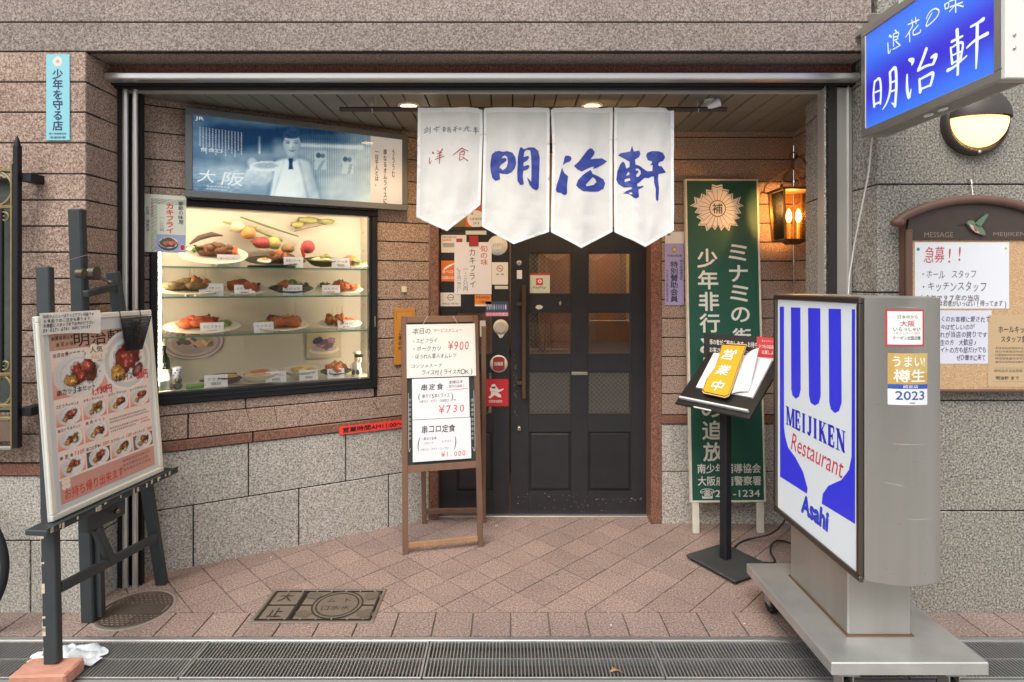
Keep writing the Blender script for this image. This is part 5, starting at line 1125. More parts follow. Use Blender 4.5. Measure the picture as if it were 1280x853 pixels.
for px in (466, 872):
    x = at(px,137,NY).x; b = MB(); b.tube([(x,NY,2.63),(x,NY,2.60)], .003, 6); pts=[(x, NY+.018*math.sin(a), NZ+.0+.018*math.cos(a)) for a in [k*.42 for k in range(12)]]; b.tube([(x,NY,2.60)]+pts, .003, 6); b.build('hook', chrome, pole)
# downlights, spotlight, camera-like fitting
glow = M('lamp_glow','ffd9a0',.5,emit=14,emcol='ffcf8a')
for i,(px,lab) in enumerate(((511,'lit round downlight in the ceiling at the left end of the curtain'),(740,'lit round downlight in the ceiling above the middle of the curtain'))):
    X = (px-CX)/FPX*3.3; t = thing('downlight', lab, 'downlight', (X,3.3,2.63), 'warm downlights in the entrance ceiling'); Fd=Frame((X,3.3,2.63),(1,0,0),(0,-1,0))
    MB().lathe(Fd,(0,0,0),[(.062,-.001),(.062,.006),(.048,.008),(.044,.001)],24).build('ring',white,t); MB().lathe(Fd,(0,0,0),[(.043,.002),(.03,.007),(.0005,.009)],20).build('bulb',glow,t)
    l=bpy.data.lights.new('lamp','SPOT'); l.energy=24; l.color=(1,.66,.32); l.spot_size=R(150); l.spot_blend=.9; l.shadow_soft_size=.04; lo=bpy.data.objects.new('lamp_light',l); COL.objects.link(lo); lo.location=(0,0,-.02); lo.parent=t
t = thing('ceiling_spotlight','small white plastic fitting on the ceiling right of the curtain','spotlight',(1.12,3.2,2.6)); b=MB(); F=Frame((1.12,3.2,2.6),(1,0,0))
b.lathe(Frame((1.12,3.2,2.63),(1,0,0),(0,-1,0)),(0,0,0),[(.035,0),(.035,.012),(.012,.014),(.010,.03)],16); b.build('mount',white,t)
b=MB(); b.tube([(1.07,3.2,2.585),(1.10,3.19,2.592),(1.145,3.18,2.602),(1.165,3.17,2.606)],[.012,.024,.028,.022],12); b.tube([(1.09,3.16,2.575),(1.15,3.14,2.60)],[.016,.024],10); b.build('lamp_head',white,t)

# ---------------------------------------------------------------- standing menu board
wood = M('weathered_brown_wood','6f5342',.7,var=.35,vs=22,streak=.12,bump=.3,bs=60)
woodd = M('pale_worn_wood','957455',.75,var=.35,vs=22,streak=.12,bump=.3,bs=60)
tl = ground(507,694); tr_ = ground(602,684)
u = (tr_-tl); FA = Frame(tl, u, Vector((-.015,.19,1.4)))
L_ = u.length; 
t = thing('standing_menu_board', 'brown wooden A frame menu board with three handwritten white sheets in front of the door', 'menu board', tuple((tl+tr_)/2))
zt = FA.hit(550,395)[1]; zb = FA.hit(550,586)[1]; a0 = -.012-.005; a1 = L_+.012; pw=.034
for a in (a0, a1-pw): MB().fbox(FA, a, a+pw, 0, zt, -.022, 0, .002).build('leg', wood, t)
MB().fbox(FA, a0+pw, a1-pw, zt-.042, zt, -.021, -.001, .002).build('top_rail', wood, t)
MB().fbox(FA, a0+pw, a1-pw, zb-.012, zb+.03, -.021, -.001, .002).build('lower_rail', wood, t)
MB().fbox(FA, a0+pw, a1-pw, .035, .065, -.02, -.002, .002).build('stretcher', woodd, t)
MB().fbox(FA, a0+pw, a1-pw, zb+.03, zt-.042, -.018, -.010).build('blackboard', M('blackboard','2c3733',.6,var=.2,vs=10), t)
rb = Frame(Vector((tl.x+.03, 3.86, 0)), (1,.05,0), Vector((0,-.24,1.36)))
for a in (.0, L_-.06): MB().fbox(rb, a, a+.03, 0, 1.36, -.02, 0, .002).build('rear_leg', wood, t)
MB().fbox(rb, .03, L_-.06, .07, .105, -.019, -.001, .002).build('rear_stretcher', wood, t)
b = MB(); z1 = zt-.03
for k in (0,1):
    A=FA.hit(534.5,394)[0] if k==0 else FA.hit(566,394)[0]; Bq=FA.hit(529,405)[0] if k==0 else FA.hit(572,405)[0]; b.tube([FA.pt(A,zt-.002,.002),FA.pt(Bq,FA.hit(550,405)[1],.004)],.0015,5)
b.build('string', M('white_string','c9c5bb',.8), t)
gr='3c3c3c'
pr = Print(FA,-.009)   # chalk-like old writing on the blackboard, at the edges of the sheets
for x0,x1 in ((510,514.5),(588,594)):
    for k in range(9): pr.phand('本',x0,498+k*6,x1,503+k*6,'9ca39c',seed=k)
a,b_=pr.P(510.5,492); c,d_=pr.P(594,555)
for q in ([(a,b_),(a,d_),(a+.01,d_-.004)],[(c,b_),(c,d_-.02),(c-.015,d_-.02)]): pr.stroke(q,.003,'b9bdb6',0,px=False)
pr.build('chalk_marks', print_m, t)
def sheet(name,label,x0,y0,x1,y1,base,draw,h,tl_=0):
    return plate(name,label,'notice',FA,x0,y0,x1,y1,base,draw,th=.002,h=h)
def d(pr,a0,b0,a1,b1):
    P_=lambda s,x0,y0,x1,y1,c,**k: pr.phand(s,480+x0/6.56,350+y0/6.56,480+x1/6.56,350+y1/6.56,c,**k)
    frame_=[(a0+.008,b0+.008),(a1-.008,b0+.008),(a1-.008,b1-.008),(a0+.008,b1-.008),(a0+.008,b0+.008)]
    for i in range(4): 
        p,q=frame_[i],frame_[i+1]; pr.rect(min(p[0],q[0])-.0005,min(p[1],q[1])-.0005,max(p[0],q[0])+.0005,max(p[1],q[1])+.0005,'b9c2bc')
    P_('本日の',235,395,385,445,gr,seed=2,bold=.01); P_('サービスメニュー',405,398,640,435,'c0404a',seed=3,bold=.01)
    P_('・エビフライ',225,480,440,525,gr,seed=4,bold=.01); P_('¥900',525,498,702,578,'c04a55',seed=5,bold=.005,jit=.05)
    P_('・ポークカツ',225,545,470,590,gr,seed=6,bold=.01); P_('・ほうれん草入オムレツ',220,608,595,652,gr,seed=7,bold=.01)
    P_('コンソメスープ',220,690,478,728,gr,seed=8,bold=.01); P_('ライス付(ライス大OK)',308,738,735,785,gr,seed=9,bold=.01)
sheet('daily_menu_sheet','white sheet with the nine hundred yen daily menu, topmost on the standing menu board',508,406,593.5,473,'dfe3de',d,.001)
def dd(s,pairs):
    def d(pr,a0,b0,a1,b1):
        for q in pairs: pr.phand(q[0],500+q[1]/7.11,470+q[2]/7.11,500+q[3]/7.11,470+q[4]/7.11,q[5],seed=int(q[1]+q[2]),bold=q[6] if len(q)>6 else .005,jit=.08)
    return d
d2 = dd(0,[('串定食',180,70,390,135,gr,.03),('創業以来',435,40,560,72,'6a3a3a'),('変わらぬ味!',432,78,575,108,'6a3a3a'),('(',155,150,185,205,gr,.04),('串カツ5本とライス',195,160,442,200,gr,.01),(')',448,148,478,205,gr,.04),('※串カツ・ポテト・生野菜スープ付',168,215,498,243,'5a5a5a'),('¥730',340,258,580,335,'c4504c',.0)])
ps2=sheet('skewer_menu_sheet','white sheet with the seven hundred thirty yen set meal, middle of the standing menu board',515,474,586,525,'e4e4e8',d2,.002)
d3 = dd(0,[('串コロ定食',188,440,492,515,gr,.03),('(',150,540,185,645,gr,.02),('・串カツ5本',185,545,325,575,gr,.01),('・コロッケ',190,590,300,612,'5a5a5a'),('とライス',370,570,460,595,gr),(')',475,530,510,630,gr,.02),('※串カツ・ポテト・スープ付',180,645,430,668,'5a5a5a'),('¥1.000',365,670,585,722,'c4504c',.0)])
sheet('croquette_menu_sheet','white sheet with the one thousand yen set meal, lowest on the standing menu board',515.5,525.6,588,578,'e4e4e8',d3,.002)
pr = Print(FA,.0046)
for y in (485.5,): pr.stroke([(561,488),(576,486.5),(584,485.5)],.6,'c4504c',0)
pr.build('lettering',print_m,ps2)

# ---------------------------------------------------------------- tall easel with the photo menu
t = thing('easel', 'tall dark painted wooden easel with chipped edges and a crank, one leg on a brick', 'easel', (-1.88, 2.7, 0))
nf = Vector((-1.858,2.350,.062)); nt = Vector((-2.005,2.49,1.678)); ff = Vector((-1.857,3.085,0)); ft = Vector((-1.965,2.86,1.667))
def lerp(a,b,k): return a+(b-a)*k
SD = Vector((0,1,0))
MB().bar(nf, nt, .035, .058, SD, .004).build('front_leg', black_wood, t); MB().bar(ff, ft, .035, .055, SD, .004).build('front_leg', black_wood, t)
MB().bar((-1.995,2.745,0), (-2.005,2.675,1.955), .045, .062, SD, .006).build('mast', black_wood, t)
MB().bar((-1.955,2.66,1.56),(-1.955,2.90,1.60),.03,.03,(0,0,1),.003).build('cross_arm', black_wood, t)
p = lerp(nf,nt,.175); q = lerp(ff,ft,.165); MB().bar(p+Vector((.02,.02,0)), q+Vector((.02,-.02,0)), .042, .022, (0,0,1), .003).build('cross_bar', black_wood, t)
l0 = Vector((-1.872,2.285,.628)); l1 = Vector((-1.80,3.065,.63)); FL = Frame(l0, l1-l0, (-1,.1,0)); LL=(l1-l0).length
MB().fbox(FL, 0, LL, -.045, .055, -.024, 0, .004).build('ledge', black_wood, t)
MB().fbox(FL, 0, LL, -.047, -.035, .0, .008, .002).build('ledge_lip', black_wood, t)
m0 = lerp(l0,l1,.47); b = MB(); b.fbox(Frame(m0+Vector((.0,0,0)), l1-l0, (0,0,1)), -.12, .10, -.12, -.026, -.05, .0, .004); dbox = b.build('drawer', black_wood, t)
b = MB(); b.blob(Frame(m0+Vector((.022,.02,-.075)),(1,0,0)),(0,0,0),(.014,.014,.014),1,.02); b.build('knob', brass, dbox)
b = MB(); b.bar(m0+Vector((-.02,-.06,-.12)), Vector((-1.86,2.70,.30)), .04,.028,(0,1,0),.003); b.build('centre_post', black_wood, t)
MB().bar((-1.955,2.74,.55),(-1.955,2.76,.02),.03,.03,SD,.002).build('rear_leg', black_wood, t)
b = MB(); b.tube([(-1.96,2.62,1.655),(-1.93,2.62,1.655)],.022,12); b.tube([(-1.96,2.70,1.66),(-1.93,2.70,1.66)],.03,12); b.tube([(-1.95,2.70,1.66),(-1.93,2.74,1.63),(-1.91,2.75,1.62)],.007,8); b.blob(WF,(-1.905,2.755,1.615),(.014,.014,.012),3,.05); b.build('crank', M('worn_crank_metal','6d675c',.4,.8,var=.3,vs=40), t)
b = MB(); rnd = random.Random(11)
for (A,B_) in ((nf,lerp(nf,nt,.38)),):
    dirn = (B_-A)
    Fe = Frame(A, dirn, SD)
    for k in range(30):
        s0 = rnd.random()*dirn.length; l = rnd.uniform(.004,.03); side = Fe.n
        b.fbox(Fe, s0, s0+l, -.0185+rnd.uniform(-.001,.004), -.0165+rnd.uniform(.0,.004), .0275, .0296) if rnd.random()<.7 else b.fbox(Fe, s0, s0+l, -.0178, -.0172, .015, .0285)
b.build('chipped_edge', chip, t)
b = MB(); Fe = Frame(lerp(l0,l1,0), l1-l0, (-1,.1,0))
for k in range(24): s0=rnd.random()*LL; b.fbox(Fe, s0, s0+rnd.uniform(.003,.012), -.0478, -.046, rnd.uniform(-.022,-.004), rnd.uniform(.0,.006))
b.build('chipped_edge', chip, t)
MB().tube([(-2.02,2.48,1.72),(-2.0,2.6,1.71),(-1.96,2.67,1.74),(-1.955,2.70,1.738)],.0015,5).build('wire', wire_m, t)
# the board
c0 = Vector((-1.866,2.352,.632)); c1 = Vector((-1.801,3.005,.632)); ctop = Vector((-1.937,2.352,1.478))
FM = Frame(c0, c1-c0, ctop-c0); W_b = (c1-c0).length; 
bt = FM.hit(42,396)[1]
mbd = thing('photo_menu_board', 'white framed poster board of photographed dishes leaning on the easel', 'menu board', tuple(c0))
fw_=.026; wf_m = M('yellowed_white_frame','dcdacd',.5,var=.1,vs=12)
A1 = FM.hit(173,391)[0]; A1=max(W_b, A1)
A1 = W_b
MB().fbox(FM, 0, A1, 0, bt, -.02, -.006, .002).build('backing_board', M('pale_backing','cfd2d0',.5,var=.06), mbd)
frame_on(MB(), FM, 0, 0, A1, bt, fw_, -.018, .004, .004).build('frame', wf_m, mbd)
pr = Print(FM,-.0055); 
q = lambda x,y,S: (S[0]+x/S[2], S[1]+y/S[2])
SA=(45,380,5.6875); SB=(55,510,6.067)
i0_,i1_ = .055, A1-.05
zT = FM.hit(60,417)[1]; zH = FM.hit(60,442)[1]; zB = .085
def gradrect(a0,b0,a1,b1,c0_,c1_,n,dh=0):
    c0_=lin(c0_); c1_=lin(c1_)
    for k in range(n): pr.rect(a0,b0+(b1-b0)*k/n,a1,b0+(b1-b0)*(k+1)/n,tuple(x+(y-x)*(k+.5)/n for x,y in zip(c0_,c1_)),dh)
hgt = bt
pr.rect(i0_,.05,i1_,hgt*.905,'ead8cc',0)
pr.rect(i0_,hgt*.822,i1_,hgt*.905,'bb9480',.0001)
zfoot=.148; pr.rect(i0_,.05,i1_,zfoot,'c9978a',.0001); pr.rect(i0_,zfoot,i1_,zfoot+.006,'e9ddd0',.0002)
ww = i1_-i0_
def cell(a0,b0,a1,b1,dark_=False):
    c0_,c1_=('dd8f78','ecd6ca')
    gradrect(a0,b0,a1,b1,c0_,c1_,8,.0002)
def meal(cx,cy,r,sd,kind=0):
    rr=random.Random(sd*7+1); H6=lambda h:[int(h[i:i+2],16)/255 for i in (0,2,4)]
    pal=[['7c2a22','a23a2a','b8543a'],['6a3f24','8c5228','a8682f'],['9c3524','7c2a22','c07840']][kind%3]
    items=[(rr.uniform(-.15,.45),rr.uniform(-.12,.26),rr.uniform(.2,.32),rr.uniform(.15,.24),H6(pal[k%3]),rr.uniform(-1,1)) for k in range(6)]+[(-.38+rr.uniform(-.08,.08),-.2+rr.uniform(-.08,.08),.2,.15,H6(['dfa04a','ecb85c','cf8f3c'][k]),0) for k in range(3)]
    if kind==1: items.append((.3,-.2,.2,.14,H6('c9cfa0'),.3))
    def fn(u,v):
        x=(u-.5)*2.1; y=(v-.5)*1.55; q=math.hypot(x,y/.72)
        if q>1.0: return None
        c=(.90,.89,.87) if q>.93 else (.80,.79,.77) if q>.74 and q<.78 else (.88,.87,.85); c=tuple(k*(1-.10*soft(x+.2*y+.4,.5)) for k in c)
        for (ix,iy,rx,ry,cc,an) in items:
            dx,dy=x-ix,y-iy; X=dx*math.cos(an)+dy*math.sin(an); Y_=-dx*math.sin(an)+dy*math.cos(an); w1=1+.35*nz3(dx*9+sd,dy*9,ix*9); e=math.hypot(X/rx,Y_/ry)/w1
            if e<1.25 and e>=1: c=tuple(k*.78 for k in c)
            if e<1: sh=.62+.5*(1-e)+.28*(dy-dx)/.3+.35*nz3(x*16,y*16,sd); c=tuple(min(1,k*max(.35,sh)) for k in cc); 
            if e<.35 and nz3(x*20,y*20,sd+4)>.12: c=tuple(min(1,k+.28) for k in c)
        return c
    n=max(16,int(r*2.1/.0042)); raster(pr,cx-r*1.05,cy-r*.775,cx+r*1.05,cy+r*.775,n,int(n*.74),fn,.0009+.0001*(sd%3))
def at2(px,py): return FM.hit(px,py)
# two big pictures
b1_=hgt*.765; b0_=hgt*.590
cell(i0_,b0_-.01,i0_+ww*.52,b1_)
c=(i0_+ww*.26,hgt*.685); meal(c[0],c[1],.135,3,0)
cx,cy=i0_+ww*.76,hgt*.715; H6=lambda h:[int(h[i:i+2],16)/255 for i in (0,2,4)]
def om(u,v):
    x=(u-.5)*2; y=(v-.5)*2; q=math.hypot(x,y)
    if q>1: return None
    c=(.90,.89,.87) if q>.9 or q<.74 else (.80,.79,.77)
    for (ix,iy,rx,ry,cc,an) in ((.42,.55,.30,.2,H6('dfa040'),0),(.40,-.38,.26,.18,H6('7c3232'),.6),(.40,-.38,.18,.11,H6('b37a72'),.6),(.0,.10,.55,.44,H6('9a3826'),.6),(-.42,-.30,.24,.2,H6('e0a548'),0),(-.30,-.44,.22,.18,H6('d3923a'),0),(-.5,-.46,.18,.14,H6('ecbc66'),0)):
        dx,dy=x-ix,y-iy; X=dx*math.cos(an)+dy*math.sin(an); Y_=-dx*math.sin(an)+dy*math.cos(an); e=math.hypot(X/rx,Y_/ry)/(1+.25*nz3(dx*5,dy*5,ix*9))
        if 1<=e<1.15: c=tuple(k*.8 for k in c)
        if e<1: sh=.65+.45*(1-e)+.25*(dy-dx*.5)+.3*nz3(x*9,y*9,3); c=tuple(min(1,k*max(.4,sh)) for k in cc)
        if e<.6 and rx>.5 and nz3(x*7,y*9,8)>.12: c=tuple(min(1,k+.25) for k in c)
    return c
raster(pr,cx-.155,cy-.145,cx+.155,cy+.145,72,66,om,.001)
pr.text('明治軒',i0_+ww*.22,hgt*.828,i0_+ww*.72,hgt*.902,'2a2422',.02,.0006); pr.hand('創業昭和元年',i0_+.01,hgt*.872,i0_+ww*.22,hgt*.895,'3a2c28',dh=.0006); pr.hand('浪花の味',i0_+ww*.05,hgt*.838,i0_+ww*.22,hgt*.862,'3a2c28',dh=.0006)
pr.hand('当店自慢の定番メニュー',i0_+.01,hgt*.785,i0_+ww*.42,hgt*.81,'5a463c',dh=.0006)
pr.hand('串カツ3本セット',i0_+.015,b0_+.0,i0_+ww*.40,b0_+.032,'2a2422',bold=.01,dh=.0024); pr.text('1,130円',i0_+ww*.36,b0_-.03,i0_+ww*.56,b0_+.008,'c02c30',.04,.0024)
pr.text('オムライス',i0_+ww*.60,b0_+.01,i0_+ww*.80,b0_+.045,'1e1a18',.03,.0024); pr.text('800円',i0_+ww*.85,b0_+.0,i1_-.005,b0_+.045,'d02c34',.05,.0024)
# row of four, row of two, row of four
y1=hgt*.525; hh_=.072; cw=ww/4
for k in range(4): cell(i0_+cw*k+.004,y1-hh_,i0_+cw*(k+1)-.004,y1); meal(i0_+cw*(k+.52),y1-hh_*.45,cw*.42,20+k,k); pr.hand(['エビフライセット','チキンカツセット','コロッケセット','ビーフカツセット'][k],i0_+cw*k+.008,y1+.004,i0_+cw*(k+1)-.012,y1+.022,'4a3832',dh=.0004)
y2=hgt*.405
for k in range(2): cell(i0_+cw*k+.004,y2-hh_,i0_+cw*(k+1)-.004,y2); meal(i0_+cw*(k+.52),y2-hh_*.45,cw*.42,40+k,k+1); pr.hand(['串カツ5本セット','焼肉セット'][k],i0_+cw*k+.008,y2+.004,i0_+cw*(k+1)-.012,y2+.022,'4a3832',dh=.0004)
pr.lines(i0_+cw*2.05,y2-.022,i1_-.01,y2+.006,2,'4a3a36',3); pr.lines(i0_+cw*2.05,y2-.065,i0_+cw*3.4,y2-.035,2,'4a3a36',5); pr.lines(i0_+cw*3.45,y2-.065,i1_-.012,y2-.035,2,'c2403c',6)
y3=hgt*.268; hh_=y3-zfoot-.01
for k in range(4):
    a=i0_+cw*k+.004; e=i0_+cw*(k+1)-.004
    if k==1: pr.rect(a,y3-hh_,e,y3,'5c5552',.0003)
    elif k==3: pr.rect(a,y3-hh_,e,y3,'736b66',.0003)
    else: cell(a,y3-hh_,e,y3)
    meal(i0_+cw*(k+.52),y3-hh_*.48,cw*.42,60+k,1 if k>1 else 0); pr.hand(['串定食','串コロ定食','カツカレー','ハヤシライス'][k],a,y3+.004,a+cw*.55,y3+.024,'3a2c28',dh=.0004); pr.hand(['730円','1,000円','1,130円','1,200円'][k],a+cw*.55,y3+.006,e,y3+.026,'c2403c',dh=.0004,jit=.05)
pr.text('お持ち帰り出来ます',i0_+.02,.062,i0_+ww*.62,.108,'cf3a30',.02,.0004); pr.lines(i0_+ww*.62,.075,i1_-.01,zfoot-.01,3,'7a4438',9)
for k in range(4): pr.disc(i0_+.03+.014*math.cos(k*1.57+.8),.128+.014*math.sin(k*1.57+.8),.012,.012,'e9ddd0',.0005,10)
pr.build('menu_print', MCol('laminated_print',.35), mbd)
# note, badge, basket
a,b_=FM.hit(50,390); 
t = thing('handwritten_note','curling white handwritten note taped over the top left of the photo menu board','note',tuple(FM.pt(0,bt)))
def nw(v):  # curl
    k=(v-c0).dot(FM.u); z=(v-c0).dot(FM.v); return v + FM.n*(.010+.02*max(0,(k-.2))/.2*.6 + .012*math.sin(z*40)*.3)
ns = Print(FM,0,warp=nw); nz0=bt-.078; nz1=bt+.012
for i in range(14):
    for j in range(6): ns.rect(.005+.30*i/14,nz0+(nz1-nz0)*j/6-(.02*(i/14)**2),.005+.30*(i+1)/14,nz0+(nz1-nz0)*(j+1)/6-(.02*(i/14)**2)*0,'e6e5de')
ns.refine(.5); ns.build('paper',print_m,t); ns=Print(FM,.0015,warp=nw)
for k,s in enumerate(['当店のメニューはテイクアウト可能です','お電話でのご注文も承ります','お気軽にスタッフまでお声がけ下さい','06-6271-6761 お待ちしております']): ns.hand(s,.015,nz1-.024-.019*k,.27-.02*(k%2),nz1-.007-.019*k,'4a4a48',seed=k+3)
ns.build('lettering',print_m,t)
a,b_=FM.hit(119,441); t=thing('popular_badge','small cream cloud shaped badge reading popular number one on the photo menu board','badge',tuple(FM.pt(a,b_)))
pts=[(a+(.058+.008*math.cos(k*7*2*math.pi/40))*math.cos(2*math.pi*k/40),b_+(.038+.006*math.cos(k*7*2*math.pi/40))*math.sin(2*math.pi*k/40)) for k in range(40)]
MB().prism(FM,pts,.001,.006,lin('e6dcc8')).build('badge_plate',print_m,t); ps=Print(FM,.0066); ps.text('人気',a-.036,b_+.0,a+.036,b_+.03,'2e2824',.01); ps.text('No.1',a-.028,b_-.028,a+.028,b_-.006,'e0a888',.02); ps.build('lettering',print_m,t)
t=thing('wire_basket','small black wire mesh basket hooked over the top of the photo menu board','basket',tuple(FM.pt(.5,bt)))
e0,_=FM.hit(148.5,391); e1,_=FM.hit(174,391); f0,g0=FM.hit(156,439); f1,_=FM.hit(169,439); e1=min(e1,A1-.012); g1=bt-.035
b=MB(); D0,D1=.055,.03; top=[(e0,g1,.008),(e1,g1,.008),(e1,g1,D0+.008),(e0,g1,D0+.008)]; bot=[(f0,g0,.008),(f1,g0,.008),(f1,g0,D1+.008),(f0,g0,D1+.008)]
def P3(q): return FM.pt(*q)
b.tube([P3(q) for q in top+top[:1]],.0025,6); b.tube([P3(q) for q in bot+bot[:1]],.002,6)
for q,r_ in zip(top,bot): b.tube([P3(q),P3(r_)],.002,5)
b.tube([P3((e0,bt+.004,-.02)),P3((e0,bt+.006,.004)),P3(top[0])],.0022,6); b.tube([P3((e1,bt+.004,-.02)),P3((e1,bt+.006,.004)),P3(top[1])],.0022,6); b.build('rim',black_metal,t)
b=MB()
for fi in range(4):
    A_,B_,C_,D_=[Vector(q) for q in (top[fi],top[(fi+1)%4],bot[(fi+1)%4],bot[fi])]; n=16 if fi%2==0 else 8; m=int(n*1.6)
    def S_(u_,v_): return P3(A_*(1-u_)*(1-v_)+B_*u_*(1-v_)+C_*u_*v_+D_*(1-u_)*v_)
    for k in range(-m,n+1):
        for sg in (0,1):
            pts=[]
            for s in (0,1):
                pass
            u0=k/n; 
            # diagonal u = u0 + v*m/n
            v0=max(0,-u0*n/m); v1=min(1,(1-u0)*n/m)
            if v1-v0<.05: continue
            ua,ub=u0+v0*m/n,u0+v1*m/n
            if sg: ua,ub=1-ua,1-ub
            b.tube([S_(ua,v0),S_(ub,v1)],.001,3,cap=False)
tag(b.build('mesh',black_metal,t),None,None,kind='stuff')
# brick, sheet
t=MB(); rnd=random.Random(2); brm=M('pale_red_brick','b98672',.9,var=.2,vs=12,bump=.8,bs=60)
P0=ground(12,853,.0); Fb=Frame((-1.86,2.335,0),(1,.04,0),(0,1,0)); bb=MB(); bb.fbox(Fb,-.115,.105,-.065,.052,.001,.062,.008)
bm=bmesh.new(); 
o=bb.build('brick',brm,None,(-1.86,2.335,0)); tag(o,'chipped pale red brick under the near leg of the easel','brick')
sub=o.modifiers.new('sub','SUBSURF'); sub.subdivision_type='SIMPLE'; sub.levels=sub.render_levels=3
tx=bpy.data.textures.new('brick_chip','CLOUDS'); tx.noise_scale=.03; dm=o.modifiers.new('d','DISPLACE'); dm.texture=tx; dm.strength=.010; dm.mid_level=.6
bg=MB(); nx_=90; ny_=56; Pc=[ground(x,y,.012) for x,y in ((40,828),(122,818),(118,803),(75,803))]
for j in range(ny_+1):
    for i in range(nx_+1):
        u_,v_=i/nx_,j/ny_; ex=.5-.5*math.cos(math.pi*u_)
        x=-2.04+.31*u_; y=2.385+.17*v_; x+= .012*math.sin(v_*9)+.01*math.sin(v_*23+1); y+=.012*math.sin(u_*8+1)
        # pull corners in to a rounded outline
        cx_,cy_=-1.885,2.465; r_=math.hypot((x-cx_)/.155,(y-cy_)/.085); 
        if r_>1.05: k=1.05/r_; x=cx_+(x-cx_)*k; y=cy_+(y-cy_)*k
        z=.004+.018*max(0,1-r_*.8)+.022*abs(noise.noise(Vector((x*20,y*20,0))))+.003*abs(noise.noise(Vector((x*60,y*60,3))))
        bg.v.append(Vector((x,y,z)))
for j in range(ny_):
    for i in range(nx_): a=j*(nx_+1)+i; bg.f.append([a,a+1,a+nx_+2,a+nx_+1]); bg.c.append(None); bg.s.append(True)
o=bg.build('plastic_bag',M('milky_plastic','dfe6ea',.3,spec=.6),None,(-1.8,2.47,0)); tag(o,'crumpled milky white plastic bag lying on the drain grate behind the brick','plastic bag'); md=o.modifiers.new('s','SOLIDIFY'); md.thickness=.0012
# ---------------------------------------------------------------- the other side of the street: what the glass and steel reflect
ob = thing('opposite_building', 'plain shop building across the street, seen only as reflections in glass and steel', 'building', (0,-8.5,0))
FO = Frame((0,-8.5,0),(-1,0,0)); w1=M('opposite_wall','a89c8c',.8,var=.2,vs=1); w2=M('opposite_orange_wall','b4623a',.7,var=.2,vs=1); wg=M('opposite_window','56636c',.1,spec=.8)
MB().fbox(FO,-9,9,3.2,6.5,-4,0).build('upper_wall',w1,ob); MB().fbox(FO,-9,-2.5,0,3.2,-4,-.01).build('shop_wall',w2,ob); MB().fbox(FO,-2.5,3,0,3.2,-4,-.02).build('shop_wall',w1,ob); MB().fbox(FO,3,9,0,3.2,-4,-.01).build('shop_wall',w2,ob)
for x in (-8,-5.6,-3.2,-.8,1.6,4.0,6.4): MB().fbox(FO,x,x+1.5,3.9,5.4,0,.02).build('window',wg,ob)
for x in (-8,-5,-1.8,.8,3.8,6.2): MB().fbox(FO,x,x+2.0,.5,2.5,-.02,.02).build('shop_window',wg,ob)
b=MB(); b.hexa([FO.pt(a,z,h) for a,z,h in ((-9,2.6,0),(9,2.6,0),(9,2.55,1.1),(-9,2.55,1.1),(-9,3.1,0),(9,3.1,0),(9,2.6,1.1),(-9,2.6,1.1))]); b.build('awning',M('cream_awning','c9bfa8',.8),ob)
# ---------------------------------------------------------------- bicycle (only its front wheel reaches into the photograph)
t = thing('bicycle', 'bicycle at the left edge of the photo, only the front of its wheel in view', 'bicycle', (-3.1, 2.60, 0))
rub = M('tyre_rubber','202124',.8); tan = M('tan_tyre_wall','a58a63',.7)
def wheel(cx, cy=2.60, cz=.335, r=.325):
    F = Frame((cx,cy,cz),(1,0,0)); b=MB(); prof=[]
    N=64
    def torus(R_,r_,mat,name,par):
        b=MB(); vs=[];fs=[]
        for i in range(N):
            a=2*math.pi*i/N
            for j in range(10):
                p=2*math.pi*j/10; rr=R_+r_*math.cos(p); vs.append(F.pt(rr*math.cos(a),rr*math.sin(a),r_*math.sin(p)))
        for i in range(N):
            for j in range(10): fs.append([i*10+j,((i+1)%N)*10+j,((i+1)%N)*10+(j+1)%10,i*10+(j+1)%10])
        b.add(vs,fs,None,True); return b.build(name,mat,par)
    w_=MB(); w_.tube([F.pt(0,0,-.045),F.pt(0,0,.045)],.02,12); hub=w_.build('wheel',chrome,t)
    torus(r-.0,.017,rub,'tyre',hub); torus(r-.017,.0145,tan,'tyre_wall',hub); torus(r-.032,.010,chrome,'rim',hub); sp=MB()
    for k in range(32):
        a=2*math.pi*k/32; sp.tube([F.pt(.02*math.cos(a+1.2*(-1)**k),.02*math.sin(a+1.2*(-1)**k),.03*(-1)**k),F.pt((r-.03)*math.cos(a),(r-.03)*math.sin(a),0)],.0011,4)
    sp.build('spokes',chrome,hub); return hub
wx = -2.60; wheel(wx); wheel(wx-1.05)
bf = M('bicycle_paint','3d4a56',.3,.4); b=MB(); y=2.60
b.tube([(wx,y-.05,.335),(wx-.05,y-.05,.66),(wx-.09,y,.72)],.011,8); b.tube([(wx,y+.05,.335),(wx-.05,y+.05,.66),(wx-.09,y,.72)],.011,8); b.build('fork',bf,t)
b=MB(); b.tube([(wx-.09,y,.70),(wx-.14,y,.9)],.018,10); b.tube([(wx-.11,y,.78),(wx-.62,y,.30)],.018,10); b.tube([(wx-.62,y,.30),(wx-.72,y,.80)],.016,10); b.tube([(wx-.12,y,.84),(wx-.70,y,.72)],.016,10)
for s in (-1,1): b.tube([(wx-.62,y+s*.03,.30),(wx-1.05,y+s*.06,.335)],.009,8); b.tube([(wx-.70,y+s*.02,.74),(wx-1.05,y+s*.06,.335)],.008,8)
b.build('frame',bf,t)
MB().tube([(wx-.30,y-.26,.98),(wx-.2,y-.24,1.0),(wx-.13,y-.1,.99),(wx-.13,y+.1,.99),(wx-.2,y+.24,1.0),(wx-.30,y+.26,.98)],.011,8).build('handlebar',chrome,t)
MB().tube([(wx-.14,y,.9),(wx-.13,y,.99)],.012,8).build('stem',chrome,t)
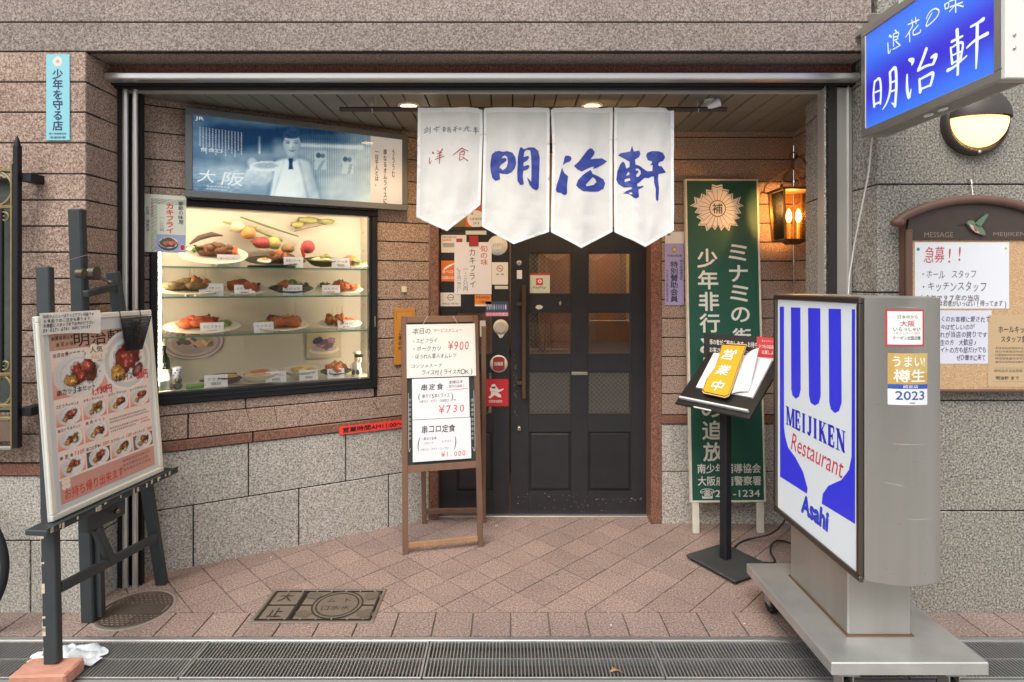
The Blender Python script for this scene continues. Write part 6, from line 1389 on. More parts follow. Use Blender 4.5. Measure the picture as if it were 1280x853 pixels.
b=MB(); b.tube([(wx-.58,y,.86),(wx-.68,y,.865),(wx-.80,y,.87)],[.03,.06,.09],12,squash=.5); b.build('saddle',black_paint,t); MB().tube([(wx-.72,y,.8),(wx-.73,y,.85)],.012,8).build('seat_post',chrome,t)
b=MB(); b.tube([(wx-.62,y-.06,.30),(wx-.52,y-.09,.18)],.008,6); b.box(wx-.57,wx-.47,y-.17,y-.09,.165,.185,.004); b.tube([(wx-.62,y+.06,.30),(wx-.72,y+.09,.42)],.008,6); b.box(wx-.77,wx-.67,y+.09,y+.17,.41,.43,.004); b.build('pedal',black_metal,t)
b=MB(); b.tube([(wx-.6,y-.05,.35),(wx-.50,y-.2,.012)],.009,6); b.build('kick_stand',chrome,t)
# ---------------------------------------------------------------- window behind the iron grille, and the grille
t = thing('side_window', 'dark textured glass window in the left wall behind the iron grille', 'window', (-2.9, YF+.05, .98))
FWn = Frame((0,YF+.06,0),(1,0,0)); wa0,wa1=-3.35,WIN_A1
frame_on(MB(),FWn,wa0+.002,.982,wa1-.002,2.158,.03,-.03,.04,.003).build('frame',steel_dull,t)
MB().fbox(FWn,wa0+.03,wa1-.03,1.01,2.13,-.02,-.01).build('pane',M('wired_dark_glass','4c5551',.45,var=.3,vs=30,bump=.6,bs=90,spec=.4),t)
MB().fbox(FWn,wa0-.0,wa1,.95,2.19,-.12,-.08).build('backing',dark,t)
gold = M('patinated_iron','8d7d58',.5,.6,var=.3,vs=30); blk = M('black_iron','26262a',.5,.5,var=.2,vs=30)
FGr = Frame((0,2.735,0),(1,0,0)); g=thing('window_grille','ornate iron window grille with rings and scrolls at the left edge','window grille',(-2.7,2.735,1.0))
X1 = FGr.hit(21.5,300)[0]
def gz(py): return FGr.hit(10,py)[1]
b=MB(); b.box(X1-.013,X1+.013,2.722,2.75,gz(560),gz(182),.003); b.tube([(X1,2.736,gz(182)),(X1,2.736,gz(176)),(X1,2.736,gz(170))],[.013,.010,.002],8); b.build('upright',blk,g)
MB().box(X1-.022,X1-.0135,2.720,2.735,gz(560),gz(205),.002).build('gold_edge',gold,g)
for py in (221,515): MB().box(X1+.013,X1+.062,2.74,2.822,gz(py+6),gz(py-5),.002).build('wall_bracket',blk,g)
XLf=-3.38
for py in (213,259,468,507,523,560): MB().box(XLf,X1-.0225,2.725,2.745,gz(py)-.008,gz(py)+.008,.002).build('cross_bar',gold if py not in (560,) else steel_dull,g)
MB().box(XLf,X1-.0225,2.730,2.74,gz(552),gz(527),.002).build('lower_plate',M('plate_brown','7c685c',.5,.5,var=.3),g)
for k in range(6):
    x=X1-.075-.115*k; MB().box(x-.008,x+.008,2.728,2.744,gz(466),gz(262),.002).build('bar',blk,g)
def ringm(c,r,rr,mat,name,a0=0,a1=360,n=28):
    pts=[FGr.pt(c[0]+r*math.cos(R(a0+(a1-a0)*k/n)),c[1]+r*math.sin(R(a0+(a1-a0)*k/n)),0) for k in range(n+1)]; return MB().tube(pts,rr,8).build(name,mat,g)
for k in range(3):
    cx=X1-.105-.2*k
    for py in (236,488): 
        ringm((cx,gz(py)),.083,.007,gold,'ring'); b=MB()
        pts=[FGr.pt(cx+.0,gz(py)+.05,0),FGr.pt(cx+.004,gz(py)-.02,0),FGr.pt(cx-.01,gz(py)-.045,0),FGr.pt(cx-.04,gz(py)-.04,0)]; b.tube(pts,[.010,.012,.010,.007],8); b.tube([FGr.pt(cx-.03,gz(py)+.052,0),FGr.pt(cx+.03,gz(py)+.052,0)],.008,8); b.build('ring_letter',gold,g)
    for py,s in ((272,1),(456,-1)):
        for m_ in (1,-1):
            pts=[]
            for q in range(22):
                th=q*.38; r=.030*(1-q/26); pts.append(FGr.pt(cx+m_*(.045-r*math.cos(th)),gz(py)+s*(.0+r*math.sin(th)),0))
            MB().tube(pts,[.006*(1-q/40) for q in range(22)],6).build('scroll',gold,g)
# ---------------------------------------------------------------- lantern
lb = M('lantern_bronze','7a6244',.4,.9,var=.3,vs=40); lbr=M('bright_brass','b98a4a',.3,1)
LC=Vector((1.775,3.60,0)); zb_=1.6-(300-CY)/FPX*3.6; zt_=1.6-(240-CY)/FPX*3.6
t=thing('wall_lantern','lit brass wall lantern with glass sides hanging from a scroll bracket','lantern',(LC.x,LC.y,zb_))
def sq(b,z,r0,z2,r1,h=None):
    P=[(LC.x+sx*r0,LC.y+sy*r0,z) for sx,sy in ((-1,-1),(1,-1),(1,1),(-1,1))]+[(LC.x+sx*r1,LC.y+sy*r1,z2) for sx,sy in ((-1,-1),(1,-1),(1,1),(-1,1))]; b.hexa(P)
b=MB(); sq(b,zb_-.012,.078,zb_,.092); sq(b,zb_-.03,.03,zb_-.0125,.05); sq(b,zt_,.112,zt_+.014,.115); b.build('base_and_rim',lb,t)
for sx,sy in ((-1,-1),(1,-1),(1,1),(-1,1)):
    b=MB(); b.tube([(LC.x+sx*.088,LC.y+sy*.088,zb_),(LC.x+sx*.104,LC.y+sy*.104,zt_)],.0065,6); b.build('corner_post',lbr,t)
    b=MB(); pts=[]; 
    for k in range(10):
        q=k/9; rr=.112*(1-q)**.6+.012; pts.append((LC.x+sx*(rr+.012*math.sin(q*6)),LC.y+sy*(rr+.012*math.sin(q*6)),zt_+.012+.135*q**.8))
    b.tube(pts,.005,6); b.tube([(LC.x+sx*.115,LC.y+sy*.115,zt_+.01),(LC.x+sx*.135,LC.y+sy*.135,zt_+.02),(LC.x+sx*.14,LC.y+sy*.14,zt_+.005)],.007,6); b.build('crown_scroll',lbr,t)
lg=glass('lantern_glass',(1,.9,.72),.12,1.0)
for k,(dx,dy) in enumerate(((-1,0),(0,-1),(1,0),(0,1))):
    sx,sy=(dy,dx); P=[(LC.x+dx*.087+sy*0+(sx)*-.082,LC.y+dy*.087-(sy)*.082,zb_+.002),(LC.x+dx*.087+sx*.082,LC.y+dy*.087+sy*.082,zb_+.002),(LC.x+dx*.101+sx*.097,LC.y+dy*.101+sy*.097,zt_-.002),(LC.x+dx*.101-sx*.097,LC.y+dy*.101-sy*.097,zt_-.002)]
    b=MB(); off=Vector((dx,dy,0))*-.003; b.hexa([Vector(p) for p in P[:2]]+[Vector(P[1])+off,Vector(P[0])+off]+[Vector(P[3]),Vector(P[2]),Vector(P[2])+off,Vector(P[3])+off]); b.build('glass_side',lg,t)
for dx in (-.03,.03):
    b=MB(); b.tube([(LC.x+dx,LC.y-.01,zb_),(LC.x+dx,LC.y-.01,zb_+.11)],.009,10); cd=b.build('candle_sleeve',M('candle_cream','d9c9a0',.5),t); b=MB(); b.tube([(LC.x+dx,LC.y-.01,zb_+.11),(LC.x+dx,LC.y-.01,zb_+.135),(LC.x+dx,LC.y-.01,zb_+.165),(LC.x+dx,LC.y-.01,zb_+.19)],[.008,.017,.014,.003],12); b.build('bulb',M('warm_bulb','ffcf80',.5,emit=16,emcol='ffb866'),cd)
b=MB(); b.tube([(LC.x,LC.y,zt_+.14),(LC.x,LC.y,zt_+.19),(LC.x+.02,LC.y,zt_+.225),(LC.x+.06,LC.y,zt_+.21),(LC.x+.09,LC.y,zt_+.16),(1.913,LC.y,zt_+.12)],.007,8); pts=[(LC.x+.005+.022*math.cos(a*.5),LC.y,zt_+.225+.022*math.sin(a*.5)) for a in range(13)]; b.tube(pts,.005,6); b.box(1.895,1.914,LC.y-.03,LC.y+.03,zt_+.04,zt_+.19,.004); b.build('bracket',lb,t)
l=bpy.data.lights.new('lantern_lamp','POINT'); l.energy=6.5; l.color=(1,.55,.24); l.shadow_soft_size=.03; lo=bpy.data.objects.new('lantern_light',l); COL.objects.link(lo); lo.location=(0,-.0,.20); lo.parent=t
# ---------------------------------------------------------------- half moon wall lamp
wz=1.6-(150-CY)/FPX*2.75; wx_=(1229.5-CX)/FPX*2.75; FL2=Frame((wx_,YF,wz),(1,0,0))
t=thing('half_moon_lamp','round dark wall lamp with a lit half moon glass under the blue sign','wall lamp',(wx_,YF,wz))
hood=M('dark_brown_hood','4a4440',.5,.3,var=.1); b=MB(); b.lathe(FL2,(0,0,0),[(.158,0),(.158,.03),(.150,.045),(.143,.045)],40); b.build('ring',hood,t)
def half(z0,z1,ra,dep,mat,name,upper):
    vs=[];fs=[];n=24;m=10
    for i in range(m+1):
        for j in range(n+1):
            th=math.pi*j/n*(1 if upper else -1); ph=math.pi/2*i/m; vs.append(FL2.pt(ra*math.cos(th)*math.cos(ph),ra*math.sin(th)*math.cos(ph)+.012*(1 if not upper else 1),.04+dep*math.sin(ph)))
    for i in range(m):
        for j in range(n): a=i*(n+1)+j; f=[a,a+1,a+n+2,a+n+1]; fs.append(f if upper else f[::-1])
    return MB().add(vs,fs,None,True).build(name,mat,t)
half(0,0,.146,.10,hood,'hood',True); half(0,0,.137,.075,M('lit_lamp_glass','ffd58a',.4,emit=1.5,emcol='ffd48c'),'glass_bowl',False)
MB().lathe(FL2,(0,-.148,.045),[(.008,0),(.008,.006),(.0005,.007)],10).build('screw',chrome,t)
# ---------------------------------------------------------------- projecting blue sign
BX=1.674; F5=Frame((BX,0,0),(0,-1,0)); ya,yb_=2.74,1.955; z0s,z1s=2.30,2.81; TH=.125
t=thing('blue_projecting_sign','glowing blue projecting sign box with white brush characters at the top right','sign',(BX+.06,2.8,2.3))
al=M('sign_aluminium','b9b8b2',.35,.8,var=.1,streak=.1); b=MB(); b.box(BX+.012,BX+TH-.004,yb_+.004,ya-.004,z0s+.004,z1s-.004); b.build('box_body',al,t)
frame_on(MB(),F5,-ya,z0s,-yb_,z1s,.036,-.014,0,.003).build('face_frame',al,t)
MB().box(BX+.001,BX+TH,yb_-.012,yb_+.002,z0s,z1s,.002).build('end_panel',M('white_end_panel','e4e4de',.4,var=.05),t)
b=MB()
for k in range(9): b.box(BX+.016+k*.011,BX+.021+k*.011,yb_+.05,ya-.05,z0s+.0015,z0s+.0045)
b.build('underside_rib',al,t)
for px in (1167,1188): 
    p=ground(px,137,0); 
b=MB()
for yy in (2.36,2.28): b.lathe(Frame((BX+.045,yy,z0s),(0,1,0),(1,0,0)),(0,0,0),[(.016,-.0),(.016,.006),(.0005,.007)],14,1.5,.7)
b.build('drain_cap',white,t)
b=MB()
for yy in ((yb_-.012,)): 
    for dz in (.10,.145): b.lathe(Frame((BX+.03,yy,z0s+dz),(1,0,0)),(0,0,0),[(.005,0),(.005,.004),(.0005,.005)],10)
b.build('screw',chrome,t)
MB().fbox(F5,-ya+.036,-yb_-.036,z0s+.036,z1s-.036,-.012,-.008).build('face_backing',white,t)
# face: an evenly lit blue acrylic, brighter where its tubes run
fm_=bpy.data.materials.new('blue_lit_acrylic'); fm_.use_nodes=True; N=fm_.node_tree.nodes; L=fm_.node_tree.links; bs_=N['Principled BSDF']; g_=N.new('ShaderNodeNewGeometry'); nz=N.new('ShaderNodeTexWave'); nz.bands_direction='Z'; nz.inputs['Scale'].default_value=.8; nz.inputs['Distortion'].default_value=1.2; nz.inputs['Detail Scale'].default_value=.3
mp=N.new('ShaderNodeMapping'); mp.inputs['Rotation'].default_value=(R(0),0,0); mp.inputs['Location'].default_value=(0,0,.22); L.new(g_.outputs['Position'],mp.inputs[0]); L.new(mp.outputs[0],nz.inputs[0]); rp=N.new('ShaderNodeValToRGB'); rp.color_ramp.elements[0].color=(*lin('3a30c8'),1); rp.color_ramp.elements[1].color=(*lin('3f78ee'),1); L.new(nz.outputs[0],rp.inputs[0]); L.new(rp.outputs[0],bs_.inputs['Base Color']); L.new(rp.outputs[0],bs_.inputs['Emission Color']); bs_.inputs['Emission Strength'].default_value=.28; bs_.inputs['Roughness'].default_value=.3
MB().fbox(F5,-ya+.0365,-yb_-.0365,z0s+.0365,z1s-.0365,-.0078,-.004).build('lit_face',fm_,t)
pr=Print(F5,-.0032); S=(1080,0,5.017); W_='dbe8f6'
def sk_(L_,w):
    big = min(p[1]-(-.62*p[0]+330) for p in L_) > -20; k = 1.35 if big else 1.15
    pr.stroke(L_,[q*k for q in w] if isinstance(w,list) else w*k,W_,0,sc=S)
for q,w in (([(62,512),(55,590),(60,668)],[12,14,16]),([(62,515),(92,495),(102,560),(98,650)],[10,14,14,12]),([(66,580),(96,568)],9),([(64,655),(98,640)],10),([(158,455),(160,560),(140,640),(112,688)],[16,16,12,5]),([(160,452),(192,430),(198,540),(190,665)],[12,18,18,16]),([(190,665),(168,645)],[14,4]),([(165,520),(192,508)],9),([(165,575),(192,565)],9),
 ([(278,375),(300,382),(295,408)],[12,26,8]),([(265,470),(266,560),(278,612),(290,560)],[10,18,18,5]),([(385,310),(360,380),(335,440)],[20,18,16]),([(335,442),(385,415),(425,405)],[14,12,10]),([(415,362),(445,350),(430,400)],[10,24,16]),([(342,498),(348,575)],[12,20]),([(345,500),(390,475),(428,462),(412,535)],[10,12,18,14]),([(352,560),(412,535)],10),
 ([(545,262),(612,228)],[14,10]),([(578,190),(585,330),(582,468)],[20,16,14]),([(538,300),(548,400)],[10,15]),([(540,302),(612,268),(600,370)],[8,12,14]),([(550,348),(600,325)],8),([(550,398),(602,370)],9),([(520,442),(560,420),(638,352)],[18,12,8]),([(665,168),(700,150),(742,122)],[12,12,20]),([(640,300),(690,255),(768,212)],[10,14,18]),([(705,160),(702,300),(697,430)],[18,18,8]),
 # upper line
 ([(155,225),(166,232)],10),([(145,270),(150,335),(165,310)],[6,8,4]),([(190,190),(200,200)],7),([(180,215),(212,205),(205,240)],6),([(180,215),(180,290)],6),([(182,235),(208,228)],5),([(182,255),(208,245)],5),([(178,310),(215,290)],5),([(195,260),(222,285)],6),
 ([(272,155),(340,125)],6),([(295,125),(300,160)],6),([(318,110),(322,150)],6),([(300,165),(270,215),(255,235)],[7,6,4]),([(280,200),(282,262)],6),([(305,190),(305,220),(345,205),(348,188)],6),([(335,160),(305,195)],6),
 ([(420,85),(395,130),(385,165),(410,150),(450,110),(465,70),(440,55),(405,80),(385,120)],[6,6,7,6,6,7,6,5,5]),
 ([(500,28),(505,58)],6),([(500,30),(525,18),(522,50),(505,55)],5),([(530,10),(600,-15)],6),([(535,45),(612,15)],6),([(568,-30),(570,78)],7),([(568,30),(530,75)],5),([(572,30),(618,42)],6)): sk_(q,w)
pr.build('lettering',print_lit,t)
MB().bar((BX+.06,2.60,z1s),(BX+.10,YF,z1s+.10),.04,.03,(0,0,1),.003).build('bracket',steel_dull,t); MB().box(BX+.02,BX+.10,2.50,YF,z1s+.001,z1s+.03,.003).build('bracket',steel_dull,t)
t=solid('sign_cable',MB().tube([at(1090,172,2.74),at(1086,215,2.79),at(1077,260,2.84),at(1068,305,2.90),at(1062,345,2.93),at(1060,372,2.9),at(1066,400,2.8)],.004,6),M('white_cable','c9c7c0',.5),'thin white cable hanging from the blue sign along the steel post','cable',(1.7,2.8,2.2))
# ---------------------------------------------------------------- notice board
NBY=2.77; FNB=Frame((0,NBY,0),(1,0,0)); wl,_=FNB.hit(1132,400); xc,_=FNB.hit(1217,300); wr=2*xc-wl; _,bz=FNB.hit(1200,490); _,tz=FNB.hit(1200,300)
nb_m=M('dark_brown_board_wood','684b40',.5,var=.25,vs=14,streak=.2); t=thing('notice_board','brown wooden notice board with an arched top, cork panel and a hummingbird','notice board',(xc,YF,bz))
MB().fbox(FNB,wl,wr,bz,tz+.1,-.046,-.012).build('back_panel',nb_m,t)
for a in (wl,wr-.03): MB().fbox(FNB,a,a+.03,bz,tz+.05,-.012,.012,.006).build('side_frame',nb_m,t)
MB().fbox(FNB,wl+.03,wr-.03,bz,bz+.012,-.012,.008,.003).build('bottom_frame',nb_m,t)
cork=M('cork','c0a17c',.9,var=.1,vs=30,bump=.3,bs=150,speck=(160,[(.3,'8f6c4a'),(.45,'c09c74'),(.6,'d0b08a'),(.7,'dcc4a2')])); MB().fbox(FNB,wl+.03,wr-.03,bz+.012,tz-.0,-.011,-.004).build('cork_panel',cork,t)
arc=[];n=24;hw=(wr-wl)/2+.045
zt0=FNB.hit(1200,277)[1]; zt1=FNB.hit(1200,250)[1]
for k in range(n+1): q=k/n*2-1; arc.append((xc+q*hw, zt0+(zt1-zt0)*(math.cos(q*math.pi/2))**.75))
inn=[(wl+.0,tz),(wr-.0,tz)]; head=[(a,b-.01) for a,b in arc if wl<a<wr]
MB().prism(FNB,[(wl,tz)]+[(wr,tz)]+head[::-1],-.0115,.004).build('arched_panel',M('dark_arch_wood','443833',.45,var=.2,vs=14),t)
b=MB(); b.tube([FNB.pt(a,z,.012) for a,z in arc],.021,10); 
for s in (0,-1): b.blob(Frame(FNB.pt(arc[s][0],arc[s][1]-.006,.012),(1,0,0)),(0,0,0),(.034,.022,.03),2,.03)
b.build('arched_moulding',nb_m,t)
pr=Print(FNB,.0046); S=(1110,220,2.843); lc='8c7a6c'
pr.ptext('MESSAGE',1154.5,297,1190.5,290.5,lc,.01); pr.ptext('MEIJIKEN',1240.5,297,1281,290.5,lc,.01); pr.build('lettering',print_m,t)
def PB(x,y): return FNB.hit(1110+x/2.843,220+y/2.843)
b=MB(); 
def bb_(pts,h0,h1,c): b.prism(FNB,[PB(*p) for p in pts],h0,h1,lin(c))
bb_([(243,176),(275,168),(278,172)],.005,.008,'3c3632'); bb_([(272,170),(280,160),(293,160),(303,170),(320,178),(330,192),(338,208),(330,212),(312,206),(296,196),(284,186)],.005,.016,'6c7a66'); bb_([(278,172),(290,178),(302,190),(315,206),(300,202),(287,190)],.0165,.019,'c9b9a4'); bb_([(292,182),(300,188),(306,198),(298,197)],.0195,.021,'a8543c')
bb_([(300,172),(315,156),(340,137),(345,140),(330,165),(318,182)],.012,.02,'5e7a64'); bb_([(325,204),(342,212),(330,216)],.006,.012,'8a4a3a'); b.build('hummingbird',print_m,t)
b=MB(); hk_=FF.hit(1210,232); b.tube([FF.pt(hk_[0],hk_[1]+.03,.004),FF.pt(hk_[0],hk_[1]+.02,.02),FF.pt(hk_[0],hk_[1],.022)],.005,8); b.tube([FF.pt(hk_[0],hk_[1],.022),FNB.pt(xc,zt1-.0,.0)],.002,6); b.build('hook',chrome,t)
def nn_(pr,x0,y0,x1,y1,s,c,**k): pr.phand(s,1140+x0/4.371,295+y0/4.371,1140+x1/4.371,295+y1/4.371,c,**k)
gk='6c6468'
def d(pr,a0,b0,a1,b1):
    nn_(pr,70,55,290,145,'急募!!','c4505a',bold=.005,seed=2); nn_(pr,45,185,355,235,'・ホール スタッフ',gk,bold=.01,seed=3); nn_(pr,45,248,412,305,'・キッチンスタッフ',gk,bold=.01,seed=4); nn_(pr,35,322,370,360,'(今年で97年の当店',gk,seed=5); nn_(pr,120,352,525,388,'では若者がいっぱい!待ってます)',gk,seed=6)
    pr.disc(a0+.016,b1-.034,.008,.008,'4a8a9a'); pr.disc(a1-.016,b1-.03,.006,.006,'a8c060')
plate('recruitment_notice','large white handwritten recruitment notice with red heading, top left of the cork board','notice',FNB,1144,303,1262,386,'e2e5ea',d,th=.001,h=-.0035)
def d(pr,a0,b0,a1,b1):
    for k,(s,x0,x1) in enumerate((('多くのお客様に愛されて',130,430),('日々は忙しいのが',130,345),('それが当店の誇りです',125,415),('学生の方 大歓迎♪',130,360),('バイトの方も話だけでも',130,410),('ぜひ聞きに来て',245,405))): nn_(pr,x0,438+k*42,x1,474+k*42,s,'5c5c78',seed=k+20)
plate('handwritten_notice','white handwritten notice below the recruitment notice, partly behind the steel light box','notice',FNB,1165,388.5,1240,455,'d9dae6',d,th=.001,h=-.0037)
def d(pr,a0,b0,a1,b1):
    w_,h_=a1-a0,b1-b0; pr.text('ホールキッチン',a0+w_*.2,b1-h_*.25,a1-w_*.08,b1-h_*.155,'3c342c',.02); pr.text('スタッフ急募',a0+w_*.25,b1-h_*.38,a1-w_*.15,b1-h_*.29,'3c342c',.02)
    pr.lines(a0+w_*.14,b0+h_*.32,a1-w_*.12,b0+h_*.56,5,'6e6250',4); pr.rect(a0+w_*.1,b0+h_*.26,a1-w_*.1,b0+h_*.263,'6e6250'); pr.lines(a0+w_*.12,b0+h_*.19,a1-w_*.2,b0+h_*.25,1,'6e6250',5); pr.text('明治軒 まで',a0+w_*.15,b0+h_*.1,a0+w_*.6,b0+h_*.15,'3c342c',.02); pr.rect(a0+w_*.1,b0+h_*.07,a1-w_*.1,b0+h_*.073,'6e6250')
plate('kraft_notice','brown kraft paper staff wanted notice at the right edge of the photo','notice',FNB,1235.5,394,1300,484,'c3a883',d,th=.001,h=-.0033,rnd_=.008)
# ---------------------------------------------------------------- light box on its steel base
t=thing('light_box_sign','stainless steel street light box with a lit fork picture on a flat wheeled base','light box',(1.49,2.55,0))
scr=M('brushed_steel','bcb9b2',.36,.8,var=.3,vs=5,streak=.08,bump=.03,bs=25); scr2=M('scuffed_steel_base','c4c3c0',.38,.75,var=.3,vs=7,bump=.05,bs=40)
bx0,bx1,by0,by1=1.198,1.783,2.137,2.905; MB().box(bx0,bx1,by0,by1,.151,.2,.004).build('base_plate',scr2,t)
for (x,y) in ((bx0+.09,by0+.08),(bx1-.09,by0+.08),(bx0+.09,by1-.08),(bx1-.09,by1-.08)):
    b=MB(); b.tube([(x-.015,y,.045),(x+.015,y,.045)],.045,18); o=b.build('caster',rub,t); b=MB(); b.box(x-.022,x-.017,y-.03,y+.03,.04,.12); b.box(x+.017,x+.022,y-.03,y+.03,.04,.12); b.box(x-.04,x+.04,y-.04,y+.04,.12,.15,.002); b.build('caster_fork',steel_dull,o)
sx0,sx1=1.355,1.609; MB().box(sx0,sx1,2.301,2.772,.2,.56,.006).build('stem',scr,t)
b=MB(); b.box(sx0-.008,sx1+.008,2.293,2.78,.2005,.204,.001); b.build('weld_bead',M('stained_weld','8c6f55',.5,.7),t)
ux0,ux1=1.352,1.640; uy0,uy1=2.19,2.905; uz0,uz1=.480,1.553
def bulge(x): q=(x-(ux0+ux1)/2)/((ux1-ux0)/2); return uy0-.045*(1-q*q)
n=20; prof=[(ux0,uy0),]+[(ux0+(ux1-ux0)*k/n,bulge(ux0+(ux1-ux0)*k/n)) for k in range(1,n)]+[(ux1,uy0),(ux1,uy1)]+[(ux0+(ux1-ux0)*k/n, uy1+.045*(1-((k/n*2-1))**2)) for k in range(n-1,0,-1)]+[(ux0,uy1)]
vs=[(x,y,uz0) for x,y in prof]+[(x,y,uz1) for x,y in prof]; m=len(prof); b=MB()
for i in range(m): b.add([vs[i],vs[(i+1)%m],vs[m+(i+1)%m],vs[m+i]],[[0,1,2,3]],None,False)
b.add(vs[:m],[list(range(m-1,-1,-1))]); b.add(vs[m:],[list(range(m))])
o=b.build('housing',scr,t)
me=o.data; bm=bmesh.new(); bm.from_mesh(me); bmesh.ops.remove_doubles(bm,verts=bm.verts,dist=1e-5)
for f in bm.faces: f.smooth = len(f.verts)==4
for e in bm.edges:
    if len(e.link_faces)==2 and e.link_faces[0].normal.angle(e.link_faces[1].normal)>.5: e.smooth=False
bm.to_mesh(me); bm.free()
F6=Frame((ux0-.001,0,0),(0,-1,0)); fr_m=M('dark_bronze_steel','6b635b',.35,.9,var=.1)
frame_on(MB(),F6,-uy1,uz0-.012,-uy0,uz1,.024,.0,.018,.004).build('face_frame',fr_m,t)
b=MB(); b.box(ux0+.0,ux1,uy0+.02,uy1,uz1-.004,uz1+.004,.001); b.build('top_cap',scr,t)
fa0,fa1,fb0,fb1=-uy1+.024,-uy0-.024,uz0+.012,uz1-.024
MB().fbox(F6,fa0,fa1,fb0,fb1,.001,.005,0,lin('dfe6ea')).build('lit_face',MCol('lit_white_face',.3,emit=.12),t)
pr=Print(F6,.0056); S=(965,370,2.433); BB='3a3ce0'
pr.poly([(27,33),(40,33),(40,400),(44,430),(53,462),(75,492),(98,535),(112,585),(110,602),(28,550)],BB,sc=S)
pr.poly([(61,35),(90,36),(91,285),(86,306),(76,313),(66,303),(62,285)],BB,sc=S); pr.poly([(113,37),(151,38),(152,305),(146,327),(134,334),(121,325),(116,302)],BB,sc=S); pr.poly([(176,39),(214,40),(216,325),(208,350),(195,357),(183,345),(178,322)],BB,sc=S)
pr.poly([(247,41),(257,41),(257,694),(155,632),(158,603),(175,578),(215,560),(238,530),(246,490)],BB,sc=S)
# serif lettering for MEIJIKEN
def serif(s,a0,b0,a1,b1,col,dh=.0003):
    L_={'M':(1.3,[((0,0),(0,1),.12),((.5,.02),(.08,.98),.2),((.5,.02),(.92,.98),.12),((1,0),(1,1),.22)],[(0,0),(1,0),(0,1),(1,1)]),'E':(.95,[((.2,0),(.2,1),.22),((.2,.04),(.95,.04),.09),((.2,.96),(.95,.96),.09),((.2,.5),(.7,.5),.09),((.93,.04),(.95,.3),.09),((.93,.96),(.95,.72),.09),((.7,.36),(.7,.64),.09)],[(.2,0),(.2,1)]),
     'I':(.55,[((.5,0),(.5,1),.22)],[(.5,0),(.5,1)]),'J':(.75,[((.7,.2),(.7,1),.22),((.7,.22),(.4,.0),.2),((.4,.02),(.15,.16),.2)],[(.7,1)]),'K':(1.15,[((.2,0),(.2,1),.22),((.25,.42),(.85,.98),.1),((.45,.58),(.92,.02),.24)],[(.2,0),(.2,1),(.88,0),(.85,1)]),'N':(1.15,[((.12,0),(.12,1),.1),((.12,.96),(.9,.04),.24),((.9,0),(.9,1),.1)],[(.12,0),(.12,1),(.9,1)])}
    tot=sum(L_[c][0]+.42 for c in s); x=a0; k=(a1-a0)/tot; H=b1-b0
    for c in s:
        w_,st_,sf=L_[c]; W2=w_*k
        for (p,q,th) in st_:
            P_=Vector((x+p[0]*W2,b0+p[1]*H)); Q_=Vector((x+q[0]*W2,b0+q[1]*H)); t_=(Q_-P_).normalized(); 
            hw_=th*k*.98; n_=Vector((hw_,0)) if abs(t_.y)>.25 else Vector((0,hw_*1.3))
            pr.put([tuple(P_-n_),tuple(Q_-n_),tuple(Q_+n_),tuple(P_+n_)],[(0,1,2,3)],col,dh)
        for p in sf: X=x+p[0]*W2; Z=b0+p[1]*H; pr.rect(X-.3*k,Z-(.05*H if p[1] else 0),X+.3*k,Z+(0 if p[1] else .05*H),col,dh)
        x+=(w_+.42)*k
a,zb2=pr.P(965+50/2.433,370+392/2.433); _,zt2=pr.P(965+50/2.433,370+336/2.433); c_,_=pr.P(965+233/2.433,370+470/2.433); serif('MEIJIKEN',a,zb2,c_,zt2,'3436c0')
a,zb2=pr.P(965+61/2.433,370+466/2.433); _,zt2=pr.P(965+61/2.433,370+414/2.433); c_,_=pr.P(965+217/2.433,370+540/2.433); pr.text('Restaurant',a,zb2,c_,zt2,'c8324a',.0,shear=.25)
a,zb2=pr.P(965+92/2.433,370+655/2.433); _,zt2=pr.P(965+92/2.433,370+608/2.433); c_,_=pr.P(965+174/2.433,370+700/2.433); pr.text('Asahi',a,zb2-.004,c_,zt2+.016,'2c3fc0',.12,shear=.12)
pr.build('lettering',MCol('lit_face_print',.3,emit=.12),t)
def curv(v): return Vector((v.x, v.y - (uy0-bulge(v.x)), v.z))
F7=Frame((0,uy0,0),(1,0,0))
def sticker(name,label,x0,y0,x1,y1,draw):
    F8=Frame((0,uy0-.035,0),(1,0,0)); a0,b1=F8.hit(x0,y0); a1,b0=F8.hit(x1,y1); t2=thing(name,label,'sticker',tuple(F7.pt((a0+a1)/2,b0,.04)))
    pr=Print(F7,.0008,warp=curv); draw(pr,a0,b0,a1,b1); pr.refine(.02); pr.build('sheet',print_m,t2)
def d(pr,a0,b0,a1,b1):
    w_,h_=a1-a0,b1-b0; pr.rect(a0,b0,a1,b1,'b8464e',0); pr.rect(a0+w_*.05,b0+h_*.05,a1-w_*.05,b1-h_*.05,'e9e9e6',.0002)
    pr.text('日本中から',a0+w_*.28,b0+h_*.75,a1-w_*.2,b0+h_*.85,'5a7a58',.01,.0005); pr.text('大阪',a0+w_*.34,b0+h_*.54,a1-w_*.28,b0+h_*.70,'c03a44',.03,.0005); pr.text('いらっしゃい',a0+w_*.18,b0+h_*.41,a1-w_*.12,b0+h_*.52,'3c4a48',.02,.0005); pr.text('キャンペーン2022',a0+w_*.24,b0+h_*.33,a1-w_*.14,b0+h_*.39,'b0524e',0,.0005); pr.text('クーポン加盟店舗',a0+w_*.16,b0+h_*.18,a1-w_*.12,b0+h_*.28,'3c3c3c',.01,.0005)
sticker('campaign_sticker','square white campaign sticker with a red rim, upper one on the steel light box',1107.5,387,1154,433,d)
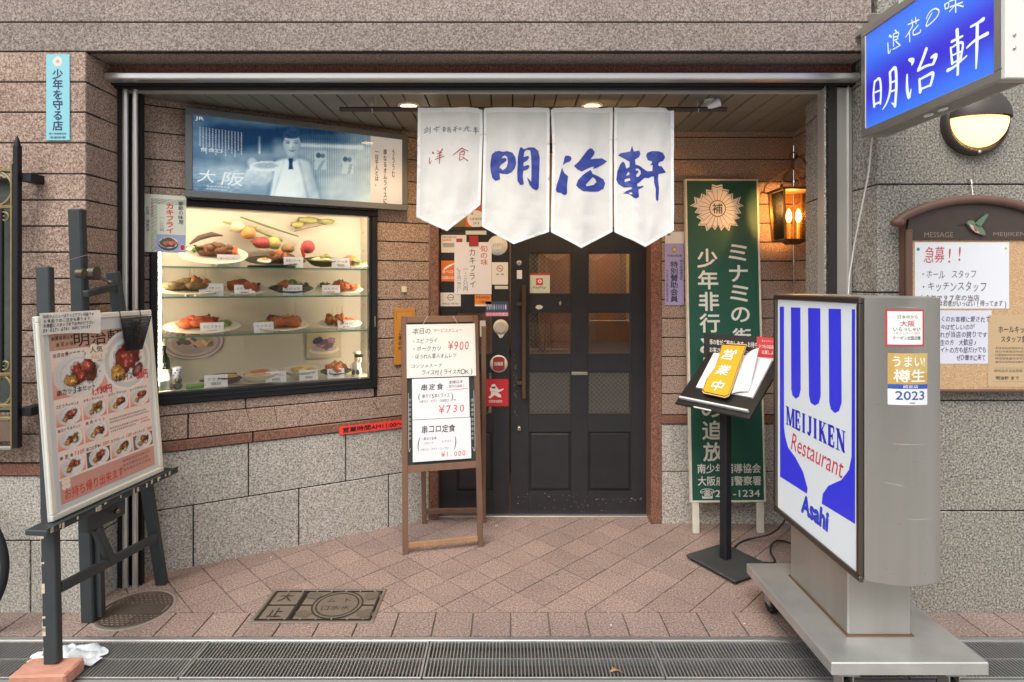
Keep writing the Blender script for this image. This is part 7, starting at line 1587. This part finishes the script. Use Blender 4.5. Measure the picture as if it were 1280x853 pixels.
def d(pr,a0,b0,a1,b1):
    w_,h_=a1-a0,b1-b0; pr.rect(a0,b0,a1,b1,'e6e8ea',0); pr.rect(a0,b0+h_*.40,a1,b1,'c2a057',.0002); pr.rect(a0+w_*.15,b0+h_*.62,a1,b1,'cbae6c',.0003); pr.rect(a0,b0+h_*.31,a1,b0+h_*.40,'3058b0',.0003)
    pr.text('うまい!',a0+w_*.1,b0+h_*.74,a1-w_*.08,b0+h_*.94,'f0ece0',.04,.0007); pr.text('樽生',a0+w_*.12,b0+h_*.44,a1-w_*.08,b0+h_*.69,'f0ece0',.04,.0007); pr.text('認定店',a0+w_*.34,b0+h_*.325,a1-w_*.28,b0+h_*.385,'e8ecf2',.02,.0007); pr.text('2023',a0+w_*.16,b0+h_*.10,a1-w_*.1,b0+h_*.27,'34509a',.03,.0007); pr.text('Asahi',a0+w_*.5,b0+h_*.03,a0+w_*.64,b0+h_*.06,'3a3a3a',.02,.0007)
sticker('draft_beer_sticker','gold, blue and white beer sticker with the year 2023 on the steel light box',1110,441.5,1159,506,d)
pr=Print(F7,.0006,warp=curv)
for q in ([(1124,643),(1150,644),(1168,641)],[(1108,551.5),(1130,552),(1152,552)],[(1112,383),(1128,384),(1140,383)],[(1100,600),(1120,603)]): pr.stroke([(p[0],p[1]) for p in q],[.35,.5,.2][:len(q)],'c6c3bc',0)
for k in range(26):
    a_=rnd.uniform(ux0+.02,ux1-.02); z_=rnd.uniform(.5,1.5); pr.stroke([(a_,z_),(a_+rnd.uniform(.004,.02),z_+rnd.uniform(-.004,.004))],.0009,rnd.choice(['6e6a64','c9c6c0']),0,px=False)
pr.refine(.02); pr.build('scratch',print_m,t)
lf=MB(); p_=ground(771,841,.004); n=6
for i in range(n+1):
    u_=i/n; w_=.012*math.sin(math.pi*u_)+.0006; z_=.003+.006*math.sin(u_*3+.4)
    for s in (-1,0,1): lf.v.append(p_+Vector((-.026+.052*u_, s*w_+.008*math.sin(u_*3), z_+abs(s)*.005*math.sin(u_*5+s))))
for i in range(n):
    for s in (0,1): a=i*3+s; lf.f.append([a,a+3,a+4,a+1]); lf.c.append(None); lf.s.append(True)
o=lf.build('dry_leaf',M('dry_leaf_brown','a87c56',.8,var=.2,vs=60),None,tuple(p_)); tag(o,'small curled dry brown leaf lying on the drain grate in front of the door','leaf'); md=o.modifiers.new('s','SOLIDIFY'); md.thickness=.0006
# ---------------------------------------------------------------- menu stand
t=thing('menu_stand','black metal menu stand with a tilted tray beside the light box','menu stand',(1.245,3.31,0))
A_=Vector((1.034,3.368,0)); ub=Vector((.48,-.877,0)); wb=Vector((.80,.60,0)); Fs=Frame(A_,ub,Vector((.877,.48,0)))
dusty=M('dusty_black_metal','3a3c3c',.55,.2,var=.4,vs=12)
MB().fbox(Fs,0,.35,0,.32,.014,.03,.006).build('base_plate',dusty,t)
for a in (.03,.32):
    for b2 in (.03,.29): MB().lathe(Fs,(a,b2,.0),[(.0005,.001),(.012,.001),(.012,.0135),(.0005,.0138)],12).build('foot',rub,t)
PC=Vector((1.247,3.315,0)); Fp=Frame(PC,ub,Vector((.877,.48,0))); MB().fbox(Fp,-.024,.024,-.024,.024,.03,1.0,.004).build('pole',black_metal,t)
F0_=Vector((.996,3.462,.893)); F1_=Vector((1.271,3.047,.893)); R0_=Vector((1.255,3.634,1.172)); FT=Frame(F0_,F1_-F0_,R0_-F0_); TW=(F1_-F0_).length; TD=(R0_-F0_).length
MB().fbox(FT,0,TW,0,TD,-.014,0,.003).build('tray',black_metal,t)
b=MB(); b.fbox(FT,.02,TW-.02,.035,.047,.0005,.02,.002); b.build('paper_stop',M('white_strip','cfd6d6',.4),t); MB().fbox(FT,TW*.28,TW*.52,-.001,.006,-.006,.0032,.001).build('front_strip',white,t)
def tp(px,py,h=0): return FT.hit(px,py,h)
pg=M('paper_white','e4e4e8',.7,var=.02)
def quad(h,pts,th): return [tp(x,y,h) for x,y in pts],h,th
mb_=thing('open_menu','open white menu pages lying on the tilted tray','menu',tuple(FT.pt(TW*.6,TD*.5,.003)))
S=(870,400,6.562)
def sp_(L_): return [(S[0]+x/S[2],S[1]+y/S[2]) for x,y in L_]
MB().prism(FT,[tp(x,y,.003) for x,y in sp_([(5,560),(150,280),(420,300),(628,338),(468,645),(240,600)])],.0008,.012).build('page_stack',pg,mb_)
b=MB(); q0=[(285,612),(440,598),(545,282),(400,318)]; v_=[FT.pt(*tp(*p,.012),.014+k) for p,k in zip(sp_(q0),(0,.004,.05,.012))]; n=8
gp=[]; 
for i in range(n+1):
    for j in range(n+1): u_,v2=i/n,j/n; p=(v_[0]*(1-u_)+v_[1]*u_)*(1-v2)+(v_[3]*(1-u_)+v_[2]*u_)*v2 + FT.n*(.012*math.sin(math.pi*u_)); gp.append(p)
b.add(gp,[[i*(n+1)+j,(i+1)*(n+1)+j,(i+1)*(n+1)+j+1,i*(n+1)+j+1] for i in range(n) for j in range(n)],None,True); o=b.build('turned_page',pg,mb_); md=o.modifiers.new('s','SOLIDIFY'); md.thickness=.0008
# open sign
outl=[(215,190),(417,200),(385,290),(345,400),(300,540),(268,625),(235,638),(60,600),(50,585),(85,480),(150,400),(190,290)]
hq=.03; P_y=[tp(x,y,hq) for x,y in sp_(outl)]; cxm=sum(p[0] for p in P_y)/12; cym=sum(p[1] for p in P_y)/12
ys=thing('open_sign','wavy yellow open sign with three white characters standing on the menu tray','sign',tuple(FT.pt(cxm,cym,hq)))
def scl(k): return [(cxm+(p[0]-cxm)*k,cym+(p[1]-cym)*k) for p in P_y]
MB().prism(FT,scl(1.0),hq-.006,hq,lin('d9b87c')).build('sign_plate',print_m,ys)
pr=Print(FT,hq+.0005); pr.poly(scl(.97),'4a3420',0,px=False); pr.poly(scl(.93),'e0a524',.0003,px=False)
# characters along the sign's slant
def tc(ch,x,y,w,h):
    c=tp(S[0]+x/S[2],S[1]+y/S[2],hq); 
    for k,cl,dh in ((1.0,'7a5a28',.0006),(1.0,'f2efe6',.0009)): pr.text(ch,c[0]-w/2,c[1]-h/2,c[0]+w/2,c[1]+h/2,cl,.07 if dh<.0008 else .03,dh)
pwid=(max(p[0] for p in P_y)-min(p[0] for p in P_y))
tc('営',272,285,.085,.085); tc('業',225,412,.085,.08); tc('中',178,540,.075,.08)
pr.build('lettering',print_m,ys)
# info sign behind the tray and red card
Fi=Frame(R0_+Vector((0,0,.0)),(F1_-F0_).normalized(),(0,0,1)); 
a0,b1=Fi.hit(880,420); a1,_=Fi.hit(968,430); b0_=-.01
FB2=Frame(Vector((1.25,3.66,1.17)),(.60,-.62,0),(0,0,1))
a0,b1=FB2.hit(880.5,417); a1,_=FB2.hit(966,420); _,b0=FB2.hit(882,446)
def d(pr,a0,b0,a1,b1):
    w_,h_=a1-a0,b1-b0; pr.text('係の者がご案内します。お待ち下さい',a0+w_*.09,b0+h_*.55,a1-w_*.04,b0+h_*.78,'e4e2dc',.02); pr.text('お客さまはお書きになって下さい',a0+w_*.09,b0+h_*.22,a1-w_*.04,b0+h_*.44,'e4e2dc',.02)
strip('information_sign','black information sign with white writing standing behind the menu tray','sign',FB2,(a0,b0,a1,b1),'2a2c2c',d,th=.006,h=0)
a0,b1=FB2.hit(946,421,.012); a1,_=FB2.hit(972,421,.012); _,b0=FB2.hit(946,449,.012)
def d(pr,a0,b0,a1,b1):
    w_,h_=a1-a0,b1-b0; pr.rect(a0,b0,a1,b0+h_*.1,'e2dcd6',.0001); pr.text('いつものお店を',a0+w_*.12,b0+h_*.5,a1-w_*.06,b0+h_*.68,'f2e6e2',.02,.0003); pr.text('応援しよう',a0+w_*.25,b0+h_*.25,a1-w_*.06,b0+h_*.42,'f2e6e2',.02,.0003); pr.text('キャンペーン',a0+w_*.25,b0+h_*.78,a1-w_*.2,b0+h_*.88,'f2e6e2',.01,.0003)
strip('red_card','small red card with white writing between the menu tray and the light box','card',FB2,(a0,b0,a1,b1),'cf4446',d,th=.003,h=.010)
# cable on the floor
cb=MB().tube([ground(985,640,.25),ground(978,655,.18),ground(962,668,.10),ground(930,676,.012),ground(917,687,.008),ground(925,697,.008),ground(945,702,.008),ground(968,702,.008),ground(963,688,.03),ground(964,678,.04),ground(976,674,.02),ground(990,676,.01),ground(1010,690,.008)],.006,8)
# smooth the cable
def catm(pts,m=6):
    P=[Vector(p) for p in pts]; out=[]
    for i in range(len(P)-1):
        p0,p1,p2,p3=P[max(i-1,0)],P[i],P[i+1],P[min(i+2,len(P)-1)]
        for j in range(m): s=j/m; out.append(.5*((2*p1)+(p2-p0)*s+(2*p0-5*p1+4*p2-p3)*s*s+(3*p1-p0-3*p2+p3)*s**3))
    return out+[P[-1]]
cb=MB().tube(catm([ground(985,640,.25),ground(978,655,.18),ground(962,668,.06),ground(930,676,.008),ground(917,687,.007),ground(925,697,.007),ground(945,702,.007),ground(968,703,.007),ground(963,690,.03),ground(966,679,.035),ground(976,676,.015),ground(990,680,.007),ground(1010,692,.007)]),.0055,8)
solid('black_cable',cb,M('black_rubber_cable','26262a',.5),'black cable looping over the tiles beside the base of the light box','cable',(1.4,3.3,0))

# ---------------------------------------------------------------- tidy up
for o in bpy.data.objects:
    if '_b' in o: del o['_b']
